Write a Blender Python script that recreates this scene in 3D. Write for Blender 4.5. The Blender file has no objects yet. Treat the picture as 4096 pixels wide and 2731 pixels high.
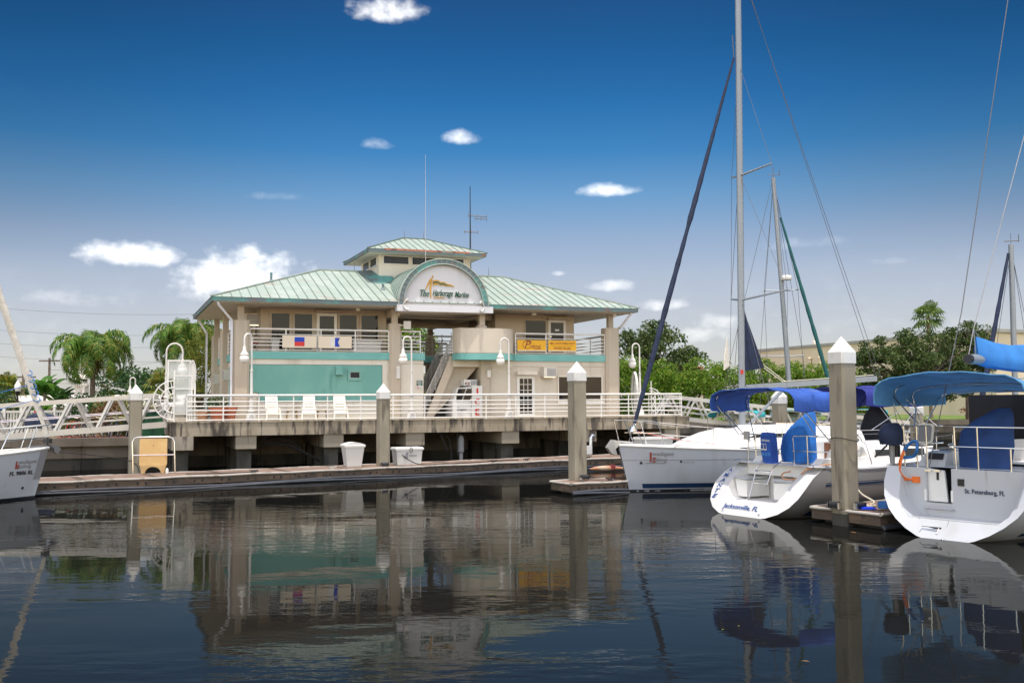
import bpy, bmesh, math, random
from mathutils import Vector as V, Matrix as MX
rnd = random.Random(7)
R = math.radians
scene = bpy.context.scene
COL = scene.collection
I4 = MX.Identity(4)
Z = V((0, 0, 1))

# ------------------------------------------------------------------ helpers
TINV = {}


def frame(o, ex, ey, ez=(0, 0, 1)):
    ex, ey, ez, o = V(ex), V(ey), V(ez), V(o)
    return MX(((ex.x, ey.x, ez.x, o.x), (ex.y, ey.y, ez.y, o.y), (ex.z, ey.z, ez.z, o.z), (0, 0, 0, 1)))


def thing(name, label, cat, group=None, M=I4):
    o = bpy.data.objects.new(name, None)
    o.empty_display_size = .2
    COL.objects.link(o)
    o.matrix_basis = M
    TINV[o.name] = M.inverted()
    o['label'] = label
    o['category'] = cat
    if group:
        o['group'] = group
    return o


def at(x, y, z=0, rz=0):
    return MX.Translation((x, y, z)) @ MX.Rotation(rz, 4, 'Z')


def place(o, x, y, z=0, rz=0):
    o.matrix_basis = at(x, y, z, rz)
    return o


def tag(o, label=None, cat=None, group=None, kind=None):
    for k, v in (('label', label), ('category', cat), ('group', group), ('kind', kind)):
        if v:
            o[k] = v
    return o


def dup(src, label=None, group=None, M=None):
    def cp(o, par):
        c = o.copy()
        COL.objects.link(c)
        if par:
            c.parent = par
        for ch in list(o.children):
            cp(ch, c)
        return c
    r = cp(src, None)
    if label:
        r['label'] = label
    if group:
        r['group'] = group
    if M is not None:
        r.matrix_basis = M
    return r


class MB:
    def __init__(s, M=None):
        s.v, s.f, s.m, s.M, s.k = [], [], [], M, 0

    def add(s, vs, fs):
        n = len(s.v)
        if s.M is not None:
            s.v += [s.M @ V(p) for p in vs]
        else:
            s.v += [V(p) for p in vs]
        s.f += [tuple(i + n for i in f) for f in fs]
        s.m += [s.k] * len(fs)
        return s

    def box(s, x0, x1, y0, y1, z0, z1):
        return s.add([(x0, y0, z0), (x1, y0, z0), (x1, y1, z0), (x0, y1, z0), (x0, y0, z1), (x1, y0, z1), (x1, y1, z1), (x0, y1, z1)],
                     [(0, 3, 2, 1), (4, 5, 6, 7), (0, 1, 5, 4), (1, 2, 6, 5), (2, 3, 7, 6), (3, 0, 4, 7)])

    def cbox(s, x, y, z, sx, sy, sz):
        return s.box(x - sx / 2, x + sx / 2, y - sy / 2, y + sy / 2, z, z + sz)

    def bar(s, p, q, w, h=None, up=Z):
        p, q = V(p), V(q)
        d = (q - p).normalized()
        sd = d.cross(V(up))
        if sd.length < 1e-4:
            sd = d.cross(V((0, 1, 0)))
        sd.normalize()
        u = sd.cross(d)
        a, b = sd * w / 2, u * (h or w) / 2
        return s.add([p - a - b, p + a - b, p + a + b, p - a + b, q - a - b, q + a - b, q + a + b, q - a + b],
                     [(0, 3, 2, 1), (4, 5, 6, 7), (0, 1, 5, 4), (1, 2, 6, 5), (2, 3, 7, 6), (3, 0, 4, 7)])

    def tube(s, pts, r, n=6, cap=True, squash=1):
        pts = [V(p) for p in pts]
        rs = r if isinstance(r, (list, tuple)) else [r] * len(pts)
        vs, fs = [], []
        ref = None
        for i, p in enumerate(pts):
            d = (pts[min(i + 1, len(pts) - 1)] - pts[max(i - 1, 0)]).normalized()
            if ref is None:
                ref = V((0, 0, 1)) if abs(d.z) < .9 else V((1, 0, 0))
            a = d.cross(ref).normalized()
            b = a.cross(d)
            ref = b
            for k in range(n):
                t = 2 * math.pi * k / n
                vs.append(p + (a * math.cos(t) + b * math.sin(t) * squash) * rs[i])
        for i in range(len(pts) - 1):
            for k in range(n):
                k2 = (k + 1) % n
                fs.append((i * n + k, i * n + k2, (i + 1) * n + k2, (i + 1) * n + k))
        if cap:
            fs.append(tuple(reversed(range(n))))
            fs.append(tuple(range((len(pts) - 1) * n, len(pts) * n)))
        return s.add(vs, fs)

    def lathe(s, prof, n=16, c=(0, 0, 0)):
        vs, fs = [], []
        for r, z in prof:
            for k in range(n):
                t = 2 * math.pi * k / n
                vs.append((c[0] + r * math.cos(t), c[1] + r * math.sin(t), c[2] + z))
        for i in range(len(prof) - 1):
            for k in range(n):
                k2 = (k + 1) % n
                fs.append((i * n + k, i * n + k2, (i + 1) * n + k2, (i + 1) * n + k))
        fs.append(tuple(reversed(range(n))))
        fs.append(tuple(range((len(prof) - 1) * n, len(prof) * n)))
        return s.add(vs, fs)

    def ball(s, c, r, n=14, sz=1):
        prof = [(max(.001, r * math.sin(math.pi * i / n)), -r * sz * math.cos(math.pi * i / n)) for i in range(n + 1)]
        return s.lathe(prof, n + 2, c)

    def rings(s, rs, closed=True, cap0=False, cap1=False):
        n = len(rs[0])
        vs = [p for r in rs for p in r]
        fs = []
        for i in range(len(rs) - 1):
            for k in range(n if closed else n - 1):
                k2 = (k + 1) % n
                fs.append((i * n + k, i * n + k2, (i + 1) * n + k2, (i + 1) * n + k))
        if cap0:
            fs.append(tuple(reversed(range(n))))
        if cap1:
            fs.append(tuple(range((len(rs) - 1) * n, len(rs) * n)))
        return s.add(vs, fs)

    def prism(s, poly, f0, f1):
        """poly: 2D list; f0, f1 map (p, q) to 3D front and back points"""
        n = len(poly)
        vs = [f0(*p) for p in poly] + [f1(*p) for p in poly]
        fs = [tuple(range(n)), tuple(reversed(range(n, 2 * n)))] + [(i, (i + 1) % n, n + (i + 1) % n, n + i) for i in range(n)]
        return s.add(vs, fs)

    def strip(s, A, B):
        """faces between polylines A and B"""
        return s.rings([A, B], closed=False)

    def build(s, name, mats, parent=None, smooth=None, parts=None):
        me = bpy.data.meshes.new(name)
        o = bpy.data.objects.new(name, me)
        COL.objects.link(o)
        vs = s.v
        if parent is not None:
            r = parent
            while r.parent:
                r = r.parent
            o.parent = parent
            if r.name in TINV:
                T = TINV[r.name]
                vs = [T @ p for p in vs]
        me.from_pydata([tuple(p) for p in vs], [], s.f)
        mats = mats if isinstance(mats, (list, tuple)) else [mats]
        for m in mats:
            me.materials.append(m)
        if len(mats) > 1:
            me.polygons.foreach_set('material_index', s.m)
        if smooth is not None:
            me.polygons.foreach_set('use_smooth', [True] * len(me.polygons))
            me.set_sharp_from_angle(angle=R(smooth))
        me.update()
        return o


def catmull(pts, n=6):
    pts = [V(p) for p in pts]
    P = [pts[0]] + pts + [pts[-1]]
    out = []
    for i in range(1, len(P) - 2):
        for k in range(n):
            t = k / n
            a, b, c, d = P[i - 1], P[i], P[i + 1], P[i + 2]
            out.append(.5 * ((2 * b) + (c - a) * t + (2 * a - 5 * b + 4 * c - d) * t * t + (3 * b - a - 3 * c + d) * t ** 3))
    out.append(pts[-1])
    return out


def text(body, M, width, height, mat, parent, name='lettering', depth=.004, shear=0, bold=0, spacing=1):
    """lettering fitted to width x height, centred on the frame M (x along the line, y up)"""
    cu = bpy.data.curves.new('t', 'FONT')
    cu.body = body
    cu.align_x = 'CENTER'
    cu.shear = shear
    cu.offset = bold
    cu.extrude = .01
    cu.space_character = spacing
    cu.resolution_u = 3
    to = bpy.data.objects.new('t', cu)
    COL.objects.link(to)
    dg = bpy.context.evaluated_depsgraph_get()
    me = to.evaluated_get(dg).to_mesh()
    vs = [v.co.copy() for v in me.vertices]
    fs = [tuple(p.vertices) for p in me.polygons]
    to.to_mesh_clear()
    bpy.data.objects.remove(to)
    bpy.data.curves.remove(cu)
    x0, x1 = min(v.x for v in vs), max(v.x for v in vs)
    y0, y1 = min(v.y for v in vs), max(v.y for v in vs)
    mb = MB(M)
    mb.add([((v.x - (x0 + x1) / 2) / (x1 - x0) * width, (v.y - (y0 + y1) / 2) / (y1 - y0) * height, depth if v.z > 0 else 0) for v in vs], fs)
    return mb.build(name, mat, parent)


# ------------------------------------------------------------------ materials
def nt(m):
    m.use_nodes = True
    t = m.node_tree
    return t, t.nodes, t.links


def pmat(name, col, rough=.6, metal=0, var=.1, vs=1.5, bump=0, bs=30, spec=.5, stretch=(1, 1, 1), alpha=1, trans=0, tl=0):
    m = bpy.data.materials.new(name)
    t, N, L = nt(m)
    b = N['Principled BSDF']
    b.inputs['Roughness'].default_value = rough
    b.inputs['Metallic'].default_value = metal
    b.inputs['Specular IOR Level'].default_value = spec
    if alpha < 1:
        b.inputs['Alpha'].default_value = alpha
    if trans:
        b.inputs['Transmission Weight'].default_value = trans
    g = N.new('ShaderNodeNewGeometry')
    mp = N.new('ShaderNodeMapping')
    mp.inputs['Scale'].default_value = stretch
    L.new(g.outputs['Position'], mp.inputs['Vector'])
    n = N.new('ShaderNodeTexNoise')
    n.inputs['Scale'].default_value = vs
    n.inputs['Detail'].default_value = 5
    L.new(mp.outputs[0], n.inputs['Vector'])
    r = N.new('ShaderNodeMapRange')
    r.inputs['From Min'].default_value = .3
    r.inputs['From Max'].default_value = .7
    r.inputs['To Min'].default_value = 1 - var
    r.inputs['To Max'].default_value = 1 + var
    L.new(n.outputs['Fac'], r.inputs['Value'])
    mx = N.new('ShaderNodeVectorMath')
    mx.operation = 'SCALE'
    mx.inputs[0].default_value = col
    L.new(r.outputs[0], mx.inputs['Scale'])
    L.new(mx.outputs[0], b.inputs['Base Color'])
    if bump:
        n2 = N.new('ShaderNodeTexNoise')
        n2.inputs['Scale'].default_value = bs
        n2.inputs['Detail'].default_value = 4
        L.new(mp.outputs[0], n2.inputs['Vector'])
        bp = N.new('ShaderNodeBump')
        bp.inputs['Strength'].default_value = bump
        bp.inputs['Distance'].default_value = .02
        L.new(n2.outputs['Fac'], bp.inputs['Height'])
        L.new(bp.outputs[0], b.inputs['Normal'])
    if tl:
        tr = N.new('ShaderNodeBsdfTranslucent')
        L.new(mx.outputs[0], tr.inputs['Color'])
        ms = N.new('ShaderNodeMixShader')
        ms.inputs[0].default_value = tl
        L.new(b.outputs[0], ms.inputs[1])
        L.new(tr.outputs[0], ms.inputs[2])
        L.new(ms.outputs[0], N['Material Output'].inputs['Surface'])
    return m


def mixcol(N, L, fac, a, b):
    x = N.new('ShaderNodeMix')
    x.data_type = 'RGBA'
    for i, v in ((6, a), (7, b)):
        if isinstance(v, tuple):
            x.inputs[i].default_value = (*v, 1)
        else:
            L.new(v, x.inputs[i])
    if isinstance(fac, float):
        x.inputs[0].default_value = fac
    else:
        L.new(fac, x.inputs[0])
    return x.outputs[2]


def ramp(N, L, src, lo, hi, a=0, b=1):
    r = N.new('ShaderNodeMapRange')
    r.interpolation_type = 'SMOOTHSTEP'
    for k, v in (('From Min', lo), ('From Max', hi), ('To Min', a), ('To Max', b)):
        r.inputs[k].default_value = v
    L.new(src, r.inputs['Value'])
    return r.outputs[0]


def noise(N, L, vec, scale, stretch=(1, 1, 1), detail=5):
    mp = N.new('ShaderNodeMapping')
    mp.inputs['Scale'].default_value = stretch
    L.new(vec, mp.inputs['Vector'])
    n = N.new('ShaderNodeTexNoise')
    n.inputs['Scale'].default_value = scale
    n.inputs['Detail'].default_value = detail
    L.new(mp.outputs[0], n.inputs['Vector'])
    return n.outputs['Fac']


def layered(name, base, layers, rough=.8, bump=.2, bs=20, metal=0, spec=.3, bstretch=(1, 1, 1)):
    """base colour with noise masks: layers = [(colour, scale, stretch, lo, hi)]"""
    m = bpy.data.materials.new(name)
    t, N, L = nt(m)
    b = N['Principled BSDF']
    b.inputs['Roughness'].default_value = rough
    b.inputs['Metallic'].default_value = metal
    b.inputs['Specular IOR Level'].default_value = spec
    g = N.new('ShaderNodeNewGeometry').outputs['Position']
    c = base
    for col, sc, st, lo, hi in layers:
        f = ramp(N, L, noise(N, L, g, sc, st), lo, hi)
        c = mixcol(N, L, f, c, col)
    L.new(c, b.inputs['Base Color'])
    if bump:
        bp = N.new('ShaderNodeBump')
        bp.inputs['Strength'].default_value = bump
        bp.inputs['Distance'].default_value = .02
        L.new(noise(N, L, g, bs, bstretch), bp.inputs['Height'])
        L.new(bp.outputs[0], b.inputs['Normal'])
    return m


def leafmat(name, cols, trans=.35, rough=.5):
    m = bpy.data.materials.new(name)
    t, N, L = nt(m)
    b = N['Principled BSDF']
    g = N.new('ShaderNodeNewGeometry')
    cr = N.new('ShaderNodeValToRGB')
    els = cr.color_ramp.elements
    while len(els) < len(cols):
        els.new(.5)
    for i, c in enumerate(cols):
        els[i].position = i / (len(cols) - 1)
        els[i].color = (*c, 1)
    L.new(g.outputs['Random Per Island'], cr.inputs[0])
    L.new(cr.outputs[0], b.inputs['Base Color'])
    b.inputs['Roughness'].default_value = rough
    b.inputs['Specular IOR Level'].default_value = .3
    tr = N.new('ShaderNodeBsdfTranslucent')
    L.new(cr.outputs[0], tr.inputs['Color'])
    ms = N.new('ShaderNodeMixShader')
    ms.inputs[0].default_value = trans
    L.new(b.outputs[0], ms.inputs[1])
    L.new(tr.outputs[0], ms.inputs[2])
    L.new(ms.outputs[0], N['Material Output'].inputs['Surface'])
    return m


stucco = layered('stucco', (.60, .535, .44), [((.50, .435, .355), .6, (1, 1, .4), .5, .75), ((.62, .555, .465), 3, (1, 1, 1), .55, .8), ((.42, .36, .29), 2.2, (1, 1, .08), .60, .76)], .9, .25, 60)
stucco_white = layered('stucco_white', (.68, .63, .54), [((.56, .50, .42), .9, (1, 1, .3), .5, .8), ((.46, .41, .33), 2.4, (1, 1, .07), .60, .76)], .9, .2, 60)
upper_beige = layered('upper_beige', (.49, .415, .325), [((.43, .365, .28), .8, (1, 1, .5), .5, .75)], .85, .15, 50)
pillar_beige = layered('pillar_beige', (.50, .43, .34), [((.42, .36, .28), 1.2, (1, 1, .25), .5, .8)], .85, .12, 40)
soffit_mat = pmat('soffit', (.62, .55, .45), .8, var=.06)
teal = layered('teal_paint', (.15, .355, .31), [((.19, .40, .35), .7, (1, 1, .6), .45, .7), ((.115, .29, .255), 2.5, (1, 1, .15), .56, .75)], .75, .15, 50)
teal_band = layered('teal_band', (.16, .41, .38), [((.20, .46, .43), 1, (1, 1, 1), .45, .7)], .7, .1, 40)
copper_roof = layered('copper_patina', (.285, .35, .305), [((.335, .39, .35), .9, (1, 1, 1), .45, .65), ((.31, .285, .25), .8, (.5, 2.5, 3), .56, .70), ((.24, .31, .26), 2.2, (1, 3, 3), .6, .75)], .55, .05, 8)
copper_trim = layered('copper_trim', (.13, .17, .18), [((.10, .30, .27), .8, (1, 1, 1), .5, .65), ((.22, .13, .11), 1.5, (1, 1, 1), .58, .68)], .5, .05, 8)
copper_raw = layered('copper_raw', (.42, .17, .11), [((.18, .07, .05), 2.5, (1, 1, 1), .5, .6), ((.15, .36, .30), 1.2, (1, 1, 1), .55, .65)], .5, .1, 10)
rib_mat = pmat('roof_rib', (.11, .17, .14), .5, var=.2)
white_paint = pmat('white_paint', (.68, .66, .62), .45, var=.05)
white_rail = pmat('white_rail', (.74, .72, .68), .4, var=.06)
white_sign = layered('sign_board', (.66, .66, .68), [((.58, .58, .60), 1.2, (1, 1, .3), .5, .8)], .7, .03, 10)
shaded_rail = pmat('painted_shade_rail', (.35, .33, .30), .5)  # darker copy of the white rail, shade put into its colour
glass = pmat('dark_glass', (.012, .013, .015), .04, var=.3, vs=.8, spec=.22)
dark = pmat('dark_interior', (.02, .02, .022), .8)
plexi = pmat('clear_panel', (.75, .78, .76), .25, var=.05, alpha=.42)
concrete = layered('stained_concrete', (.29, .245, .175), [((.36, .31, .235), 1.2, (1, 1, 1), .45, .65), ((.07, .06, .05), 1.6, (1.5, 1.5, .25), .50, .64), ((.10, .085, .07), 5, (1, 1, .12), .54, .66)], .9, .5, 25)
concrete_cap = layered('cap_concrete', (.27, .235, .18), [((.34, .30, .24), .9, (1, 1, 1), .45, .7), ((.11, .09, .075), 1.4, (1.4, 1.4, .3), .56, .7)], .9, .4, 25)
concrete_dark = layered('wet_shaded_concrete', (.075, .07, .058), [((.035, .034, .03), 1.2, (1, 1, .4), .45, .65)], .85, .4, 20)  # tide-wet concrete; shade under the pier is also put into this dark tone
pile_conc = layered('pile_concrete', (.27, .24, .18), [((.34, .305, .235), 1.3, (1, 1, .4), .45, .7), ((.16, .135, .10), 2.5, (1.5, 1.5, .25), .55, .7), ((.06, .055, .05), 26, (1, 1, 1), .70, .73)], .85, .35, 30)
pile_cap = layered('pile_cap', (.66, .65, .62), [((.52, .50, .45), 5, (1, 1, .25), .56, .74), ((.30, .27, .22), 14, (1, 1, .5), .66, .74)], .5, .05, 20)
dock_deck = layered('dock_deck', (.175, .122, .092), [((.25, .17, .13), 2, (1, 1, 1), .45, .65), ((.13, .085, .064), 7, (1, 1, 1), .55, .7)], .75, .3, 60)
dock_side = layered('dock_timber', (.10, .075, .055), [((.16, .11, .075), 1.2, (1, 1, 4), .5, .65), ((.06, .05, .045), 4, (1, 1, 1), .55, .7)], .8, .3, 18)
rub_white = layered('rub_rail', (.40, .37, .33), [((.22, .20, .17), 3, (1, 1, 1), .52, .68)], .6, .2, 30)
black_rub = pmat('black_rubber', (.02, .02, .022), .55, var=.3)
hose = pmat('grey_pipe', (.05, .055, .065), .35, var=.3)
shaded_gel = layered('shaded_gelcoat', (.48, .50, .53), [((.42, .425, .43), 1.1, (1, 1, .15), .52, .75), ((.36, .35, .32), 4, (1, 1, .06), .64, .78)], .18, 0, 1, spec=.5)  # white hull coat with scuffs; side shade put into the greyer base
gel_white = layered('white_gelcoat', (.57, .57, .565), [((.50, .50, .49), 1.5, (1, 1, .3), .5, .75), ((.40, .38, .34), 5, (1, 1, .15), .66, .8)], .2, 0, 1, spec=.5)
gel2 = pmat('deck_gelcoat', (.80, .79, .76), .35, var=.03)
gel_grey = pmat('hull_grey', (.20, .20, .195), .2, var=.03)
navy = pmat('navy_paint', (.012, .035, .09), .25, var=.2)
bottom_paint = pmat('bottom_paint', (.015, .018, .028), .5, var=.3)
steel = pmat('stainless', (.72, .71, .69), .16, metal=1, var=.05)
alu = pmat('aluminium', (.50, .48, .45), .38, metal=.55, var=.08)
alu_mast = pmat('mast_aluminium', (.24, .27, .30), .38, metal=.2, var=.03)
royal = pmat('royal_canvas', (.03, .10, .42), .85, var=.2, vs=3, bump=.6, bs=7, tl=.12)
sky_canvas = pmat('light_blue_canvas', (.13, .36, .62), .85, var=.14, vs=2, bump=.6, bs=6, tl=.3)
sail_cover = pmat('sail_cover_blue', (.03, .19, .52), .8, var=.15, vs=2, bump=.4, bs=4)
navy_canvas = pmat('navy_canvas', (.009, .018, .05), .8, var=.3, vs=4, bump=.5, bs=7)
deep_blue = pmat('deep_blue_canvas', (.015, .05, .17), .85, var=.2, vs=3, bump=.4, bs=5)
black_canvas = pmat('black_canvas', (.008, .009, .014), .85, var=.3)
dark_teal = pmat('dark_teal_canvas', (.008, .085, .085), .8, var=.2, vs=3)
teal_canvas = pmat('teal_canvas', (.02, .30, .33), .8, var=.2, vs=3, bump=.3, bs=6)
sail_white = pmat('sail_white', (.66, .62, .54), .85, var=.12, vs=4, bump=.5, bs=9)
wire = pmat('rigging_wire', (.12, .12, .125), .5, metal=.2)
far_wire = pmat('overhead_wire', (.10, .10, .105), .9, spec=0)
rope_white = pmat('white_rope', (.62, .58, .48), .85, var=.25, vs=40)
rope_black = pmat('black_rope', (.02, .02, .02), .8)
rope_orange = pmat('orange_cord', (.75, .16, .02), .5)
rope_blue = pmat('blue_rope', (.02, .14, .42), .6)
terracotta = pmat('terracotta', (.46, .15, .08), .8, var=.15, vs=6)
clay = pmat('clay', (.55, .30, .17), .8, var=.15, vs=6)
plastic_white = pmat('white_plastic', (.80, .76, .66), .4, var=.05)
plastic_tan = pmat('tan_plastic', (.34, .24, .13), .5, var=.1)
fibreglass = pmat('fibreglass_white', (.64, .63, .60), .35, var=.05)
yellow_fg = layered('yellowed_fibreglass', (.62, .40, .17), [((.70, .49, .22), 2, (1, 1, 1), .45, .7), ((.58, .29, .12), 4, (1, 1, 1), .6, .75)], .45, .05, 20)
red = pmat('red_paint', (.55, .02, .015), .45)
green_dark = pmat('sign_green', (.012, .09, .055), .5)
gold = pmat('gold_paint', (.55, .30, .04), .5)
black = pmat('black_paint', (.012, .012, .014), .5)
blue_ink = pmat('blue_ink', (.01, .06, .25), .5)
yellow = pmat('banner_yellow', (.80, .42, .02), .7, var=.04)
cream = pmat('banner_cream', (.74, .64, .50), .8, var=.04)
maroon = pmat('maroon_ink', (.22, .03, .03), .6)
ac_beige = pmat('appliance_beige', (.58, .55, .48), .5, var=.06)
grey = pmat('grey_plastic', (.25, .25, .26), .5)
trunk_palm = layered('palm_trunk', (.22, .17, .13), [((.12, .09, .07), 9, (.3, .3, 3), .45, .6)], .9, .6, 20)
bark = layered('bark', (.16, .125, .095), [((.08, .062, .05), 6, (1, 1, .3), .45, .65)], .95, .7, 18)
leaf_palm = leafmat('palm_leaf', [(.03, .10, .014), (.08, .20, .025), (.16, .27, .04), (.30, .28, .06)], .4)
leaf_fan = leafmat('fan_palm_leaf', [(.05, .11, .02), (.11, .19, .04), (.20, .25, .07)], .3)
leaf_oak = leafmat('oak_leaf', [(.02, .045, .010), (.045, .085, .018), (.08, .12, .03), (.12, .14, .04)], .25)
leaf_bush = leafmat('mangrove_leaf', [(.05, .12, .012), (.11, .23, .02), (.18, .31, .03), (.30, .34, .045)], .4)
leaf_dark = leafmat('dark_leaf', [(.015, .045, .012), (.03, .085, .02), (.06, .13, .03)], .25)
leaf_yellow = leafmat('yellow_leaf', [(.05, .09, .012), (.10, .15, .02), (.20, .22, .03), (.28, .22, .04)], .35)
leaf_red = leafmat('red_leaf', [(.06, .07, .02), (.25, .05, .03), (.30, .11, .03)], .3)
leaf_banana = leafmat('banana_leaf', [(.05, .15, .02), (.09, .22, .03), (.17, .27, .05)], .45, .35)
leaf_dry = leafmat('dry_leaf', [(.12, .06, .03), (.22, .11, .05), (.16, .12, .03)], .2)
EXPOSURE = .9
K_ = 2 ** -EXPOSURE
SKYTINT = [(e / 1.5708, tuple(min(3.9, x * k) for x in c)) for e, k, c in [
    (.0, K_, (.83, .83, .98)), (.053, K_, (.85, .75, .80)), (.088, K_, (.91, .75, .76)), (.122, K_, (.93, .77, .76)), (.161, K_, (.78, .73, .76)),
    (.204, K_, (.46, .67, .79)), (.246, K_, (.19, .52, .74)), (.292, K_, (.105, .41, .655)), (.341, K_, (.07, .32, .53)), (.40, K_, (.075, .24, .41)), (.52, K_, (.12, .28, .45)), (.8, 1, (2.2, 1.5, 1.0)), (1.57, 1, (2.6, 1.8, 1.15))]]
WAVE = .011
BACKSKY_FILL = (2.5, 1.8, 1.28)  # unseen sky behind the camera, brightened and warmed to fill the shaded facade
# ------------------------------------------------------------------ camera
CAM_H, FPX = 3.1, 2300 / 2352
pit, rol = math.atan(138 / 2300), .006
fw = V((0, math.cos(pit), math.sin(pit)))
up0, rt0 = V((0, -math.sin(pit), math.cos(pit))), V((1, 0, 0))
rt = rt0 * math.cos(rol) - up0 * math.sin(rol)
upv = rt0 * math.sin(rol) + up0 * math.cos(rol)
cd = bpy.data.cameras.new('camera')
cam = bpy.data.objects.new('camera', cd)
COL.objects.link(cam)
cam.matrix_world = frame((0, 0, CAM_H), rt, upv, -fw)
cd.sensor_width = 36
cd.lens = FPX * 36
cd.clip_end = 6000
scene.camera = cam
scene.view_settings.view_transform = 'Standard'
scene.view_settings.look = 'None'
scene.view_settings.exposure = EXPOSURE
scene.view_settings.gamma = 1
scene.cycles.max_bounces = 6
scene.cycles.transparent_max_bounces = 12
scene.cycles.caustics_reflective = False
scene.cycles.caustics_refractive = False


def dirv(u, v):
    """view direction through a pixel of the 2352-wide photograph (used to measure distances on known planes)"""
    return fw + rt * ((u - 1176) / 2300) + upv * ((784 - v) / 2300)


def onz(u, v, z):
    d = dirv(u, v)
    return V((0, 0, CAM_H)) + d * ((z - CAM_H) / d.z)


def ony(u, v, y):
    d = dirv(u, v)
    return V((0, 0, CAM_H)) + d * (y / d.y)


# ------------------------------------------------------------------ sun and sky
EL, PHI = R(79), R(8)
sdir = V((math.cos(EL) * math.sin(PHI), -math.cos(EL) * math.cos(PHI), math.sin(EL)))
sl = bpy.data.lights.new('sun', 'SUN')
sl.energy = 2.2
sl.angle = R(.5)
sl.color = (1, .95, .87)
sun = bpy.data.objects.new('sun', sl)
COL.objects.link(sun)
sun.rotation_euler = (-sdir).to_track_quat('-Z', 'Y').to_euler()
sun.location = (0, -20, 60)

w = bpy.data.worlds.new('World')
scene.world = w
t, N, L = nt(w)
bg = N['Background']
bg.inputs['Strength'].default_value = .15
sk = N.new('ShaderNodeTexSky')
sk.sky_type = 'NISHITA'
sk.sun_disc = False
sk.sun_elevation = EL
sk.sun_rotation = math.atan2(sdir.x, sdir.y)
sk.air_density = 1.0
sk.dust_density = .6
sk.ozone_density = 2
tc = N.new('ShaderNodeTexCoord')
sp = N.new('ShaderNodeSeparateXYZ')
L.new(tc.outputs['Generated'], sp.inputs[0])


def mth(op, a, b=None, c=None, clamp=False):
    n = N.new('ShaderNodeMath')
    n.operation = op
    n.use_clamp = clamp
    for i, x in enumerate((a, b, c)):
        if x is None:
            continue
        if isinstance(x, (int, float)):
            n.inputs[i].default_value = x
        else:
            L.new(x, n.inputs[i])
    return n.outputs[0]


az = mth('ARCTAN2', sp.outputs[0], sp.outputs[1])
el = mth('ARCSINE', sp.outputs[2])
cr = N.new('ShaderNodeValToRGB')
TINT = SKYTINT
els = cr.color_ramp.elements
while len(els) < len(TINT):
    els.new(.5)
for i, (p_, c_) in enumerate(TINT):
    els[i].position = p_
    els[i].color = (*[x / 4 for x in c_], 1)
L.new(mth('MULTIPLY', el, 1 / 1.5708, clamp=True), cr.inputs[0])
mul = N.new('ShaderNodeVectorMath')
mul.operation = 'MULTIPLY'
L.new(sk.outputs[0], mul.inputs[0])
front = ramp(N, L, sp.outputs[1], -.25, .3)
L.new(mixcol(N, L, front, tuple(x / 4 for x in BACKSKY_FILL), cr.outputs[0]), mul.inputs[1])
mu4 = N.new('ShaderNodeVectorMath')
mu4.operation = 'SCALE'
mu4.inputs['Scale'].default_value = 4
L.new(mul.outputs[0], mu4.inputs[0])
# sky colour darkened towards both sides of the view to imitate lens vignetting
fade = N.new('ShaderNodeVectorMath')
fade.operation = 'SCALE'
L.new(mu4.outputs[0], fade.inputs[0])
L.new(ramp(N, L, mth('MULTIPLY', mth('ABSOLUTE', az), ramp(N, L, el, .03, .22)), .10, .55, 1, .70), fade.inputs['Scale'])
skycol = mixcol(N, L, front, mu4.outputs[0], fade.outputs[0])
n1 = noise(N, L, tc.outputs['Generated'], 75, (1, 1, 1.4), 9)
n2 = noise(N, L, tc.outputs['Generated'], 24, (1, 1, 1.6), 4)
nn = mth('ADD', mth('MULTIPLY', mth('SUBTRACT', n1, .5), 1.7), mth('MULTIPLY', mth('SUBTRACT', n2, .5), 1.6))
CLOUDS = [(895, 28, 92, 40, .75, 1), (868, 335, 40, 20, .55, .35), (1055, 322, 58, 25, .75, .75), (1385, 440, 86, 20, .75, .7), (295, 588, 104, 36, .9, .9),
          (560, 652, 135, 80, 1.0, 1), (640, 452, 110, 16, .4, .14), (450, 600, 40, 12, .4, .4), (1410, 660, 66, 18, .7, .5), (1520, 702, 66, 20, .7, .45), (1560, 775, 120, 34, .8, .4), (1850, 560, 120, 22, .4, .16), (150, 690, 160, 28, .4, .25), (1280, 628, 24, 10, .5, .4), (1650, 745, 70, 28, .6, .35), (2050, 600, 90, 14, .3, .12)]
nwv = N.new('ShaderNodeTexNoise')
nwv.inputs['Scale'].default_value = 17
nwv.inputs['Detail'].default_value = 4
L.new(tc.outputs['Generated'], nwv.inputs['Vector'])
nws = N.new('ShaderNodeSeparateColor')
L.new(nwv.outputs['Color'], nws.inputs[0])
wx, wy = [mth('MULTIPLY', mth('SUBTRACT', nws.outputs[k], .5), q) for k, q in ((0, 1.3), (1, .9))]
tot = None
shade = None
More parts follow.
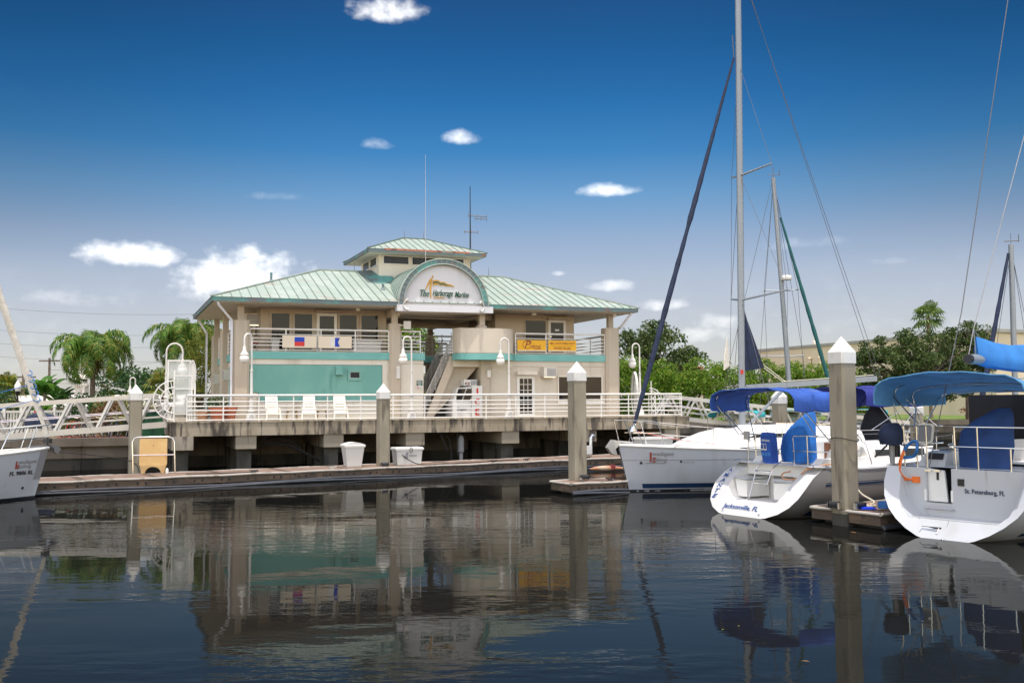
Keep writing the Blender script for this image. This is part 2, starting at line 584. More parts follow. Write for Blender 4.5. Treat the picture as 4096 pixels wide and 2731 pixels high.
for (u, v, cw, ch, k, o_) in CLOUDS:
    d = dirv(u, v).normalized()
    dx = mth('ADD', mth('DIVIDE', mth('SUBTRACT', az, math.atan2(d.x, d.y)), cw / 2300), wx)
    dy0 = mth('ADD', mth('DIVIDE', mth('SUBTRACT', el, math.asin(d.z)), ch / 2300), wy)
    dy = mth('MAXIMUM', dy0, mth('MULTIPLY', dy0, -1.7))
    r2 = mth('ADD', mth('MULTIPLY', dx, dx), mth('MULTIPLY', dy, dy))
    val = mth('ADD', mth('SUBTRACT', k, r2), nn)
    den = mth('MULTIPLY', ramp(N, L, val, -.35, 1.6), o_)
    tot = den if tot is None else mth('MAXIMUM', tot, den)
    sh_ = mth('MULTIPLY', mth('GREATER_THAN', den, .02), ramp(N, L, mth('ADD', dy0, mth('MULTIPLY', nn, .5)), -.8, .5))
    shade = sh_ if shade is None else mth('MAXIMUM', shade, sh_)
# low haze of thin cloud towards the horizon
low = mth('MULTIPLY', ramp(N, L, mth('ADD', n2, mth('MULTIPLY', n1, .5)), .7, 1.1), ramp(N, L, el, .16, .03))
tot = mth('MAXIMUM', tot, mth('MULTIPLY', low, .09))
ccol = mixcol(N, L, shade, (5.6, 5.55, 5.5), (7.0, 6.9, 6.7))
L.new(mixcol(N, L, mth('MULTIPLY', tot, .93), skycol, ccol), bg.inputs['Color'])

# ------------------------------------------------------------------ building frame: a along the front, b back from the pier edge
O = V((-14.1, 44.1, 0))
e1 = V((math.cos(R(20)), math.sin(R(20)), 0))
e2 = V((-math.sin(R(22)), math.cos(R(22)), 0))
FB = frame(O, e1, e2)
DZ = 2.3


def W(a, b, z=0):
    return O + e1 * a + e2 * b + Z * z


# ------------------------------------------------------------------ water
def water():
    m = bpy.data.materials.new('dark_harbour_water')
    t, N, L = nt(m)
    b = N['Principled BSDF']
    b.inputs['Base Color'].default_value = (.009, .0095, .009, 1)
    b.inputs['Roughness'].default_value = .6
    b.inputs['IOR'].default_value = 1.33
    b.inputs['Specular IOR Level'].default_value = 0
    g = N.new('ShaderNodeNewGeometry').outputs['Position']
    big = noise(N, L, g, .10, (.6, 1.6, 1), 3)
    mask = ramp(N, L, big, .44, .60, .12, 1.15)
    f1 = noise(N, L, g, 2.2, (.55, 1.3, 1), 3)
    f2 = noise(N, L, g, 9, (.6, 1.2, 1), 3)
    f0 = noise(N, L, g, .55, (.6, 1, 1), 2)
    hgt = N.new('ShaderNodeMath')
    hgt.operation = 'MULTIPLY_ADD'
    L.new(f2, hgt.inputs[0])
    hgt.inputs[1].default_value = .10
    L.new(f1, hgt.inputs[2])
    h2 = N.new('ShaderNodeMath')
    h2.operation = 'MULTIPLY'
    L.new(hgt.outputs[0], h2.inputs[0])
    L.new(mask, h2.inputs[1])
    h3 = N.new('ShaderNodeMath')
    h3.operation = 'MULTIPLY_ADD'
    L.new(f0, h3.inputs[0])
    h3.inputs[1].default_value = .35
    L.new(h2.outputs[0], h3.inputs[2])
    bp = N.new('ShaderNodeBump')
    bp.inputs['Strength'].default_value = 1
    bp.inputs['Distance'].default_value = WAVE
    L.new(h3.outputs[0], bp.inputs['Height'])
    gl = N.new('ShaderNodeBsdfGlossy')
    gl.inputs['Color'].default_value = (.55, .55, .53, 1)
    gl.inputs['Roughness'].default_value = .004
    L.new(bp.outputs[0], gl.inputs['Normal'])
    fr = N.new('ShaderNodeFresnel')
    fr.inputs['IOR'].default_value = 1.26
    L.new(bp.outputs[0], fr.inputs['Normal'])
    ms = N.new('ShaderNodeMixShader')
    L.new(fr.outputs[0], ms.inputs[0])
    L.new(b.outputs[0], ms.inputs[1])
    L.new(gl.outputs[0], ms.inputs[2])
    L.new(ms.outputs[0], N['Material Output'].inputs['Surface'])
    mb = MB()
    mb.add([(-900, -60, 0), (900, -60, 0), (900, 2500, 0), (-900, 2500, 0)], [(0, 1, 2, 3)])
    tag(mb.build('water', m), kind='structure')


water()

# ------------------------------------------------------------------ ground and seawalls
ground_mat = layered('ground_earth', (.16, .12, .08), [((.10, .13, .04), .3, (1, 1, 1), .45, .6), ((.22, .17, .12), 2, (1, 1, 1), .5, .7)], .95, .5, 8)
grass_mat = layered('lawn', (.10, .16, .03), [((.16, .20, .05), .6, (1, 1, 1), .45, .65), ((.06, .11, .02), 3, (1, 1, 1), .5, .7)], .95, .6, 30)
G = 1.4
p0, p1, p2 = W(-48, 5.5), W(26.5, 5.5), W(26.5, 27)
p3 = V((60, 77, 0))
mb = MB()
mb.add([(-900, p0.y, G), (p0.x, p0.y, G), (p1.x, p1.y, G), (p2.x, p2.y, G), (p3.x, p3.y, G), (900, 77, G), (900, 2500, G), (-900, 2500, G)], [tuple(range(8))])
tag(mb.build('ground', ground_mat), kind='structure')
mb = MB()
gz = G + .02
mb.add([(p2.x + 6, 83, gz), (300, 79.5, gz), (300, 100, gz), (24, 128, gz)], [(0, 1, 2, 3)])
tag(mb.build('lawn', grass_mat), kind='structure')
sw_mat = layered('seawall_concrete', (.165, .14, .11), [((.21, .18, .145), .8, (1, 1, 1), .45, .65), ((.10, .085, .07), 1.1, (1, 1, .35), .54, .68), ((.16, .13, .10), 3, (1, 1, .2), .55, .7)], .9, .4, 15)


def seawall(p, q, label, n):
    th_ = thing('seawall', label, 'sea wall', 'sea walls', M=MX.Translation(p))
    d = (q - p)
    f = frame(p, d.normalized(), Z.cross(d).normalized())
    ln = d.length
    mb = MB(f)
    mb.box(-.1, ln + .1, -.28, .35, 1.12, 1.50)
    mb.build('coping', sw_mat, th_)
    mb = MB(f)
    for i in range(n):
        x0, x1 = ln * i / n, ln * (i + 1) / n
        mb.box(x0 + .012, x1 - .012, -.12 + .012 * (i % 2), .3, .55, 1.115)
    mb.build('panel', sw_mat, th_)
    mb = MB(f)
    for i in range(n):
        x0, x1 = ln * i / n, ln * (i + 1) / n
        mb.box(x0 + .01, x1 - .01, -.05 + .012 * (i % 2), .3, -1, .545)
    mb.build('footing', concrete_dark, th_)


seawall(p0, p1, 'long stained concrete sea wall behind the floating dock', 36)
seawall(p1, p2, 'short concrete sea wall running back from the pier end', 10)
seawall(p2, p3, 'far concrete sea wall below the green hedge', 20)

# ------------------------------------------------------------------ pier platform
pier = thing('concrete_pier', 'raised concrete pier with dark stains carrying the marina building', 'pier', M=at(O.x, O.y, 0, R(20)))
mb = MB(FB)
mb.box(-.85, 24.85, .12, 16, 2.0, DZ - .004)
mb.build('deck_slab', concrete_cap, pier)
mb = MB(FB)
mb.box(-.86, 24.86, 0, .3, 1.66, DZ - .06)
mb.box(-.9, 24.9, -.04, .32, DZ - .058, DZ)
mb.box(24.56, 24.86, .302, 16, 1.66, DZ - .06)
mb.box(-.86, -.56, .302, 16, 1.66, DZ - .06)
mb.build('edge_beam', concrete, pier)
CAPS = [-.36, 2.35, 6.27, 10.13, 14.93, 19.1, 23.9]
for a in CAPS:
    mb = MB(FB)
    mb.box(a - .45, a + .45, .08 if a > 0 else -.06, 5.6, 1.06, 1.655)
    c = mb.build('pier_cap', concrete_cap, pier)
for i, a in enumerate(CAPS):
    for b in (.75, 3.2, 5.0):
        mb = MB(FB)
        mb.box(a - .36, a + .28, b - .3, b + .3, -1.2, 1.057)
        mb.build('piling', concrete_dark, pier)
for pts_, r_ in (([(3.4, 1.4, 1.5), (4.6, 1.4, 1.35), (5.0, 1.4, .9), (5.9, 1.4, .35)], .05), ([(3.2, 1.2, 1.25), (4.3, 1.2, 1.2), (5.3, 1.2, .7), (5.75, 1.2, .45)], .06), ([(11.9, 1.0, 1.6), (12.15, 1.0, 1.2), (12.25, 1.0, .2)], .03), ([(11.62, 1.0, 1.64), (12.0, 1.0, .7)], .04), ([(12.5, .9, 1.65), (12.5, .9, .5)], .045)):
    mb = MB(FB)
    mb.tube(pts_, r_, 6)
    mb.build('pipe', black_rub, pier)
fl = MB(FB)
fl.lathe([(.04, 0), (.15, .05), (.15, .7), (.1, .82), (.05, .86)], 12, (12.62, .75, .62))
fl.tube([(12.62, .75, .62), (12.62, .75, .05)], .1, 8)
tag(fl.build('standpipe', grey), 'grey capped standpipe hanging under the pier edge', 'pipe')

# ------------------------------------------------------------------ pier railing
def railing(name, label, pts, h=1.15, group=None, nr=5, mat=None, post_every=1.555, base=None, wr=.026):
    """post and rail fence along a polyline (world points at floor level)"""
    th_ = thing(name, label, 'railing', group, M=MX.Translation(pts[0])) if base is None else None
    par = th_ or base
    zs = [h * k for k in ([.06, .26, .42, .58, .76] if nr == 5 else [.08, .26, .44, .62, .80])]
    mt = mat or white_rail
    mb = MB()
    mb.tube([p + Z * h for p in pts], .045, 8)
    mb.build('top_rail' if th_ else 'railing_top', mt, par, 40)
    mb = MB()
    for zz in zs:
        mb.tube([p + Z * zz for p in pts], wr, 6)
    mb.build('rail' if th_ else 'railing_bar', mt, par, 40)
    for i in range(len(pts) - 1):
        n = max(1, round((pts[i + 1] - pts[i]).length / post_every))
        for k in range(n + (1 if i == len(pts) - 2 else 0)):
            p = pts[i].lerp(pts[i + 1], k / n)
            mb = MB()
            mb.bar(p, p + Z * (h - .03), .05, .05, up=(0, 1, 0))
            mb.build('post' if th_ else 'railing_post', mt, par)
    return par


railing('pier_railing', 'long white pipe railing along the front edge of the pier', [W(-.18, .15, DZ), W(24.5, .15, DZ)])
railing('pier_railing', 'white pipe railing along the right side of the pier', [W(24.5, .3, DZ), W(24.5, 5.2, DZ)])
railing('pier_railing', 'white pipe railing behind the walkway right of the building', [W(22.9, 6.0, DZ), W(24.4, 9.4, DZ)])
railing('pier_railing', 'low white pipe railing left of the building by the planters', [W(.5, 6.5, DZ), W(1.75, 8.2, DZ)])
# ------------------------------------------------------------------ marina building
bld = thing('marina_building', 'two storey beige and teal marina building with patina copper roof', 'building', M=at(*W(2.05, 3, DZ), R(20)))
F = DZ + .004


def bb(name, mat, *boxes, parent=bld, smooth=None, label=None):
    mb = MB(FB)
    for b in boxes:
        mb.box(*b)
    o = mb.build(name, mat, parent, smooth)
    if label:
        o['label'] = label
    return o


# ground floor walls
bb('ground_floor_wall', stucco_white, (2.36, 9.95, 3.0, 12.6, F, 5.295), (9.95, 11.42, 3.015, 12.6, F, 5.295), label='white ground floor wall left of the passage')
bb('ground_floor_wall', stucco, (14.45, 22.1, 3.0, 12.6, F, 5.295), label='beige ground floor wall right of the passage')
bb('wall_reveal', pillar_beige, (9.98, 11.43, 2.985, 3.012, 5.03, 5.05), (14.9, 22.05, 2.98, 2.998, 4.93, 4.955))
bb('upper_floor_slab', stucco, (2.36, 11.42, 3.02, 12.8, 5.3, 5.6), (14.45, 22.1, 3.02, 12.8, 5.3, 5.6), (11.42, 14.45, 6.2, 12.8, 5.3, 5.6))
bb('floor_band', teal_band, (2.75, 9.7, 2.93, 3.017, 5.22, 5.575), label='teal band left of the passage')
bb('floor_band', teal_band, (10.1, 11.47, 2.93, 3.013, 5.22, 5.575), label='teal band over the notice wall')
bb('floor_band', teal_band, (16.3, 22.12, 2.93, 3.017, 5.22, 5.575), label='teal band right of the rounded balcony')
bb('floor_band', teal_band, (2.28, 2.357, 3.5, 12.6, 5.22, 5.575), label='teal band on the side wall')
bb('floor_band', teal_band, (11.42, 14.45, 6.14, 6.198, 5.22, 5.575), label='shaded teal band across the passage')
# teal panel with stepped lower corner
mb = MB(FB)
poly = [(2.84, 4.94), (9.27, 4.94), (9.27, 3.16), (3.27, 3.16), (3.27, 3.61), (2.84, 3.61)]
mb.prism([(x + (.02 if x > 5 else -.02), y + (.02 if y > 4 else -.02)) for x, y in poly], lambda x, y: (x, 2.992, y), lambda x, y: (x, 3.01, y))
mb.build('panel_groove', dark, bld)
mb = MB(FB)
mb.prism(poly, lambda x, y: (x, 2.978, y), lambda x, y: (x, 2.99, y))
mb.build('teal_panel', teal, bld)
for b0, b1 in ((4.0, 7.1), (8.3, 11.9)):
    bb('teal_panel', teal, (2.33, 2.357, b0, b1, 2.9, 4.95))


# pillars
def pillar(a, b, s, z1, name='pillar', post=True):
    c = .13 * s / .4
    mb = MB(FB)
    pl = [(a - s, b - s + c), (a - s + c, b - s), (a + s - c, b - s), (a + s, b - s + c), (a + s, b + s - c), (a + s - c, b + s), (a - s + c, b + s), (a - s, b + s - c)]
    mb.prism(pl, lambda x, y: (x, y, F), lambda x, y: (x, y, z1))
    for x in (a - s * .3, a + s * .3):
        mb.box(x - .006, x + .006, b - s - .004, b - s + .01, F, z1 - .02)
    for y in (b - s * .3, b + s * .3):
        mb.box(a - s - .004, a - s + .01, y - .006, y + .006, F, z1 - .02)
    o = mb.build(name, pillar_beige, bld)
    if post:
        mb = MB(FB)
        mb.box(a - .14, a + .14, b - .14, b + .14, z1, 7.84)
        mb.build('pillar_post', pillar_beige, bld)
    return o


pillar(2.42, 3.15, .40, 7.05)
pillar(9.93, 3.12, .30, 7.05)
pillar(21.95, 3.15, .40, 7.05)
pillar(14.66, 3.0, .26, 5.3, post=False)
pillar(2.24, 7.9, .27, 6.9)
pillar(2.24, 12.5, .27, 6.9)
pillar(21.9, 12.3, .40, 6.9)
pillar(14.6, 12.2, .25, 6.9)
pillar(9.9, 12.2, .25, 6.9)
bb('pillar_post', pillar_beige, (14.25, 14.53, 2.5, 2.78, 6.4, 7.84), label='post standing on the rounded balcony')
mb = MB(FB)
mb.lathe([(.3, 6.5), (.3, 6.98), (.16, 7.06)], 8, (14.39, 2.64, 0))
mb.build('post_base', pillar_beige, bld, 30)

# upper storey
UZ = 5.604
bb('upper_wall', upper_beige, (3.55, 9.88, 4.5, 11, UZ, 7.825), label='left upper storey wall')
bb('upper_wall', upper_beige, (15.85, 20.45, 4.5, 11, UZ, 7.825), label='right upper storey wall')
bb('beam', soffit_mat, (9.9, 15.84, 8.6, 8.9, 7.3, 7.82), (9.9, 15.84, 5.0, 5.25, 7.5, 7.82), (9.9, 10.2, 3.0, 12, 7.45, 7.82), (14.4, 14.66, 3.0, 12, 7.45, 7.82))


def window(a0, a1, b, z0, z1, fr=.08, mat=None, name='window', mull=0, rows=0, pane=None):
    """framed pane on the wall plane b"""
    mt = mat or upper_beige
    mb = MB(FB)
    for x0, x1, q0, q1 in ((a0, a0 + fr, z0, z1), (a1 - fr, a1, z0, z1), (a0 + fr, a1 - fr, z1 - fr, z1), (a0 + fr, a1 - fr, z0, z0 + fr)):
        mb.box(x0, x1, b - .06, b + .01, q0, q1)
    for i in range(1, mull):
        x = a0 + fr + (a1 - a0 - 2 * fr) * i / mull
        mb.box(x - .014, x + .014, b - .045, b, z0 + fr, z1 - fr)
    for i in range(1, rows):
        q = z0 + fr + (z1 - z0 - 2 * fr) * i / rows
        mb.box(a0 + fr, a1 - fr, b - .043, b, q - .014, q + .014)
    o = mb.build(name, mt, bld)
    mb = MB(FB)
    mb.box(a0 + fr * .6, a1 - fr * .6, b - .025, b - .004, z0 + fr * .6, z1 - fr * .6)
    mb.build('pane', pane or glass, o)
    return o


for a0, a1 in ((4.0, 5.02), (5.13, 6.14), (7.39, 8.4), (8.5, 9.5)):
    window(a0, a1, 4.5, UZ + .05, 7.62, .07)
d = window(6.3, 7.32, 4.5, UZ + .02, 7.62, .14, white_paint, 'door')
bb('handle', steel, (7.2, 7.26, 4.40, 4.44, 6.6, 6.66), parent=d)
bb('door_hood', upper_beige, (6.22, 7.4, 4.2, 4.498, 7.64, 7.74))
window(17.5, 18.8, 4.5, UZ + .05, 7.55, .06)
d = window(18.9, 19.94, 4.5, UZ + .02, 7.55, .14, white_paint, 'door')
bb('handle', steel, (19.0, 19.06, 4.40, 4.44, 6.6, 6.66), parent=d)
bb('notice', white_sign, (19.3, 19.55, 4.46, 4.474, 6.95, 7.05), parent=d)
bb('door_hood', upper_beige, (18.82, 20.02, 4.2, 4.498, 7.57, 7.67))
# side window of the right block, seen across the open passage
mb = MB(FB)
mb.box(15.80, 15.847, 5.4, 6.4, 6.5, 7.35)
wf = mb.build('window', upper_beige, bld)
bb('pane', glass, (15.79, 15.798, 5.5, 6.3, 6.58, 7.27), parent=wf)
mb = MB(FB)
mb.box(3.50, 3.547, 5.2, 6.2, 6.4, 7.45)
wf = mb.build('window', upper_beige, bld)
bb('pane', glass, (3.49, 3.498, 5.28, 6.12, 6.48, 7.37), parent=wf)

# ground floor openings
d = window(16.44, 17.44, 3.0, F + .02, 4.45, .15, white_paint, 'french_door', 3, 6)
bb('handle', steel, (17.33, 17.38, 2.90, 2.94, 3.3, 3.38), parent=d)
bb('door_hood', stucco_white, (16.4, 17.5, 2.72, 2.998, 4.49, 4.67))
o = window(18.75, 21.38, 3.0, 3.07, 4.46, .07, stucco_white, 'window')
bb('mullion', white_paint, (20.05, 20.1, 2.95, 2.99, 3.14, 4.39), parent=o)
bb('sill', white_paint, (18.7, 21.43, 2.85, 2.998, 3.0, 3.066), parent=o)
o = window(7.54, 8.24, 2.978, 4.19, 4.72, .11, teal, 'window', pane=white_paint)
bb('vent_grille', dark, (7.68, 8.12, 2.94, 2.952, 4.32, 4.59), parent=o)
mb = MB(FB)
mb.prism([(2.978, 4.92), (2.978, 4.46), (2.74, 4.46), (2.74, 4.8)], lambda y, z: (6.92, y, z), lambda y, z: (7.28, y, z))
mb.build('vent_hood', teal, bld)

# eaves, soffit and gutter
E0, E1, B0, B1 = 1.0, 23.05, 2.0, 13.0
EZ = 8.06
bb('soffit', soffit_mat, (E0 + .1, E1 - .1, B0 + .1, B1 - .1, 7.83, 7.90))
bb('gutter', copper_trim, (E0, 10.05, B0 - .02, B0 + .12, 7.86, EZ - .005), label='gutter left of the arched gable')
bb('gutter', copper_trim, (14.5, E1, B0 - .02, B0 + .12, 7.86, EZ - .005), label='gutter right of the arched gable')
bb('gutter', copper_trim, (E0 - .02, E0 + .12, B0 + .122, B1, 7.86, EZ - .005), (E1 - .12, E1 + .02, B0 + .122, B1, 7.86, EZ - .005), (E0 + .122, E1 - .122, B1 - .1, B1 + .02, 7.86, EZ - .005))
RA, RB, RBk, RZ = 7.0, 17.5, 7.5, 10.2


def roofz(b):
    return EZ + (b - B0) * (RZ - EZ) / (RBk - B0)


mb = MB(FB)
c = [(E0 - .05, B0 - .05, EZ), (E1 + .05, B0 - .05, EZ), (E1 + .05, B1 + .05, EZ), (E0 - .05, B1 + .05, EZ), (RA, RBk, RZ), (RB, RBk, RZ)]
mb.add(c, [(0, 1, 5, 4), (2, 3, 4, 5), (3, 0, 4), (1, 2, 5), (0, 3, 2, 1)])
roof = mb.build('roof', copper_roof, bld)
mb = MB(FB)
n = 50
for i in range(1, n):
    a = E0 + (E1 - E0) * i / n
    if a < RA:
        f = (a - E0) / (RA - E0)
    elif a > RB:
        f = (E1 - a) / (E1 - RB)
    else:
        f = 1
    z1 = EZ + (RZ - EZ) * f
    b1 = B0 + (RBk - B0) * f
    mb.bar((a, B0 - .04, EZ + .012), (a, b1, z1 + .012), .022, .05)
for i in range(1, 25):
    b = B0 + (B1 - B0) * i / 25
    f = 1 - abs(b - RBk) / (RBk - B0)
    mb.bar((E0, b, EZ + .012), (E0 + (RA - E0) * f, b, EZ + .012 + (RZ - EZ) * f), .022, .05)
mb.build('standing_seam', rib_mat, roof)
mb = MB(FB)
for p, q in ((c[0], c[4]), (c[1], c[5]), (c[4], c[5]), (c[3], c[4])):
    mb.bar(V(p) + Z * .03, V(q) + Z * .03, .14, .06)
mb.build('ridge_cap', copper_roof, roof)
for a, b, z, h_ in ((8.9, 7.5, 10.2, .55), (16.6, 7.5, 10.2, .55)):
    mb = MB(FB)
    mb.tube([(a, b, z), (a, b, z + h_)], [.018, .008], 5)
    mb.lathe([(.04, 0), (.04, .08), (.02, .1)], 8, (a, b, z))
    mb.build('lightning_rod', wire, roof)
for a, b, h_ in ((4.1, 4.9, .45), (9.6, 4.1, .28), (14.9, 6.2, .4)):
    mb = MB(FB)
    mb.tube([(a, b, roofz(b) - .1), (a, b, roofz(b) + h_)], .06, 8)
    mb.lathe([(.16, -.02), (.07, .1)], 8, (a, b, roofz(b)))
    mb.build('vent_pipe', copper_trim, roof, 40)

# cupola
C0, C1, CB0, CB1, CZ = 9.05, 15.55, 5.0, 10.8, 10.97
cup = bb('cupola', stucco_white, (9.85, 14.95, 5.9, 9.9, 8.6, CZ + .02))
mb = MB(FB)
mb.add([(9.35, 5.2, roofz(5.2) + .03), (9.95, 5.2, roofz(5.2) + .03), (10.6, 5.45, roofz(5.45) + .04), (10.6, 5.89, roofz(5.89) + .25), (9.83, 5.89, roofz(5.89) + .25), (9.0, 7.4, RZ + .03), (9.83, 7.4, RZ + .1)],
       [(0, 1, 4), (1, 2, 3, 4), (0, 4, 6, 5)])
mb.build('flashing', copper_trim, cup)
bb('cupola_soffit', stucco_white, (C0 + .08, C1 - .08, CB0 + .08, CB1 - .08, CZ - .02, CZ + .06), parent=cup)
bb('fascia', copper_trim, (C0, C1, CB0 - .02, CB0 + .1, CZ - .01, CZ + .15), (C0 - .02, C0 + .1, CB0 + .102, CB1, CZ - .01, CZ + .15), (C1 - .1, C1 + .02, CB0 + .102, CB1, CZ - .01, CZ + .15), parent=cup)
bb('drip_edge', copper_raw, (9.9, 14.6, CB0 - .035, CB0 - .022, CZ + .10, CZ + .2), parent=cup, label='rusty torn copper strip under the cupola roof')
mb = MB(FB)
cz0, cz1 = CZ + .16, 12.22
cc = [(C0 - .04, CB0 - .04, cz0), (C1 + .04, CB0 - .04, cz0), (C1 + .04, CB1 + .04, cz0), (C0 - .04, CB1 + .04, cz0), (11.7, 7.9, cz1), (13.0, 7.9, cz1)]
mb.add(cc, [(0, 1, 5, 4), (2, 3, 4, 5), (3, 0, 4), (1, 2, 5), (0, 3, 2, 1)])
cr_ = mb.build('cupola_roof', copper_roof, cup)
mb = MB(FB)
for i in range(1, 17):
    a = C0 + (C1 - C0) * i / 17
    f = min(1, (a - C0) / (11.7 - C0), (C1 - a) / (C1 - 13.0))
    mb.bar((a, CB0 - .03, cz0 + .012), (a, CB0 + (7.9 - CB0) * f, cz0 + (cz1 - cz0) * f + .012), .022, .045)
for p, q in ((cc[0], cc[4]), (cc[1], cc[5]), (cc[4], cc[5]), (cc[3], cc[4])):
    mb.bar(V(p) + Z * .025, V(q) + Z * .025, .1, .05)
mb.build('seam', rib_mat, cup)
for a in (11.8, 12.9):
    mb = MB(FB)
    mb.tube([(a, 7.9, cz1), (a, 7.9, cz1 + .45)], [.018, .008], 5)
    mb.build('lightning_rod', wire, cup)
for a0, a1 in ((10.05, 11.5), (11.62, 13.0), (13.12, 14.6)):
    mb = MB(FB)
    for x0, x1, q0, q1 in ((a0, a0 + .05, 10.44, 10.92), (a1 - .05, a1, 10.44, 10.92), (a0 + .05, a1 - .05, 10.87, 10.92), (a0 + .05, a1 - .05, 10.44, 10.49)):
        mb.box(x0, x1, 5.85, 5.91, q0, q1)
    o = mb.build('cupola_window', white_paint, cup)
    bb('glazing', glass, (a0 + .03, a1 - .03, 5.88, 5.895, 10.47, 10.9), parent=cup)
for b0, b1 in ((6.2, 7.7), (7.85, 9.35)):
    mb = MB(FB)
    for y0, y1, q0, q1 in ((b0, b0 + .06, 10.4, 10.92), (b1 - .06, b1, 10.4, 10.92), (b0 + .06, b1 - .06, 10.87, 10.92), (b0 + .06, b1 - .06, 10.4, 10.45)):
        mb.box(9.79, 9.86, y0, y1, q0, q1)
    mb.build('cupola_window', white_paint, cup)
    bb('glazing', glass, (9.82, 9.845, b0 + .03, b1 - .03, 10.43, 10.9), parent=cup)

# arched gable
AC, AZ, AR = 12.16, 7.93, 2.32
def arc(r, n=28, t0=0, t1=math.pi):
    return [(AC - r * math.cos(t0 + (t1 - t0) * i / n), AZ + r * math.sin(t0 + (t1 - t0) * i / n)) for i in range(n + 1)]
mb = MB(FB)
A = arc(AR)
mb.strip([(x, 1.93, z) for x, z in A], [(x, 7.4, z) for x, z in A])
vault = mb.build('barrel_vault', copper_roof, bld, 40)
mb = MB(FB)
for k in range(13):
    b = 2.05 + k * .42
    mb.tube([(x, b, z) for x, z in arc(AR + .008, 24)], .02, 5)
mb.build('vault_seam', rib_mat, vault)
mb = MB(FB)
A1, A2 = arc(AR + .02), arc(AR - .24)
mb.rings([[(x, 1.9, z) for x, z in A1], [(x, 1.9, z) for x, z in A2], [(x, 2.1, z) for x, z in A2]], closed=False)
mb.build('arch_band', copper_trim, vault, 30)
mb = MB(FB)
mb.tube([(x, 1.9, z) for x, z in arc(AR + .02)], .035, 6)
mb.tube([(x, 1.89, z) for x, z in arc(AR - .24)], .03, 6)
for i in range(1, 25):
    t_ = math.pi * i / 25
    mb.bar((AC - (AR) * math.cos(t_), 1.892, AZ + AR * math.sin(t_)), (AC - (AR - .22) * math.cos(t_), 1.892, AZ + (AR - .22) * math.sin(t_)), .02, .02)
mb.build('arch_bead', copper_roof, vault, 40)
mb = MB(FB)
A3 = arc(AR - .2)
mb.prism(A3, lambda x, z: (x, 2.08, z), lambda x, z: (x, 2.14, z))
sign_face = mb.build('sign_face', white_sign, bld)
bb('sign_ledge', white_sign, (9.75, 14.75, 1.9, 2.3, 7.6, 7.925))
bb('passage_ceiling', soffit_mat, (9.95, 14.5, 2.302, 6, 7.56, 7.6))

# lettering and emblem on the gable
FS = lambda a, z, d=2.08: frame(W(a, d, z), e1, Z, -e2)
text('The', FS(11.19, 8.53, 2.05), .46, .34, green_dark, sign_face, shear=.35, depth=.04, bold=.004)
text('Harborage', FS(12.13, 8.52, 2.05), 1.06, .42, green_dark, sign_face, shear=.35, depth=.04, bold=.004)
text('Marina', FS(13.12, 8.52, 2.05), .74, .30, green_dark, sign_face, shear=.35, depth=.04, bold=.004)
text('At Bayboro', FS(11.92, 8.33, 2.05), .60, .13, gold, sign_face, shear=.3, depth=.03)
mb = MB(FB)
S2 = lambda pl, d0=2.04, d1=2.078: mb.prism(pl, lambda x, z: (x, d0, z), lambda x, z: (x, d1, z))
S2([(11.50, 9.28), (11.60, 9.30), (11.53, 8.8), (11.54, 8.30), (11.50, 8.27), (11.44, 8.8)])
S2([(11.49, 9.28), (11.52, 9.15), (11.38, 8.95), (11.27, 8.72), (11.24, 8.74), (11.33, 9.0)])
S2([(11.56, 9.36), (11.62, 9.44), (11.66, 9.38), (11.62, 9.32), (11.57, 9.31)])
ft = [(11.62, 9.18), (11.75, 9.22), (11.9, 9.21), (12.0, 9.13), (12.1, 9.14), (12.24, 9.12), (12.36, 9.04), (12.55, 9.02), (12.74, 8.93)]
fb_ = [(12.74, 8.91), (12.5, 8.93), (12.32, 8.91), (12.2, 8.96), (12.05, 8.93), (11.95, 8.99), (11.8, 8.97), (11.62, 8.92)]
S2(ft + fb_)
mb.build('emblem', gold, sign_face)
mb = MB(FB)
S2([(11.63, 9.10), (11.76, 9.14), (11.89, 9.13), (12.0, 9.05), (12.12, 9.07), (12.25, 9.04), (12.4, 8.98), (12.6, 8.97), (12.4, 8.95), (12.26, 8.97), (12.12, 9.0), (12.0, 8.98), (11.89, 9.06), (11.75, 9.07), (11.63, 9.03)], 2.03, 2.039)
mb.build('emblem_stripe', green_dark, sign_face)
for a, sg in ((10.15, 1), (14.15, -1)):
    for z, dz in ((8.1, .05), (7.72, -.06)):
        mb = MB(FB)
        mb.tube([(a - sg * .12, 1.88, 7.9), (a, 1.8, z), (a + sg * .12, 1.76, z + dz)], [.02, .04, .085], 8)
        mb.build('floodlight', white_paint, bld, 40)

# rounded balcony with teal edge, stair and landing
mb = MB(FB)
pl = [(12.95, 3.0), (12.95, 2.55), (13.1, 2.12)] + [(14.55 + 1.72 * math.sin(t_), 3.15 - 1.10 * math.cos(t_)) for t_ in [R(x) for x in range(-40, 91, 10)]]
mb.prism(pl + [(16.27, 6.0), (12.95, 6.0)], lambda x, y: (x, y, 5.555), lambda x, y: (x, y, 5.60))
n = len(pl)
mb.strip([(x, y, 5.5) for x, y in pl], [(x, y, 6.85) for x, y in pl])
pin = [(14.6 + (x - 14.6) * .9, 3.2 + (y - 3.2) * .88) for x, y in pl]
mb.strip([(x, y, 6.85) for x, y in pl], [(x, y, 6.85) for x, y in pin])
mb.strip([(x, y, 6.85) for x, y in pin], [(x, y, 5.6) for x, y in pin])
bal = mb.build('rounded_balcony', stucco, bld, 35)
po = [(14.6 + (x - 14.6) * 1.02, 3.2 + (y - 3.2) * 1.05) for x, y in pl]
mb = MB(FB)
mb.strip([(x, y, 5.24) for x, y in po], [(x, y, 5.553) for x, y in po])
mb.strip([(x, y, 5.553) for x, y in po], [(x, y, 5.553) for x, y in pl])
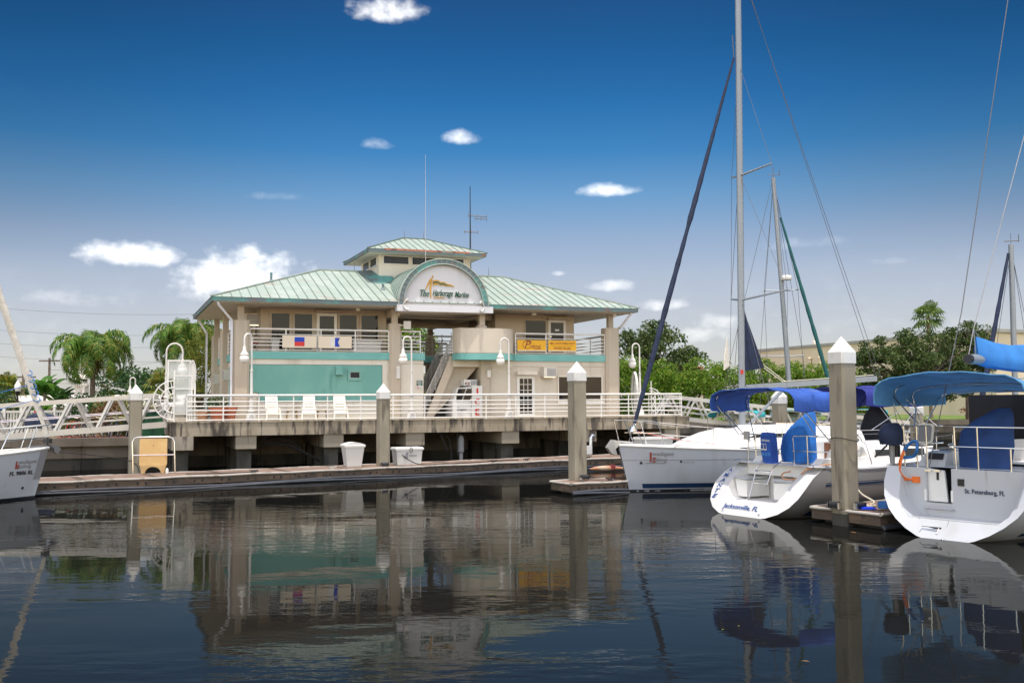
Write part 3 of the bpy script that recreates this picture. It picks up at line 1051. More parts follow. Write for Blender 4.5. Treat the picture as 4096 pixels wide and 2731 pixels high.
mb.add([(x, y, 5.24) for x, y in po] + [(16.27, 4, 5.24), (12.95, 4, 5.24)], [tuple(range(len(po) + 2))])
mb.build('balcony_edge', teal_band, bal, 35)
bb('landing', soffit_mat, (12.97, 16.2, 2.95, 6.2, 4.9, 5.235))
mb = MB(FB)
mb.prism([(11.55, F), (11.95, F), (13.05, 4.9), (13.05, 5.5), (12.85, 5.5)], lambda x, z: (x, 3.05, z), lambda x, z: (x, 3.2, z))
mb.prism([(11.55, F), (11.95, F), (13.05, 4.9), (13.05, 5.5), (12.85, 5.5)], lambda x, z: (x, 4.5, z), lambda x, z: (x, 4.65, z))
mb.prism([(11.95, F), (12.0, F), (14.4, 4.9), (13.05, 4.9)], lambda x, z: (x, 3.32, z), lambda x, z: (x, 4.4, z))
st = mb.build('stair', pillar_beige, bld)
mb = MB(FB)
for i in range(16):
    f = i / 15
    mb.box(11.5 + 1.42 * f, 11.78 + 1.42 * f, 3.2, 4.5, F + .15 + 3.1 * f, F + .19 + 3.1 * f)
mb.build('tread', concrete_cap, st)
mb = MB(FB)
for b in (3.05, 4.6):
    for o_ in (0, .16, .32, .48, .64):
        mb.tube([(11.45, b, F + .35 + o_), (12.95, b, 5.75 + o_)], .022 if o_ < .6 else .035, 6)
    for k in range(6):
        x = 11.5 + 1.4 * k / 5
        mb.tube([(x, b, F + .05 + 3.35 * k / 5), (x, b, F + 1.0 + 3.35 * k / 5)], .022, 6)
mb.build('stair_rail', shaded_rail, st)

# balcony railings
for p, q, k in (((2.85, 3.0), (9.62, 3.0), 1.72), ((10.25, 3.0), (11.25, 3.0), 1.2), ((16.4, 3.0), (21.55, 3.0), 1.74)):
    railing('railing', '', [W(*p, 5.6), W(*q, 5.6)], 1.07, base=bld, post_every=k)
railing('railing', '', [W(2.3, 3.6, 5.6), W(2.3, 7.2, 5.6)], 1.07, base=bld, post_every=1.8)
railing('railing', '', [W(2.3, 8.2, 5.6), W(2.3, 11.8, 5.6)], 1.07, base=bld, post_every=1.8)
railing('railing', '', [W(11.4, 6.3, 5.6), W(14.4, 6.3, 5.6)], 1.07, base=bld, post_every=1.5, mat=shaded_rail)
railing('railing', '', [W(9.9, 12.6, 5.6), W(15.8, 12.6, 5.6)], 1.07, base=bld, post_every=1.5, mat=shaded_rail)
railing('railing', '', [W(22.0, 3.6, 5.6), W(22.0, 11.8, 5.6)], 1.07, base=bld, post_every=2, mat=shaded_rail)

# downspouts
for pts in ([(1.25, 2.1, 7.85), (1.3, 2.15, 7.7), (1.95, 2.75, 7.05), (1.97, 2.78, 6.9), (1.97, 2.78, F + .05)], [(1.25, 12.8, 7.85), (1.3, 12.7, 7.7), (1.66, 12.1, 7.0), (1.66, 12.1, F)], [(22.75, 2.15, 7.85), (22.7, 2.2, 7.75), (22.4, 2.75, 7.1), (22.36, 3.15, 7.0), (22.38, 3.3, F)]):
    mb = MB(FB)
    for p, q in zip(pts, pts[1:]):
        mb.bar(p, q, .1, .1, up=(0, 1, 0))
    mb.build('downspout', white_sign, bld)
# wall lamps
for a, b, z in ((10.05, 2.80, 4.28), (14.8, 2.70, 4.36)):
    mb = MB(FB)
    mb.lathe([(.11, 0), (.11, .62 if a < 12 else .36)], 12, (a, b, z))
    mb.box(a - .05, a + .05, b, 3.0, z + .1, z + .25)
    mb.build('wall_lamp', white_paint, bld, 40)
mb = MB(FB)
mb.box(10.25, 10.62, 2.5, 2.54, 6.75, 7.15)
mb.tube([(9.93, 2.95, 6.95), (10.43, 2.6, 6.95)], .04, 6)
mb.build('antenna_panel', ac_beige, bld)
for a, b in ((6.0, 3.2), (19.0, 3.2)):
    bb('junction_box', ac_beige, (8.0 if a < 10 else 17.4, 8.2 if a < 10 else 17.62, 3.1, 3.25, 7.66, 7.828))
mb = MB(FB)
mb.lathe([(.11, 0), (.11, .08)], 10, (22.0, 2.7, 7.74))
mb.ball((22.0, 2.7, 7.72), .1, 8)
mb.build('dome_camera', white_paint, bld, 40)
# ------------------------------------------------------------------ things on the pier
def make_lamp(label, h=3.92, reach=.42, group='white gooseneck lamps on the pier', gr=.215):
    t_ = thing('street_lamp', label, 'street lamp', group)
    mb = MB()
    mb.lathe([(.24, 0), (.24, .05), (.21, .10), (.20, .26), (.13, .36), (.16, .40), (.16, .44), (.10, .50), (.085, .9), (.075, 1.05), (.11, 1.09), (.11, 1.13), (.07, 1.17)], 16)
    mb.build('base', white_paint, t_, 40)
    mb = MB()
    mb.tube([(0, 0, 1.1), (0, 0, 2.3)], [.07, .055], 10)
    mb.lathe([(.075, 2.26), (.075, 2.32)], 10)
    pts = [(0, 0, 2.3), (0, 0, h - reach / 2)] + [(reach / 2 - reach / 2 * math.cos(R(x)), 0, h - reach / 2 + reach / 2 * math.sin(R(x)) * 1.1) for x in range(20, 181, 20)] + [(reach, 0, h - reach / 2 - .35)]
    mb.tube(pts, .042, 8)
    mb.build('pole', white_paint, t_, 40)
    zt = h - reach / 2 - .33
    mb = MB()
    mb.lathe([(.05, 0), (.055, -.06), (.075, -.08), (.08, -.2), (.14, -.3), (.15, -.33), (.19, -.37), (.19, -.42)], 16, (reach, 0, zt))
    mb.build('cap', white_paint, t_, 40)
    mb = MB()
    mb.ball((reach, 0, zt - .42 - gr * .75), gr, 14)
    mb.build('globe', globe_mat, t_, 60)
    return t_


globe_mat = pmat('opal_globe', (.84, .81, .75), .3, var=.02)
RZ20 = R(20)
lamp = make_lamp('white gooseneck lamp standing left of the teal wall panel')
lamp.matrix_basis = at(*W(2.62, .55, DZ), R(20 + 215))
dup(lamp, 'white gooseneck lamp in front of the green notice by the stairs', M=at(*W(10.08, .55, DZ), R(205)))
dup(lamp, 'white gooseneck lamp between the ice box and the french door', M=at(*W(15.05, .55, DZ), R(190)))
dup(lamp, 'white gooseneck lamp by the right corner behind the dark blue furled sail', M=at(*W(23.65, 3.0, DZ), R(195)))
lb = make_lamp('tall white lamp with wide hook rising behind the left gate', 3.75, .78, gr=.24)
lb.matrix_basis = at(*W(-.75, 6.3, DZ), R(8))


def make_chair():
    t_ = thing('deck_chair', 'white plastic deck chair nearest the left lamp', 'chair', 'white deck chairs behind the pier railing')
    mb = MB()
    for k in range(5):
        y = .05 + .105 * k
        mb.box(-.27, .27, y, y + .08, .30 - .02 * k + .0, .33 - .02 * k)
    mb.box(-.27, .27, -.06, .045, .28, .33)
    mb.build('seat', plastic_white, t_)
    mb = MB()
    pr = lambda x, s: (x, .52 + s * .42, .24 + s * .91)
    for i, s in enumerate([.10, .25, .40, .55, .70]):
        a, b = pr(0, s), pr(0, s + .11)
        mb.bar(V(pr(-.23, s + .055)), V(pr(.23, s + .055)), .025, .10, up=(0, .42, .91))
    for x in (-.25, .25):
        mb.bar(pr(x, .02), pr(x, .86), .06, .03, up=(0, -.91, .42))
    mb.prism([(-.28, .84), (.28, .84), (.28, .95), (.22, 1.0), (.1, .99), (.08, 1.02), (-.08, 1.02), (-.1, .99), (-.22, 1.0), (-.28, .95)], lambda x, s: pr(x, s), lambda x, s: tuple(V(pr(x, s)) + V((0, .03, -.014))))
    mb.build('backrest', plastic_white, t_)
    for sx in (-1, 1):
        mb = MB()
        mb.bar((sx * .33, -.12, .0), (sx * .29, .02, .52), .06, .05, up=(0, 1, 0))
        mb.build('leg', plastic_white, t_)
        mb = MB()
        mb.bar((sx * .33, .62, .0), (sx * .28, .42, .52), .06, .05, up=(0, 1, 0))
        mb.build('leg', plastic_white, t_)
        mb = MB()
        mb.bar((sx * .30, -.04, .53), (sx * .30, .62, .57), .07, .035)
        mb.build('armrest', plastic_white, t_)
    return t_


ch = make_chair()
ch.matrix_basis = at(*W(3.72, 1.3, DZ), R(20))
dup(ch, 'white plastic deck chair between the two small tan tables', M=at(*W(5.36, 1.3, DZ), R(12)))
dup(ch, 'white plastic deck chair nearest the middle dock pile', M=at(*W(6.86, 1.3, DZ), R(15)))


def make_table():
    t_ = thing('side_table', 'small tan plastic table right of the left deck chair', 'table', 'small tan tables between the chairs')
    mb = MB()
    mb.box(-.24, .24, -.2, .2, .42, .46)
    mb.build('table_top', plastic_tan, t_)
    for x in (-1, 1):
        for y in (-1, 1):
            mb = MB()
            mb.bar((x * .25, y * .2, 0), (x * .19, y * .15, .42), .05, .04, up=(0, 1, 0))
            mb.build('leg', plastic_tan, t_)
    return t_


tb = make_table()
tb.matrix_basis = at(*W(4.62, 1.6, DZ), R(20))
dup(tb, 'small tan plastic table right of the middle deck chair', M=at(*W(6.05, 1.7, DZ), R(20)))


def leaf_ball(mb, c, r, n, size, rz=1, seed=0, up=.3):
    """n leaf quads scattered through an ellipsoid"""
    rr = random.Random(seed)
    for _ in range(n):
        while True:
            p = V((rr.uniform(-1, 1), rr.uniform(-1, 1), rr.uniform(-1, 1)))
            if .2 < p.length < 1:
                break
        p = V((p.x * r, p.y * r, p.z * r * rz)) + V(c)
        d = V((rr.gauss(0, 1), rr.gauss(0, 1), rr.gauss(0, 1) + up)).normalized()
        a = d.cross(V((rr.gauss(0, 1), rr.gauss(0, 1), rr.gauss(0, 1)))).normalized()
        s = size * rr.uniform(.6, 1.4)
        b = d.cross(a) * s * .55
        a = a * s
        mb.add([p - a, p + b * .9 - a * .1, p + a, p - b * .9 - a * .1], [(0, 1, 2, 3)])


def planter(label, a, b, r, h, mat, plant=True, seed=1):
    t_ = thing('flower_pot', label, 'flower pot', 'clay pots by the left wall', M=at(*W(a, b, DZ)))
    F_ = at(*W(a, b, DZ))
    mb = MB(F_)
    mb.lathe([(r * .68, 0), (r * .95, h * .8), (r * 1.06, h * .81), (r * 1.08, h), (r * .95, h), (r * .9, h * .88)], 18)
    mb.build('pot', mat, t_, 35)
    if plant:
        mb = MB(F_)
        leaf_ball(mb, (0, 0, h + .22), r * 1.35, 420, .055, .62, seed)
        mb.build('plant', leaf_dark, t_)


planter('terracotta pot with a bushy green plant by the corner pillar', 1.25, 1.6, .36, .62, terracotta)
planter('plain terracotta pot right of the bushy plant', 1.85, 2.1, .33, .62, terracotta, False)
planter('low pale clay jar left of the bushy plant', .62, 1.9, .28, .42, clay, False)


def ac(label, P, ex, ey, w_=.7, h_=.5, d_=.45):
    t_ = thing('air_conditioner', label, 'air conditioner', 'wall air conditioners', M=MX.Translation(P))
    f = frame(P, ex, ey)
    mb = MB(f)
    mb.box(-w_ / 2, w_ / 2, -d_, 0, 0, h_)
    mb.build('casing', ac_beige, t_)
    mb = MB(f)
    mb.box(-w_ / 2 + .17, w_ / 2 - .03, -d_ - .012, -d_ - .002, .05, h_ - .05)
    g_ = mb.build('grille', grey, t_)
    mb = MB(f)
    for k in range(6):
        mb.box(-w_ / 2 + .17, w_ / 2 - .03, -d_ - .022, -d_ - .0125, .08 + k * (h_ - .14) / 6, .095 + k * (h_ - .14) / 6)
    mb.build('louvre', ac_beige, g_)
    mb = MB(f)
    mb.box(-w_ / 2 + .03, w_ / 2 - .03, -d_ * .8, -.01, -.05, -.004)
    mb.build('bracket', steel, t_)


ac('beige air conditioner in the wall right of the french door', W(18.15, 2.99, 4.40), e1, e2)
ac('air conditioner on the teal side wall nearer the corner', W(2.32, 5.4, 4.25), -e2, e1)
ac('air conditioner on the teal side wall behind the second pillar', W(2.32, 10.0, 4.15), -e2, e1)
ac('air conditioner high under the eave at the left end of the balcony', W(3.15, 5.3, 7.0), e1, e2, .8, .55, .5)
bb('ac_post', upper_beige, (2.95, 3.08, 5.3, 5.42, 5.6, 7.83), (3.3, 3.42, 6.4, 6.52, 5.6, 7.83))


def banner(label, a0, a1, z0, z1, mat, draw):
    P = W((a0 + a1) / 2, 2.93, (z0 + z1) / 2)
    t_ = thing('banner', label, 'banner', 'banners laced to the balcony railing', M=MX.Translation(P))
    f = frame(P, e1, Z, -e2)
    w_, h_ = (a1 - a0) / 2, (z1 - z0) / 2
    mb = MB(f)
    mb.box(-w_, w_, -h_, h_, 0, .012)
    c_ = mb.build('cloth', mat, t_)
    mb = MB(f)
    for sg in (-1, 1):
        n = 22
        pts = [(-w_ + 2 * w_ * i / n, sg * (h_ + (.09 if i % 2 else -.01)), .02) for i in range(n + 1)]
        mb.tube(pts, .007, 4)
    mb.build('lacing', rope_white, t_)
    draw(f, t_, w_, h_)


def flat(f, pl, z, mat, par, name, d=.004):
    mb = MB(f)
    mb.prism(pl, lambda x, y: (x, y, z + d), lambda x, y: (x, y, z))
    return mb.build(name, mat, par)


def flag_e(f, t_, w_, h_):
    flat(f, [(-.24, 0), (.24, 0), (.24, .22), (-.24, .22)], .0125, pmat('flag_blue', (.01, .05, .42), .7), t_, 'flag_stripe')
    flat(f, [(-.24, -.22), (.24, -.22), (.24, -.001), (-.24, -.001)], .0125, red, t_, 'flag_stripe')


def flag_a(f, t_, w_, h_):
    flat(f, [(-.26, -.22), (-.01, -.22), (-.01, .22), (-.26, .22)], .0125, white_paint, t_, 'flag_stripe')
    flat(f, [(-.009, -.22), (.24, -.22), (.14, 0), (.24, .22), (-.009, .22)], .0125, bpy.data.materials['flag_blue'], t_, 'flag_stripe')


def ban_p(f, t_, w_, h_):
    sub = lambda x, y: f @ MX.Translation((x, y, .0125))
    flat(f, [(-w_ + .01, -h_ + .01), (w_ - .01, -h_ + .01), (w_ - .01, -h_ + .05), (-w_ + .01, -h_ + .05)], .0125, white_paint, t_, 'hem')
    text('P', sub(-.22, .06), .38, .42, maroon, t_, shear=.35)
    mb = MB(f)
    mb.tube([(-.28 + .22 * math.cos(R(x)) * 1.0, .04 + .2 * math.sin(R(x)), .014) for x in range(20, 330, 20)], .014, 4)
    mb.build('flourish', maroon, t_)
    text('referred', sub(.2, -.02), .62, .2, maroon, t_, shear=.25)
    flat(f, [(-.05, -.12), (.5, -.12), (.5, -.112), (-.05, -.112)], .0125, maroon, t_, 'underline')
    text('YACHTS', sub(.3, -.17), .42, .08, maroon, t_, bold=.01)


def ban_y(f, t_, w_, h_):
    sub = lambda x, y: f @ MX.Translation((x, y, .0125))
    flat(f, [(-w_ + .01, -h_ + .01), (w_ - .01, -h_ + .01), (w_ - .01, -h_ + .05), (-w_ + .01, -h_ + .05)], .0125, white_paint, t_, 'hem')
    text('SMALL YACHTS TO MEGA YACHTS', sub(0, .14), 1.42, .1, maroon, t_, bold=.012)
    flat(f, [(-.66, .01), (.66, .01), (.66, .02), (-.66, .02)], .0125, maroon, t_, 'underline')
    text('POWER OR SAIL', sub(0, -.12), .98, .13, maroon, t_, bold=.012)


banner('cream banner with a blue over red flag', 4.36, 6.0, 5.77, 6.36, cream, flag_e)
banner('cream banner with a white and blue swallowtail flag', 6.09, 7.73, 5.77, 6.36, cream, flag_a)
banner('yellow banner with curly red lettering by the rounded balcony', 16.47, 18.08, 5.74, 6.33, yellow, ban_p)
banner('yellow banner with two lines of red capitals', 18.22, 19.83, 5.74, 6.33, yellow, ban_y)

# notice by the passage
P = W(11.2, 2.99, 3.97)
t_ = thing('notice_sign', 'green and white notice on the wall by the stairs', 'sign', M=MX.Translation(P))
f = frame(P, e1, Z, -e2)
flat(f, [(-.165, -.24), (.165, -.24), (.165, .24), (-.165, .24)], 0, white_paint, t_, 'board', .012)
flat(f, [(-.155, -.04), (.155, -.04), (.155, .23), (-.155, .23)], .0125, green_dark, t_, 'green_field')
for i, s_ in enumerate(('FAMILY', 'FRIENDLY', 'AREA')):
    text(s_, f @ MX.Translation((0, .175 - i * .082, .017)), .26 if i < 2 else .17, .06, white_paint, t_, bold=.02)
text('NO SMOKING', f @ MX.Translation((.06, -.15, .0125)), .15, .04, black, t_, bold=.01)
mb = MB(f)
mb.tube([(-.08 + .055 * math.cos(R(x)), -.14 + .055 * math.sin(R(x)), .016) for x in range(0, 361, 30)], .008, 4, cap=False)
mb.tube([(-.118, -.102, .018), (-.042, -.178, .018)], .007, 4)
mb.build('prohibition_mark', red, t_)

# ice merchandiser below the stair
P = W(12.9, 3.35, F)
t_ = thing('ice_box', 'white ice box with red letters under the stair landing', 'ice box', M=at(P.x, P.y, P.z, R(20)))
mb = MB(FB)
mb.prism([(13.86, F), (14.42, F), (14.42, F + 1.62), (13.86, F + 1.62)], lambda x, z: (x, 2.62, z), lambda x, z: (x, 3.9, z))
mb.prism([(12.85, F), (13.855, F), (13.855, F + 1.58), (13.1, F + 1.5), (12.85, F + .78)], lambda x, z: (x, 2.72, z), lambda x, z: (x, 3.9, z))
mb.build('cabinet', fibreglass, t_)
mb = MB(FB)
for x0 in (0, 1):
    q = lambda s, u_: (12.86 + .05 + .25 * u_ + (.44 * s) + .0, 2.70, F + .84 + .66 * u_)
    mb.add([q(x0 + .06, .03), q(x0 + .94, .03), q(x0 + .94, .95), q(x0 + .06, .95)], [(0, 1, 2, 3)])
mb.build('door', glass, t_)
for i, s_ in enumerate('ICE'):
    text(s_, frame(W(14.14, 2.605, F + 1.32 - .52 * i), e1, Z, -e2), (.09, .25, .22)[i], .34, red, t_, depth=.006, bold=.03)
P2 = frame(W(13.35, 2.705, F + .42), e1, Z, -e2)
text('Dolphin', P2, .5, .22, navy, t_, shear=.2)
tp = thing('ice_sign_box', 'small white and red box standing on the ice box', 'box', M=at(*W(13.95, 3.0, F + 1.625), R(20)))
mb = MB(FB)
mb.box(13.5, 14.2, 2.8, 3.3, F + 1.625, F + 1.93)
mb.build('casing', fibreglass, tp)
mb = MB(FB)
for k in range(4):
    mb.box(13.87 + k * .085, 13.93 + k * .085, 2.788, 2.798, F + 1.66, F + 1.89)
mb.build('vent', grey, tp)
text('ICE', frame(W(13.68, 2.795, F + 1.73), e1, Z, -e2), .26, .15, maroon, tp, bold=.03)

# aerials behind the roof
def aerial(name, label, a, b, z0, z1, r, arms=()):
    P = W(a, b, z0)
    t_ = thing(name, label, 'antenna', M=MX.Translation(P))
    mb = MB(FB)
    mb.tube([(a, b, z0), (a, b, z0 + (z1 - z0) * .35), (a, b, z1)], [r, r * .8, r * .35], 6)
    mb.build('mast', black if arms else alu, t_)
    for z, l0, l1 in arms:
        mb = MB(FB)
        mb.tube([(a + l0, b, z), (a + l1, b, z + .02)], .03, 5)
        for k in (l0, (l0 + l1) / 2, l1):
            mb.tube([(a + k, b, z - .09), (a + k, b, z + .12)], .014, 5)
        mb.build('crossarm', wire, t_)


aerial('whip_aerial', 'tall thin grey whip aerial rising in front of the cupola', 11.35, 2.4, 9.9, 15.65, .018)
aerial('radio_mast', 'dark radio mast with crossarms behind the cupola roof', 15.9, 8.6, 9.2, 15.6, .06, ((13.85, -.1, 1.0), (12.9, -.35, .45), (13.7, .3, 1.0)))

# ------------------------------------------------------------------ gates with radiating bars
def fan(mb, c, u, v, rads, t0, t1, spokes, r=.028):
    c, u, v = V(c), V(u), V(v)
    for q in rads:
        mb.tube([c + u * q * math.cos(R(t0 + (t1 - t0) * i / 20)) + v * q * math.sin(R(t0 + (t1 - t0) * i / 20)) for i in range(21)], r, 6)
    for i in range(spokes):
        t_ = R(t0 + (t1 - t0) * (i + .5) / spokes)
        d = u * math.cos(t_) + v * math.sin(t_)
        mb.tube([c + d * rads[0], c + d * rads[-1]], r * .75, 5)


gt = thing('security_gate', 'white gate with half wheel of bars at the gangway top', 'gate', M=at(*W(-.5, .6, DZ), R(20)))
c = W(-.72, .25, 3.25)
mb = MB()
fan(mb, c, -e1, Z, (.28, .56, .86), -90, 90, 9)
mb.tube([c - Z * .95, c + Z * .95], .04, 6)
mb.build('bar_fan', white_rail, gt, 40)
mb = MB(FB)
for a, b, h in ((-.72, .3, 2.25), (.02, .3, 2.05), (-.95, .9, 2.75), (.0, 1.2, 2.75), (.15, .3, 1.7)):
    mb.box(a - .035, a + .035, b - .035, b + .035, DZ, DZ + h)
mb.box(-.95, .0, .86, .94, 4.98, 5.05)
mb.box(-.72, .02, .27, .33, 4.3, 4.36)
mb.box(-.72, .15, .27, .33, 3.72, 3.77)
mb.box(-.72, .02, .27, .33, 2.62, 2.66)
mb.build('frame', white_rail, gt)
mb = MB(FB)
mb.box(-.93, -.02, .89, .905, 4.2, 4.97)
mb.build('clear_panel', plexi, gt)
mb = MB(FB)
mb.box(-.69, -.01, .29, .305, 2.68, 4.29)
mb.build('clear_panel', plexi, gt)
mb = MB(FB)
mb.add([(.1 + .13 * math.cos(R(x)), 1.1, 4.4 + .62 * math.sin(R(x))) for x in range(0, 360, 20)], [tuple(range(18))])
mb.tube([(.1 + .14 * math.cos(R(x)), 1.1, 4.4 + .63 * math.sin(R(x))) for x in range(0, 361, 20)], .03, 6, cap=False)
mb.build('oval_guard', white_paint, gt)

gt = thing('security_gate', 'white gate with tall oval clear guard at the right pier end', 'gate', M=at(*W(24.6, 5.5, DZ), R(20)))
mb = MB(FB)
ov = [(24.62, 5.6 - .95 * math.cos(R(x)), 3.5 + 1.25 * math.sin(R(x)) * (1 if math.sin(R(x)) > 0 else .9)) for x in range(0, 360, 15)]
ov = [(24.35 + (y - 4.6) * .35, y, z) for _, y, z in ov]
mb.add(ov, [tuple(range(len(ov)))])
mb.build('clear_panel', plexi, gt)
mb = MB(FB)
mb.tube(ov + [ov[0]], .035, 6)
mb.tube([(x + .12, y + .1, z + .02) for x, y, z in ov[:13]], .035, 6)
for k in range(8):
    y = 4.8 + k * .22
    mb.tube([(24.5 + (y - 4.6) * .35, y, DZ), (24.5 + (y - 4.6) * .35, y, 3.6 + 1.0 * math.sin(math.pi * (k + .6) / 8.5))], .018, 5)
mb.build('bars', white_rail, gt, 40)
mb = MB()
fan(mb, W(24.95, 4.2, 3.05), e1, Z, (.25, .6, .75), -90, 95, 6)
mb.tube([W(24.9, 4.0, DZ), W(24.9, 4.0, 4.2)], .035, 6)
mb.build('bar_fan', white_rail, gt, 40)


# ------------------------------------------------------------------ gangways
def gangway(label, p, q, wdt, h, n, side, dy=.0, hand=True):
    p, q = V(p), V(q)
    t_ = thing('gangway', label, 'gangway', 'aluminium gangways', M=MX.Translation(p))
    d = (q - p).normalized()
    sd = V((-d.y, d.x, 0)).normalized() * wdt
    for k, o_ in enumerate((V((0, 0, 0)), sd)):
        mb = MB()
        mb.bar(p + o_, q + o_, .14, .24)
        m0, m1 = p + o_ + d * .55 + Z * h, q + o_ - d * (.5 if side else .05) + Z * h
        mb.bar(m0, m1, .14, .19)
        mb.bar(q + o_, m1, .1, .13, up=(0, 1, 0))
        mb.bar(p + o_, m0, .1, .13, up=(0, 1, 0))
        for i in range(n):
            a = m0.lerp(m1, i / n) + d * .12
            b = m0.lerp(m1, (i + 1) / n) - d * .12
            c_ = (a + b) / 2 - Z * h
            mb.bar(a, c_ - d * .1, .10, .13, up=(0, 1, 0))
            mb.bar(b, c_ + d * .1, .10, .13, up=(0, 1, 0))
        mb.build('truss', alu, t_)
        mb = MB()
        for z in ((.62, .68) if hand else (.6,)):
            off = V((-d.y, d.x, 0)) * (.1 if k == 0 else -.1)
            mb.tube([p + o_ + off + Z * z, q + o_ + off + Z * z], .024, 6)
        mb.build('handrail', steel, t_, 40)
        mb = MB()
        mb.bar(p + o_ + Z * .36, q + o_ + Z * .36, .04, .07)
        mb.build('midrail', alu, t_)
    mb = MB()
    mb.bar(p + sd / 2 + Z * .06, q + sd / 2 + Z * .06, wdt - .14, .06)
    mb.build('walkway', alu, t_)
    return t_


def at_end(u, v, Y):
    return ony(u, v, Y)


ge = W(-1.0, .55, DZ - .12)
gangway('aluminium truss gangway leading up to the pier from the left', ge + V((-10.5, -3.3, -.75)), ge, 1.3, 1.32, 6, True)
ge2 = W(25.0, 3.3, DZ - .05)
ge3 = V((23.0, 56.0, .55))
gangway('aluminium gangway sloping down from the right pier end', ge2, ge3, 1.3, 1.15, 9, False)


# ------------------------------------------------------------------ concrete piles
A31 = R(31)


def make_pile(label, s=.5, top=4.0, cap=.28, pk=.40, group='capped concrete piles'):
    t_ = thing('mooring_pile', label, 'pile', group)
    h_, c_ = s / 2, .055
    oct_ = lambda k: [(k * x, k * y) for x, y in ((-h_ + c_, -h_), (h_ - c_, -h_), (h_, -h_ + c_), (h_, h_ - c_), (h_ - c_, h_), (-h_ + c_, h_), (-h_, h_ - c_), (-h_, -h_ + c_))]
    mb = MB()
    mb.prism(oct_(1), lambda x, y: (x, y, -1.5), lambda x, y: (x, y, top + .02))
    mb.build('shaft', pile_conc, t_)
    mb = MB()
    o1, o2 = oct_(1.07), oct_(1.03)
    mb.rings([[(x, y, top) for x, y in o1], [(x, y, top + cap) for x, y in o1], [(x * .94, y * .94, top + cap + .03) for x, y in o1], [(x * .02, y * .02, top + cap + pk) for x, y in o1]], cap0=True, cap1=True)
    mb.build('cap', pile_cap, t_, 25)
    mb = MB()
    mb.prism(oct_(1.012), lambda x, y: (x, y, -1), lambda x, y: (x, y, .30))
    mb.build('waterline_band', concrete_dark, t_)
    return t_


pl_ = make_pile('big capped concrete pile between the two sailboat sterns', .5, 4.0)
pl_.matrix_basis = at(8.25, 25.05, 0, A31)
dup(pl_, 'capped concrete pile at the finger dock left of the sailboat bow', M=at(2.24, 34.75, -.2, A31))
p2_ = make_pile('capped concrete pile on the dock between bin and dock box', .46, 3.25, .28, .36)
p2_.matrix_basis = at(-5.40, 41.95, 0, A31)
dup(p2_, 'capped concrete pile on the dock by the yellow step box', M=at(-15.28, 40.7, 0, A31))
p3_ = make_pile('distant capped pile behind the royal blue bimini', .5, 2.95, .28, .36)
p3_.matrix_basis = at(11.25, 42.3, 0, A31)
dup(p3_, 'distant capped pile standing below the oak tree', M=at(20.2, 50.2, -.55, A31))


# ------------------------------------------------------------------ floating docks
def dock(label, p, ang, L_, wd, z=.45, planks=2.6, group='floating docks', bolts=1.0, end_rub=True):
    """p: near corner at the start; runs along ang, widens to the left of it"""
    t_ = thing('floating_dock', label, 'dock', group, M=at(p[0], p[1], 0, ang))
    f = at(p[0], p[1], 0, ang)
    mb = MB(f)
    mb.box(.06, L_, .06, wd - .06, z - .05, z)
    mb.build('deck', dock_deck, t_)
    mb = MB(f)
    n = int(L_ / planks)
    for i in range(1, n + 1):
        x = i * L_ / (n + 1)
        mb.box(x - .13, x - .015, .08, wd - .08, z + .001, z + .006)
        mb.box(x + .015, x + .13, .08, wd - .08, z + .001, z + .006)
    mb.build('joint_plate', dock_side, t_)
    mb = MB(f)
    mb.box(0, L_, .0, .055, z - .30, z - .02)
    mb.box(0, L_, wd - .055, wd, z - .30, z - .02)
    mb.box(0, .055, .056, wd - .056, z - .30, z - .02)
    fas = mb
    mb = MB(f)
    for y, sg in ((-.02, -1), (wd + .02, 1)):
        pts = []
        m = max(4, int(L_ / .7))
        for i in range(m + 1):
            pts.append((L_ * i / m, y, z - .03 + .012 * math.sin(i * 1.7)))
        mb.tube(pts, .042, 8)
    mb.tube([(-.02, -.02, z - .03), (-.03, wd / 2, z - .03), (-.02, wd + .02, z - .03)], .042, 8)
    mb.build('rub_rail', rub_white, t_, 50)
    fas.k = 1
    x = .3
    while x < L_ - .2:
        for dx in (0, .28):
            fas.ball((x + dx, -.005, z - .18), .042, 5)
        x += bolts
    fas.build('fascia', [dock_side, black_rub], t_)
    mb = MB(f)
    k = 0
    x = .3
    while x < L_ - 1:
        mb.box(x, x + 2.0, .15, wd - .15, -.4, z - .31)
        x += 2.35
    mb.build('float', black_rub, t_)
    mb = MB(f)
    m = max(4, int(L_ / 1.2))
    for j, zz in enumerate((.10, .03)):
        mb.tube([(L_ * i / m, -.07 - .05 * j, zz + .035 * math.sin(i * .8 + j)) for i in range(m + 1)], .045, 6)
    mb.build('hose_line', hose, t_, 50)
    return t_


dk = dock('long brown floating dock in front of the pier', (-17.1, 33.85), R(31.6), 27.2, 2.35)
DF = at(-17.1, 33.85, 0, R(31.6))
dock('narrow finger dock around the pile by the sailboat bow', (1.92, 33.25), R(27), 2.2, 1.35, .40, planks=1, bolts=.5)
dock('finger dock around the big pile between the sailboats', (8.7, 23.95), R(31), 9.5, 2.1, .40, bolts=.9)


def cleat(label, x, y, z, rz, mat=black_rub):
    t_ = thing('dock_cleat', label, 'cleat', 'dock cleats', M=at(x, y, z, rz))
    mb = MB(at(x, y, z, rz))
    mb.tube([(-.17, 0, .09), (-.1, 0, .075), (.1, 0, .075), (.17, 0, .09)], .022, 6)
    for q in (-.05, .05):
        mb.tube([(q, 0, 0), (q, 0, .07)], .024, 6)
    mb.box(-.09, .09, -.04, .04, 0, .012)
    mb.build('horn', mat, t_)


def dpt(x, y, z=.452):
    return DF @ V((x, y, z))


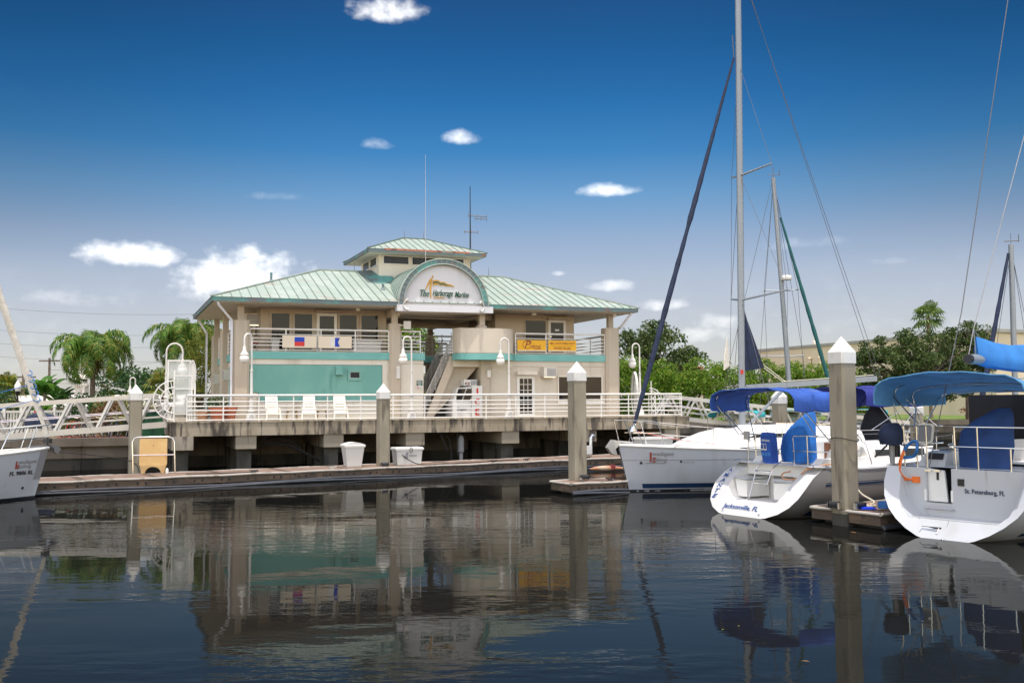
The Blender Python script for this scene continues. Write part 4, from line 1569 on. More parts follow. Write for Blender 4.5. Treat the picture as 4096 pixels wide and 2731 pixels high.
for i, (x, lb_) in enumerate(((8.6, 'dock cleat holding a rope end left of the white bin'), (11.8, 'pale dock cleat close to the white bin'), (19.3, 'dock cleat right of the white dock box'), (21.0, 'dock cleat near the middle of the right dock'), (24.4, 'dock cleat by the small white power box'))):
    p = dpt(x, .3)
    cleat(lb_, p.x, p.y, p.z, R(31.6), alu if i == 1 else black_rub)
cleat('dark dock cleat on the finger dock near the bow', 3.3, 34.25, .402, R(27))

# bin, dock boxes and small things on the dock
P = onz(810, 1070, .455)
t_ = thing('waste_bin', 'tall tapered white bin with curved lid on the dock', 'bin', M=at(P.x, P.y, .455, R(24)))
f = at(P.x, P.y, .455, R(24))
mb = MB(f)
rect = lambda w_, d_, z: [(-w_, -d_, z), (w_, -d_, z), (w_, d_, z), (-w_, d_, z)]
mb.rings([rect(.30, .27, 0), rect(.40, .36, .80)], cap0=True, cap1=True)
mb.build('body', fibreglass, t_)
mb = MB(f)
mb.rings([rect(.44, .40, .802), rect(.44, .40, .88), rect(.40, .36, .91)], cap0=True)
mb.prism([(-.41 + .82 * i / 10, .91 + .09 * math.sin(math.pi * i / 10)) for i in range(11)], lambda x, z: (x, -.37, z), lambda x, z: (x, .37, z))
mb.build('lid', fibreglass, t_)

P = onz(935, 1066, .455)
t_ = thing('dock_box', 'wide white dock box with a dark mark right of the pile', 'dock box', M=at(P.x, P.y, .455, R(24)))
f = at(P.x, P.y, .455, R(24))
mb = MB(f)
mb.rings([rect(.52, .30, 0), rect(.58, .34, .62)], cap0=True, cap1=True)
mb.build('body', fibreglass, t_)
mb = MB(f)
mb.rings([rect(.63, .38, .623), rect(.63, .38, .69), rect(.59, .35, .74)], cap0=True, cap1=True)
mb.build('lid', fibreglass, t_)
mb = MB(f)
for x0, x1, z0, z1 in ((-.22, -.06, .30, .42), (-.16, -.06, .42, .53), (-.26, -.10, .26, .34), (-.02, .32, .36, .41)):
    mb.box(x0, x1, -.345 + .0, -.338, z0, z1)
mb.build('dark_mark', grey, t_)
mb = MB(f)
mb.tube([(.05 + .06 * math.sin(R(x)), -.40, .62 + .12 * math.cos(R(x))) for x in range(0, 361, 40)], .012, 5)
mb.build('hasp_cord', rope_black, t_)

P = onz(1334, 1043, .455)
t_ = thing('power_box', 'small white box at the far end of the dock', 'box', M=at(P.x, P.y, .455, R(31)))
mb = MB(at(P.x, P.y, .455, R(31)))
mb.box(-.5, .55, -.2, .2, 0, .42)
mb.build('casing', fibreglass, t_)
mb = MB(at(P.x, P.y, .455, R(31)))
mb.tube([(.62, 0, 0), (.62, 0, .8), (.7, 0, .95), (.8, 0, .9)], .08, 8)
mb.build('spout', steel, t_, 40)

P = onz(351, 1086, .455)
f = at(P.x, P.y, .455, R(14))
t_ = thing('dock_step', 'yellowed fibreglass step box standing on end on the dock', 'step box', M=f)
mb = MB(f)
pl = [(-.42, 0), (-.47, .28), (-.50, .32), (-.50, 1.25), (-.46, 1.30), (.46, 1.30), (.50, 1.25), (.50, .32), (.47, .28), (.42, 0), (.30, 0)] + [(.29 * math.cos(R(x)), .24 * math.sin(R(x))) for x in range(15, 180, 15)] + [(-.30, 0)]
mb.prism(pl, lambda x, z: (x, -.02 + z * .05, z), lambda x, z: (x, .22 + z * .05, z))
mb.build('shell', yellow_fg, t_, 30)
mb = MB(f)
mb.ball((0, .025, 1.05), .018, 6)
mb.build('rivet', black, t_)
t_ = thing('boarding_rail', 'stainless hoop rail standing in front of the yellow step box', 'rail', M=f)
mb = MB(f)
mb.tube([(-.68, -.25, 0), (-.72, -.25, 1.2), (-.66, -.25, 1.34), (-.52, -.25, 1.38), (.58, -.25, 1.38), (.72, -.25, 1.33), (.78, -.25, 1.2), (.83, -.25, 0)], .032, 8)
mb.tube([(-.71, -.27, .70), (.80, -.27, .70)], .024, 6)
mb.build('hoop', steel, t_, 50)
P = onz(365, 1085, .45)
t_ = thing('dock_roller', 'small white round knob beside the yellow step box', 'knob', M=at(P.x + .45, P.y - .4, .45))
mb = MB(at(P.x + .45, P.y - .4, .45))
mb.lathe([(.06, 0), (.06, .12), (.04, .18), (.01, .2)], 10)
mb.build('knob', white_paint, t_, 40)

# roller guides that hold the docks to the piles
def roller(label, x, y, z, rz):
    f = at(x, y, z, rz)
    t_ = thing('pile_roller', label, 'roller', 'rollers beside the piles', M=f)
    mb = MB(f)
    mb.tube([(-.13, 0, .10), (.13, 0, .10)], .075, 10)
    mb.build('roller', black_rub, t_, 40)
    mb = MB(f)
    for x_ in (-.16, .16):
        mb.box(x_ - .012, x_ + .012, -.08, .08, 0, .15)
    mb.box(-.2, .2, -.1, .1, 0, .012)
    mb.build('bracket', steel, t_)


roller('black roller on the left face of the big pile', 7.95, 24.95, .425, R(-59))
roller('black roller on the right face of the big pile', 8.5, 24.78, .425, R(31))
roller('black roller at the foot of the pile by the sailboat bow', 2.45, 34.42, .425, R(31))
roller('roller at the foot of the pile by the dock box', -5.3, 41.6, .455, R(31))


def rope(name, label, pts, r, mat, group=None, n=6):
    mb = MB(MX.Translation(pts[0]))
    o_ = V(pts[0])
    mb.tube([p - o_ for p in catmull(pts, n)], r, 6)
    o = mb.build(name, mat, None, 60)
    return tag(o, label, 'rope', group)


for s_ in ((8.6, .3), (14.5, 1.2)):
    pass
rope('mooring_line', 'black rope lying along the dock right of the dock box', [dpt(14.95, .5, .9), dpt(15.4, .45, .6), dpt(15.9, .4, .47), dpt(17, .35, .47), dpt(18.6, .5, .47), dpt(20, .9, .47), dpt(21, 1.0, .47)], .022, rope_black)
rope('mooring_line', 'black rope lying on the dock left of the white bin', [dpt(6.2, .9, .47), dpt(7.2, .5, .47), dpt(8.4, .35, .47), dpt(8.8, .3, .49)], .018, rope_black)
rope('mooring_line', 'dark line running from the left sailboat bow across to the dock', [V((-16.3, 35.0, 1.5)), V((-14.6, 38.0, 1.0)), dpt(4.8, 2.2, .5)], .016, rope_black)

# rocks at the foot of the sea wall
rock_mat = layered('rock', (.40, .28, .20), [((.24, .15, .10), 3, (1, 1, 1), .45, .65)], .9, .8, 8)
for i, (u, v, s, lb_) in enumerate(((150, 1078, .42, 'brown rock in the water nearest the left sailboat'), (206, 1076, .36, 'brown rock in the water left of the yellow step box'))):
    P = onz(u, v, 0)
    rr = random.Random(i + 3)
    mb = MB(MX.Translation(P))
    for k in range(7):
        c_ = V((rr.uniform(-.7, .8) * s * 1.5, rr.uniform(-.3, .3), -.05 + rr.uniform(0, .15)))
        q = s * rr.uniform(.35, .75)
        vs = []
        bm = bmesh.new()
        bmesh.ops.create_icosphere(bm, subdivisions=2, radius=1)
        for vv in bm.verts:
            vv.co *= q * rr.uniform(.8, 1.15)
        mb.add([vv.co + c_ for vv in bm.verts], [tuple(x.index for x in ff.verts) for ff in bm.faces])
        bm.free()
    tag(mb.build('rock', rock_mat), lb_, 'rock', 'rocks below the sea wall')

# hook of a smaller lamp behind the left pile
q_ = ony(310, 930, 62)
ls_ = make_lamp('small white hook lamp rising behind the left dock pile', 3.3, .30, gr=.16)
ls_.matrix_basis = at(q_.x, q_.y, G, R(200))
# things kept on the balcony
for lb_, a0, a1, b0 in (('white storage chest behind the railing right of the swallowtail flag', 8.0, 9.4, 3.7), ('white storage chest behind the railing left of the blue and red flag', 4.0, 4.35, 3.8)):
    P = W(a0, b0, 5.604)
    t_ = thing('storage_chest', lb_, 'chest', 'white chests on the balcony', M=MX.Translation(P))
    bb('body', fibreglass, (a0, a1, b0, b0 + .55, 5.604, 6.15), parent=t_)
    bb('lid', fibreglass, (a0 - .03, a1 + .03, b0 - .03, b0 + .58, 6.152, 6.22), parent=t_)
P = W(3.05, 4.0, 5.604)
t_ = thing('folding_chair', 'red folding chair at the left end of the balcony', 'chair', M=at(P.x, P.y, P.z, R(60)))
f = at(P.x, P.y, P.z, R(60))
mb = MB(f)
mb.box(-.24, .24, -.22, .22, .42, .45)
mb.build('seat', red, t_)
mb = MB(f)
mb.bar((0, .22, .45), (0, .38, 1.0), .46, .03, up=(0, 1, 0))
mb.build('backrest', red, t_)
for x in (-.23, .23):
    mb = MB(f)
    mb.bar((x, -.25, 0), (x, .2, .45), .03, .03, up=(1, 0, 0))
    mb.build('leg', black, t_)
    mb = MB(f)
    mb.bar((x, .3, 0), (x, -.2, .43), .03, .03, up=(1, 0, 0))
    mb.build('leg', black, t_)

P = onz(1392, 1077, .1)
ff_ = thing('orange_float', 'orange pointed float lying in the water behind the sailboat bow', 'float', M=at(P.x, P.y, .1, R(12)))
mb = MB(at(P.x, P.y, .1, R(12)))
mb.tube([(-.75, 0, .02), (-.5, 0, .03), (0, 0, .04), (.45, 0, .04), (.9, 0, .02)], [.02, .09, .13, .09, .03], 10)
mb.build('float', layered('faded_orange', (.42, .20, .11), [((.50, .36, .25), 2, (1, 1, 1), .45, .65)], .5), ff_, 50)
mb = MB(at(P.x, P.y, .1, R(12)))
mb.tube([(.3, 0, .0), (.3, .0, .19)], .14, 8)
mb.build('strap', maroon, ff_, 50)
rr = random.Random(5)
for i, (u, v, lb_) in enumerate(((1128, 1366, 'tiny floating leaf in the middle of the dark water'), (1697, 1437, 'tiny floating leaf below the reflected blue bimini'), (1960, 1222, 'brown floating debris in front of the big pile'), (1850, 1518, 'thin floating twig near the bottom right of the water'), (1660, 1445, 'pale floating leaf left of the reflected mast'))):
    P = onz(u, v, .012)
    mb = MB(at(P.x, P.y, .012, rr.uniform(0, 6)))
    s_ = (.05, .05, .14, .06, .05)[i]
    mb.add([(-s_, 0, 0), (0, s_ * .35, .01), (s_, 0, .004), (0, -s_ * .35, .008)], [(0, 1, 2, 3)])
    tag(mb.build('floating_leaf', leaf_dry if i in (2, 3) else leaf_yellow), lb_, 'leaf', 'bits floating on the water')
# ------------------------------------------------------------------ boats
TPL_STERN = [(0, 0), (.34, .02), (.62, .085), (.82, .20), (.93, .34), (.985, .52), (1, .70), (.985, .86), (.95, 1)]
TPL_BOW = [(0, 0), (.14, .06), (.30, .16), (.46, .29), (.60, .43), (.73, .58), (.84, .72), (.93, .87), (1, 1)]


TPL_SCOOP = [(0, 0), (.28, .012), (.52, .05), (.73, .14), (.88, .27), (.965, .43), (1, .60), (.985, .80), (.93, 1)]
TPL_BROAD = [(0, 0), (.20, .018), (.38, .07), (.55, .155), (.71, .27), (.85, .41), (.95, .58), (1, .78), (1, 1)]


def lerp(a, b, t):
    return a + (b - a) * t


class Hull:
    """stations: (x, half beam, sheer z, keel z, bow blend); x runs from the stern forward, y to port"""

    def __init__(s, M, st, rake=.0, stem=.0, tpl=TPL_STERN, sweep=0):
        s.sweep = sweep
        s.M, s.st, s.rake, s.stem, s.tpl = M, st, rake, stem, tpl

    def sec(s, i, side=0):
        x, B, zs, zk, k = s.st[i]
        n = len(s.st) - 1
        pts = []
        for (ya, za), (yb, zb) in zip(s.tpl, TPL_BOW):
            yn, zn = lerp(ya, yb, k), lerp(za, zb, k)
            z = zk + (zs - zk) * zn
            f0 = max(0, 1 - i / 2.0)
            f1 = max(0, (i - (n - 3)) / 3.0)
            xx = x + (s.rake * max(z, -.1) + s.sweep * max(0, z - .9) ** 1.5) * f0 + s.stem * (z / zs) * f1
            pts.append(V((xx, B * yn, z)))
        return pts

    def ring(s, i):
        h = s.sec(i)
        return [V((p.x, p.y, p.z)) for p in reversed(h)] + [V((p.x, -p.y, p.z)) for p in h[1:]]

    def build(s, th, mat, name='hull', transom=True, mat_bot=None, wl=.06):
        mb = MB(s.M)
        n = len(s.st)
        rings = [s.ring(i) for i in range(n)]
        # refine along the length
        fine = []
        for i in range(n - 1):
            a, b = rings[i], rings[i + 1]
            p_, q_ = rings[max(0, i - 1)], rings[min(n - 1, i + 2)]
            for k in range(4):
                t = k / 4
                row = []
                for P0, P1, P2, P3 in zip(p_, a, b, q_):
                    row.append(.5 * ((2 * P1) + (P2 - P0) * t + (2 * P0 - 5 * P1 + 4 * P2 - P3) * t * t + (3 * P1 - P0 - 3 * P2 + P3) * t ** 3))
                fine.append(row)
        fine.append(rings[-1])
        s.fine = fine
        mb.rings(fine, closed=False)
        if transom:
            r = rings[0]
            mb.add(r, [tuple(reversed(range(len(r))))])
        o = mb.build(name, mat, th, 35)
        return o

    def band(s, th, name, mat, z0, z1, out=.008, x0=0, x1=99, sides=(1, -1)):
        """stripe that follows the hull between two heights"""
        for sg in sides:
            A, B = [], []
            for row in s.fine:
                half = row[:len(row) // 2 + 1] if sg > 0 else row[len(row) // 2:][::-1]
                half = half[::-1] if False else half
                # half runs from sheer to keel
                def atz(z):
                    for p, q in zip(half, half[1:]):
                        if (p.z - z) * (q.z - z) <= 0 and abs(p.z - q.z) > 1e-6:
                            t = (z - p.z) / (q.z - p.z)
                            return p.lerp(q, t)
                    return None
                a, b = atz(z0), atz(z1)
                if a is None or b is None or not (x0 <= a.x <= x1):
                    continue
                o_ = V((0, sg * out, 0))
                A.append(a + o_)
                B.append(b + o_)
            if len(A) > 1:
                mb = MB(s.M)
                mb.strip(A, B)
                mb.build(name, mat, th, 40)

    def side_at(s, x, z, sg):
        best = None
        for row, row2 in zip(s.fine, s.fine[1:]):
            h1 = row[:len(row) // 2 + 1] if sg > 0 else row[len(row) // 2:][::-1]
            h2 = row2[:len(row) // 2 + 1] if sg > 0 else row2[len(row) // 2:][::-1]

            def atz(half):
                for p, q in zip(half, half[1:]):
                    if (p.z - z) * (q.z - z) <= 0 and abs(p.z - q.z) > 1e-6:
                        return p.lerp(q, (z - p.z) / (q.z - p.z))
            a, b = atz(h1), atz(h2)
            if a and b and a.x <= x <= b.x:
                return a.lerp(b, (x - a.x) / max(1e-6, b.x - a.x))
        return None

    def side_frame(s, x, z, sg, flip=1):
        """frame on the hull side for lettering: x along the hull, y up, z out"""
        a, b, c = s.side_at(x - .3, z, sg), s.side_at(x + .3, z, sg), s.side_at(x, z + .15, sg)
        p = s.side_at(x, z, sg)
        ex = (b - a).normalized() * flip
        ey = (c - p)
        ey = (ey - ex * ey.dot(ex)).normalized()
        ez = ex.cross(ey)
        R3 = s.M.to_3x3()
        return frame(s.M @ (p + ez * .006), R3 @ ex, R3 @ ey, R3 @ ez)

    def gunwale(s, th, mat, r=.035, name='toe_rail', dz=.01):
        for k in (0, -1):
            mb = MB(s.M)
            mb.tube([row[k] + V((0, 0, dz)) for row in s.fine], r, 6)
            mb.build(name, mat, th, 50)

    def deck(s, th, mat, i0=0, camber=.06, name='deck'):
        mb = MB(s.M)
        rows = []
        for row in s.fine[i0:]:
            a, b = row[0], row[-1]
            rows.append([a.lerp(b, t) + V((0, 0, camber * math.sin(math.pi * t) * min(1, abs(a.y)) - .004)) for t in (0, .12, .3, .5, .7, .88, 1)])
        mb.rings(rows, closed=False)
        return mb.build(name, mat, th, 40)


def bimini(th, M, x0, x1, hw, zc, ze, val, mat, sag=.05, n=14, frames=(), lead=.0, name='bimini', legs=(), flat_=0):
    """canvas arch across the boat from x0 to x1 with thickness and side valances"""
    mb = MB(M)

    def row(x, dz, shr=1.0):
        pts = []
        for i in range(n + 1):
            t = -1 + 2 * i / n
            y = hw * shr * math.sin(t * math.pi / 2 * .96) / math.sin(math.pi / 2 * .96)
            zz = ze + (zc - ze) * (1 - flat_ * (x - x0) / (x1 - x0)) * math.cos(t * math.pi / 2) ** .55 if abs(t) < 1 else ze
            wob = .016 * math.sin(i * 2.3 + x * 5) + .01 * math.sin(i * 5.1 - x * 9)
            pts.append(V((x + wob, y, zz + dz + wob)))
        pts = [V((x + .02, -hw * shr * 1.0, ze - val + dz))] + pts + [V((x + .02, hw * shr * 1.0, ze - val + dz))]
        return pts
    m = 12
    top = [row(lerp(x0, x1, i / m), -sag * math.sin(2 * math.pi * i / m) ** 2 + lead * i / m) for i in range(m + 1)]
    bot = [row(lerp(x0 + .015, x1 - .015, i / m), -sag * math.sin(2 * math.pi * i / m) ** 2 - .02 + lead * i / m, .992) for i in range(m + 1)]
    mb.rings(top, closed=False)
    mb.rings(bot, closed=False)
    for a, b in ((top[0], bot[0]), (top[-1], bot[-1])):
        mb.strip(a, b)
    o = mb.build(name, mat, th, 50)
    mb = MB(M)
    for k in (1, 6, 11):
        mb.tube([p + V((0, 0, .004)) for p in top[k]], .009, 4)
    mb.tube([p + V((-.012, 0, 0)) for p in top[0]], .018, 5)
    mb.build(name + '_seam', mat, th, 50)
    mb = MB(M)
    for x, xb, zb in frames:
        pts = []
        for i in range(n + 1):
            t = -1 + 2 * i / n
            pts.append(V((x, hw * .975 * math.sin(t * math.pi / 2 * .96) / math.sin(math.pi / 2 * .96), ze - .03 + (zc - ze) * (1 - flat_ * (x - x0) / (x1 - x0)) * math.cos(t * math.pi / 2) ** .55 if abs(t) < 1 else ze - .03)))
        pts = [V((xb, -hw * .97, zb))] + pts + [V((xb, hw * .97, zb))]
        mb.tube(pts, .015, 6)
    for a, b in legs:
        mb.tube([a, b], .014, 6)
    mb.build(name + '_frame', steel, th, 50)
    return o


def tubes(th, M, name, mat, r, *lines, n=7, sm=50):
    mb = MB(M)
    for l in lines:
        mb.tube(l, r, n)
    return mb.build(name, mat, th, sm)


def cloth_lump(th, M, name, mat, rings_, jitter=.02, seed=1):
    """canvas cover: stacked outlines (z, [(x, y)...]) with small folds"""
    rr = random.Random(seed)
    mb = MB(M)
    rows = []
    for z, cx, cy, rx, ry in rings_:
        rows.append([(cx + rx * math.cos(R(a)) * (1 + rr.uniform(-jitter, jitter)), cy + ry * math.sin(R(a)) * (1 + rr.uniform(-jitter, jitter)), z + rr.uniform(-jitter, jitter) * .3) for a in range(0, 360, 15)])
    mb.rings(rows, cap1=True, cap0=True)
    return mb.build(name, mat, th, 60)


dA = V((math.cos(A31), math.sin(A31), 0))

# ---- white sloop with open sugar scoop stern and royal blue bimini
AM = at(6.1, 27.1, 0, A31)
am = thing('sailboat', 'sailboat with white scooped stern and royal blue bimini', 'sailboat', 'sailboats', M=AM)
hl = Hull(AM, [(0, 1.68, 1.34, -.05, 0), (1.3, 1.72, 1.28, -.22, .02), (3, 1.80, 1.26, -.4, .1), (5, 1.72, 1.30, -.5, .3), (7, 1.28, 1.38, -.5, .6), (8.4, .66, 1.45, -.4, .85), (9.1, .06, 1.5, -.3, 1)], rake=.85, stem=.5, tpl=TPL_SCOOP, sweep=1.5)
hl.build(am, gel_grey, transom=False)
# white transom ring around the open scoop
outer = hl.ring(0)
N_ = len(outer)
inner = []
for i, p in enumerate(outer):
    t = i / (N_ - 1)
    k = abs(2 * t - 1)
    y = p.y * .66
    z = max(.36, .36 + (p.z - .26) * .93)
    if k > .93:
        z = p.z
    inner.append(V((.85 * z + 1.5 * max(0, z - .9) ** 1.5, y, z)))
mb = MB(AM)
mb.strip(outer, inner)
mb.build('transom', gel_white, am, 25)
mb = MB(AM)
deep = [V((1.75, p.y * (.95 if p.z < .5 else 1), p.z)) for p in inner]
mb.strip(inner, deep)
mb.add(deep, [tuple(range(N_))])
sc_ = mb.build('scoop', gel2, am, 25)
mb = MB(AM)
mb.prism([(.60, .42), (.95, .42), (1.06, .90), (.60, .88)], lambda y, z: (.84, y, z), lambda y, z: (1.7, y, z))
mb.prism([(-.35, .42), (-.80, .42), (-1.04, .90), (-.35, .86)], lambda y, z: (.9, y, z), lambda y, z: (1.7, y, z))
mb.build('seat_locker', gel2, am)
mb = MB(AM)
mb.box(.80, 1.7, .56, 1.08, .90, .97)
mb.box(.86, 1.7, -1.06, -.33, .90, .97)
mb.build('seat_lid', shaded_gel, am)
mb = MB(AM)
mb.box(1.70, 1.74, -.25, .42, .62, .98)
mb.build('passage', grey, am)
dk_ = hl.deck(am, gel2, 4)
mb = MB(AM)
mb.add([hl.fine[4][0], V((1.5, 1.2, 1.36)), V((1.5, -1.2, 1.36)), hl.fine[4][-1], V((1.15, -1.62, 1.33)), V((1.15, -1.1, 1.34)), V((1.15, 1.1, 1.34)), V((1.15, 1.62, 1.33))], [(0, 7, 6, 1), (1, 6, 5, 2), (2, 5, 4, 3)])
mb.build('aft_deck', gel2, am)
mb = MB(AM)
mb.box(1.36, 1.7, -1.1, 1.1, 1.02, 1.335)
mb.build('stern_coaming', gel2, am)
for sg in (-1, 1):
    mb = MB(AM)
    mb.prism([(1.6, 1.25), (5.2, 1.3), (5.0, 1.52), (1.9, 1.50)], lambda x, z: (x, sg * .95, z), lambda x, z: (x, sg * 1.25, z))
    mb.build('cockpit_coaming', gel2, am)
# cabin
def trunk(th, M, prof, mat, name='cabin'):
    mb = MB(M)
    rows = []
    for x, hw, zb, zt in prof:
        rows.append([(x, hw, zb), (x, hw * .97, lerp(zb, zt, .5)), (x, hw * .86, lerp(zb, zt, .86)), (x, hw * .6, zt), (x, 0, zt + .05), (x, -hw * .6, zt), (x, -hw * .86, lerp(zb, zt, .86)), (x, -hw * .97, lerp(zb, zt, .5)), (x, -hw, zb)])
    mb.rings(rows, closed=False, cap0=False)
    mb.add(rows[0], [tuple(range(9))])
    mb.add(rows[-1], [tuple(reversed(range(9)))])
    return mb.build(name, mat, th, 40)


cb = trunk(am, AM, [(3.7, 1.2, 1.25, 1.86), (5.5, 1.1, 1.28, 1.84), (6.8, .85, 1.33, 1.72), (7.6, .6, 1.38, 1.5)], gel2)
for x0, x1 in ((4.0, 5.0), (5.2, 6.2)):
    for sg in (-1, 1):
        mb = MB(AM)
        mb.add([(x0, sg * 1.215, 1.48), (x1, sg * 1.15, 1.48), (x1, sg * 1.12, 1.68), (x0, sg * 1.18, 1.70)], [(0, 1, 2, 3)])
        mb.build('portlight', glass, cb)
mb = MB(AM)
mb.box(3.64, 3.69, -.32, .32, 1.3, 1.85)
mb.build('companionway', pmat('teak', (.20, .08, .035), .5, var=.2, vs=8), am)
cloth_lump(am, AM, 'folded_dodger', pmat('grey_canvas', (.42, .41, .38), .8, bump=.5, bs=8), [(1.35, 3.2, -.7, .35, .5), (1.6, 3.3, -.7, .38, .5), (1.78, 3.4, -.7, .28, .4), (1.84, 3.4, -.7, .1, .15)], .1, 3)
hl.gunwale(am, shaded_gel, .05, 'rub_strake', -.02)
hl.band(am, 'cove_stripe', navy, .84, .89, .012, 1.2)
hl.band(am, 'cove_stripe', navy, .915, .93, .012, 1.2)
hl.band(am, 'boot_stripe', navy, .06, .20, .01, .6)
hl.band(am, 'bottom', bottom_paint, -.2, .045, .008, .6)
# lettering on the transom
AR3 = AM.to_3x3()
tx, ty = V((0, -1, 0)), V((.85, 0, 1)).normalized()
tn = tx.cross(ty)
def tfr(y, z, rot=0, off=.012):
    a, b = AR3 @ tx, AR3 @ ty
    return frame(AM @ (V((.85 * z, y, z)) + tn * off), a * math.cos(rot) + b * math.sin(rot), b * math.cos(rot) - a * math.sin(rot), AR3 @ tn)
text('Jacksonville, FL', tfr(.16, .19), 1.3, .19, blue_ink, am, bold=.008)
for i, ch_ in enumerate('AMANTE'):
    text(ch_, tfr(1.36 + .06 * math.sin(i * .6), 1.12 - .14 * i, .08), .17, .135, blue_ink, am, shear=.2, bold=.01, name='letter')
for y in (.75, -.62):
    mb = MB(AM)
    mb.ball((.06, y, .10), .028, 6)
    mb.build('drain', steel, am)
text('310', hl.side_frame(2.35, 1.0, -1, 1), .22, .08, navy, am, shear=.3)
# stern rail, ladder
rl = lambda sg: [(1.5, sg * .55, 1.36), (1.45, sg * .55, 2.05), (1.42, sg * .62, 2.12), (1.4, sg * 1.1, 2.14), (1.5, sg * 1.5, 2.12), (2.6, sg * 1.66, 2.10), (3.0, sg * 1.70, 1.9), (3.2, sg * 1.72, 1.34)]
mr = lambda sg: [(1.45, sg * .55, 1.72), (1.42, sg * 1.1, 1.72), (1.5, sg * 1.52, 1.72), (2.8, sg * 1.68, 1.72)]
tubes(am, AM, 'stern_rail', steel, .016, rl(1), mr(1), rl(-1), mr(-1), *[[(1.42, sg * 1.1, 1.34), (1.4, sg * 1.1, 2.13)] for sg in (1, -1)], *[[(2.2, sg * 1.6, 1.3), (2.2, sg * 1.62, 2.1)] for sg in (1, -1)])
tubes(am, AM, 'swim_ladder', steel, .018, [(1.42, .42, 2.1), (1.42, .42, 1.45), (1.05, .42, 1.25), (.75, .42, .42), (.62, .42, .36), (.5, .75, .36)], [(1.42, -.2, 1.45), (1.05, -.2, 1.25), (.82, -.2, .85)], [(1.0, .42, 1.15), (1.0, -.2, 1.15)], [(.86, .42, .84), (.86, -.2, .84)])
tubes(am, AM, 'lifeline', wire, .008, [(3.0, -1.7, 2.0), (5.2, -1.70, 2.0), (7.4, -1.1, 2.02), (8.9, -.3, 2.1)], [(3.0, 1.7, 2.0), (5.2, 1.70, 2.0), (7.4, 1.1, 2.02), (8.9, .3, 2.1)], n=4)
tubes(am, AM, 'stanchion', steel, .013, *[[(x, sg * y, 1.3), (x, sg * y, 2.02)] for x, y in ((4.6, 1.7), (6.4, 1.4), (8.0, .8)) for sg in (-1, 1)])
mb = MB(AM)
mb.box(1.34, 1.40, 1.02, 1.22, 1.98, 2.22)
mb.build('antenna_box', alu, am)
bimini(am, AM, .45, 1.95, 1.58, 3.42, 3.08, .26, royal, .04, frames=((.6, 1.9, 1.9), (1.8, 2.1, 1.9)), legs=(((1.4, 1.45, 2.1), (.6, 1.5, 2.95)), ((1.4, -1.45, 2.1), (.6, -1.5, 2.95)), ((2.9, -1.66, 2.0), (1.8, -1.55, 3.0)), ((2.9, 1.66, 2.0), (1.8, 1.55, 3.0))))
0 and bimini(am, AM, 2.0, 2.9, 1.5, 3.36, 3.05, .16, royal, .05, frames=((2.85, 2.3, 2.0),), name='bimini_extension')
cloth_lump(am, AM, 'wheel_cover', pmat('bright_blue_canvas', (.02, .16, .55), .8, var=.2, vs=4, bump=.6, bs=6), [(1.36, 2.2, -.06, .30, .58), (1.75, 2.2, -.06, .30, .60), (2.05, 2.2, -.08, .28, .56), (2.35, 2.25, -.2, .24, .40), (2.6, 2.3, -.34, .18, .24), (2.76, 2.32, -.42, .1, .12)], .05, 5)
tubes(am, AM, 'deck_cleat', steel, .025, [(1.15, -1.52, 1.36), (1.5, -1.58, 1.36)], [(1.2, 1.5, 1.38), (1.5, 1.55, 1.38)])
# rescue sling bag and cords are separate things on the rail
sg_ = thing('rescue_bag', 'royal blue rescue sling bag hanging on the stern rail', 'bag', M=AM)
mb = MB(AM)
mb.rings([[(1.30, .42, 1.36), (1.30, .07, 1.34), (1.52, .05, 1.36), (1.52, .40, 1.38)], [(1.27, .48, 1.75), (1.27, .10, 1.73), (1.53, .08, 1.75), (1.53, .46, 1.77)], [(1.30, .51, 2.12), (1.30, .13, 2.10), (1.52, .11, 2.12), (1.52, .49, 2.14)], [(1.34, .49, 2.20), (1.34, .15, 2.18), (1.48, .13, 2.19), (1.48, .47, 2.2)]], cap0=True, cap1=True)
mb.build('bag', royal, sg_, 50)
bf = lambda y, z: frame(AM @ V((1.258 + abs(z - 1.74) * .06, y, z)), AR3 @ V((0, -1, -.04)), AR3 @ V((0, .06, 1)), AR3 @ V((-1, 0, 0)))
text('LIFESLING', bf(.29, 1.98), .30, .055, white_paint, sg_, bold=.02)
wf_ = bf(.36, 1.80)
for dx in (-.05, .06):
    flat(wf_, [(dx - .05, -.09), (dx + .05, -.09), (dx + .05, .09), (dx - .05, .09)], 0, white_paint, sg_, 'panel_print')
    flat(wf_, [(dx - .038, -.05), (dx + .038, -.05), (dx + .038, .078), (dx - .038, .078)], .005, blue_ink, sg_, 'panel_inset')
for k in range(3):
    flat(bf(.38 - .115 * k, 1.60), [(-.045, -.05), (.045, -.05), (.045, .05), (-.045, .05)], 0, pmat('print_blue_%d' % k, (.05, .20, .55), .6) if k == 0 else bpy.data.materials['print_blue_0'], sg_, 'panel_print')
flat(bf(.30, 2.09), [(-.18, -.02), (.18, -.02), (.18, .05), (-.18, .05)], .0, royal, sg_, 'flap')
L_ = lambda *p: AM @ V(p)
rope('shore_power_cord', 'orange shore power cord looping from the scooped stern to the finger dock', [L_(1.45, -.55, 1.18), L_(1.1, -.50, 1.12), L_(1.0, -.62, 1.0), L_(1.1, -.95, 1.0), L_(1.2, -1.3, 1.28), L_(1.6, -1.62, 1.40), L_(2.2, -1.74, 1.36), L_(1.9, -1.9, 1.2), L_(1.7, -2.1, .9), L_(1.6, -2.5, .5), L_(1.75, -2.9, .45)], .018, pmat('tan_cord', (.60, .27, .10), .5))
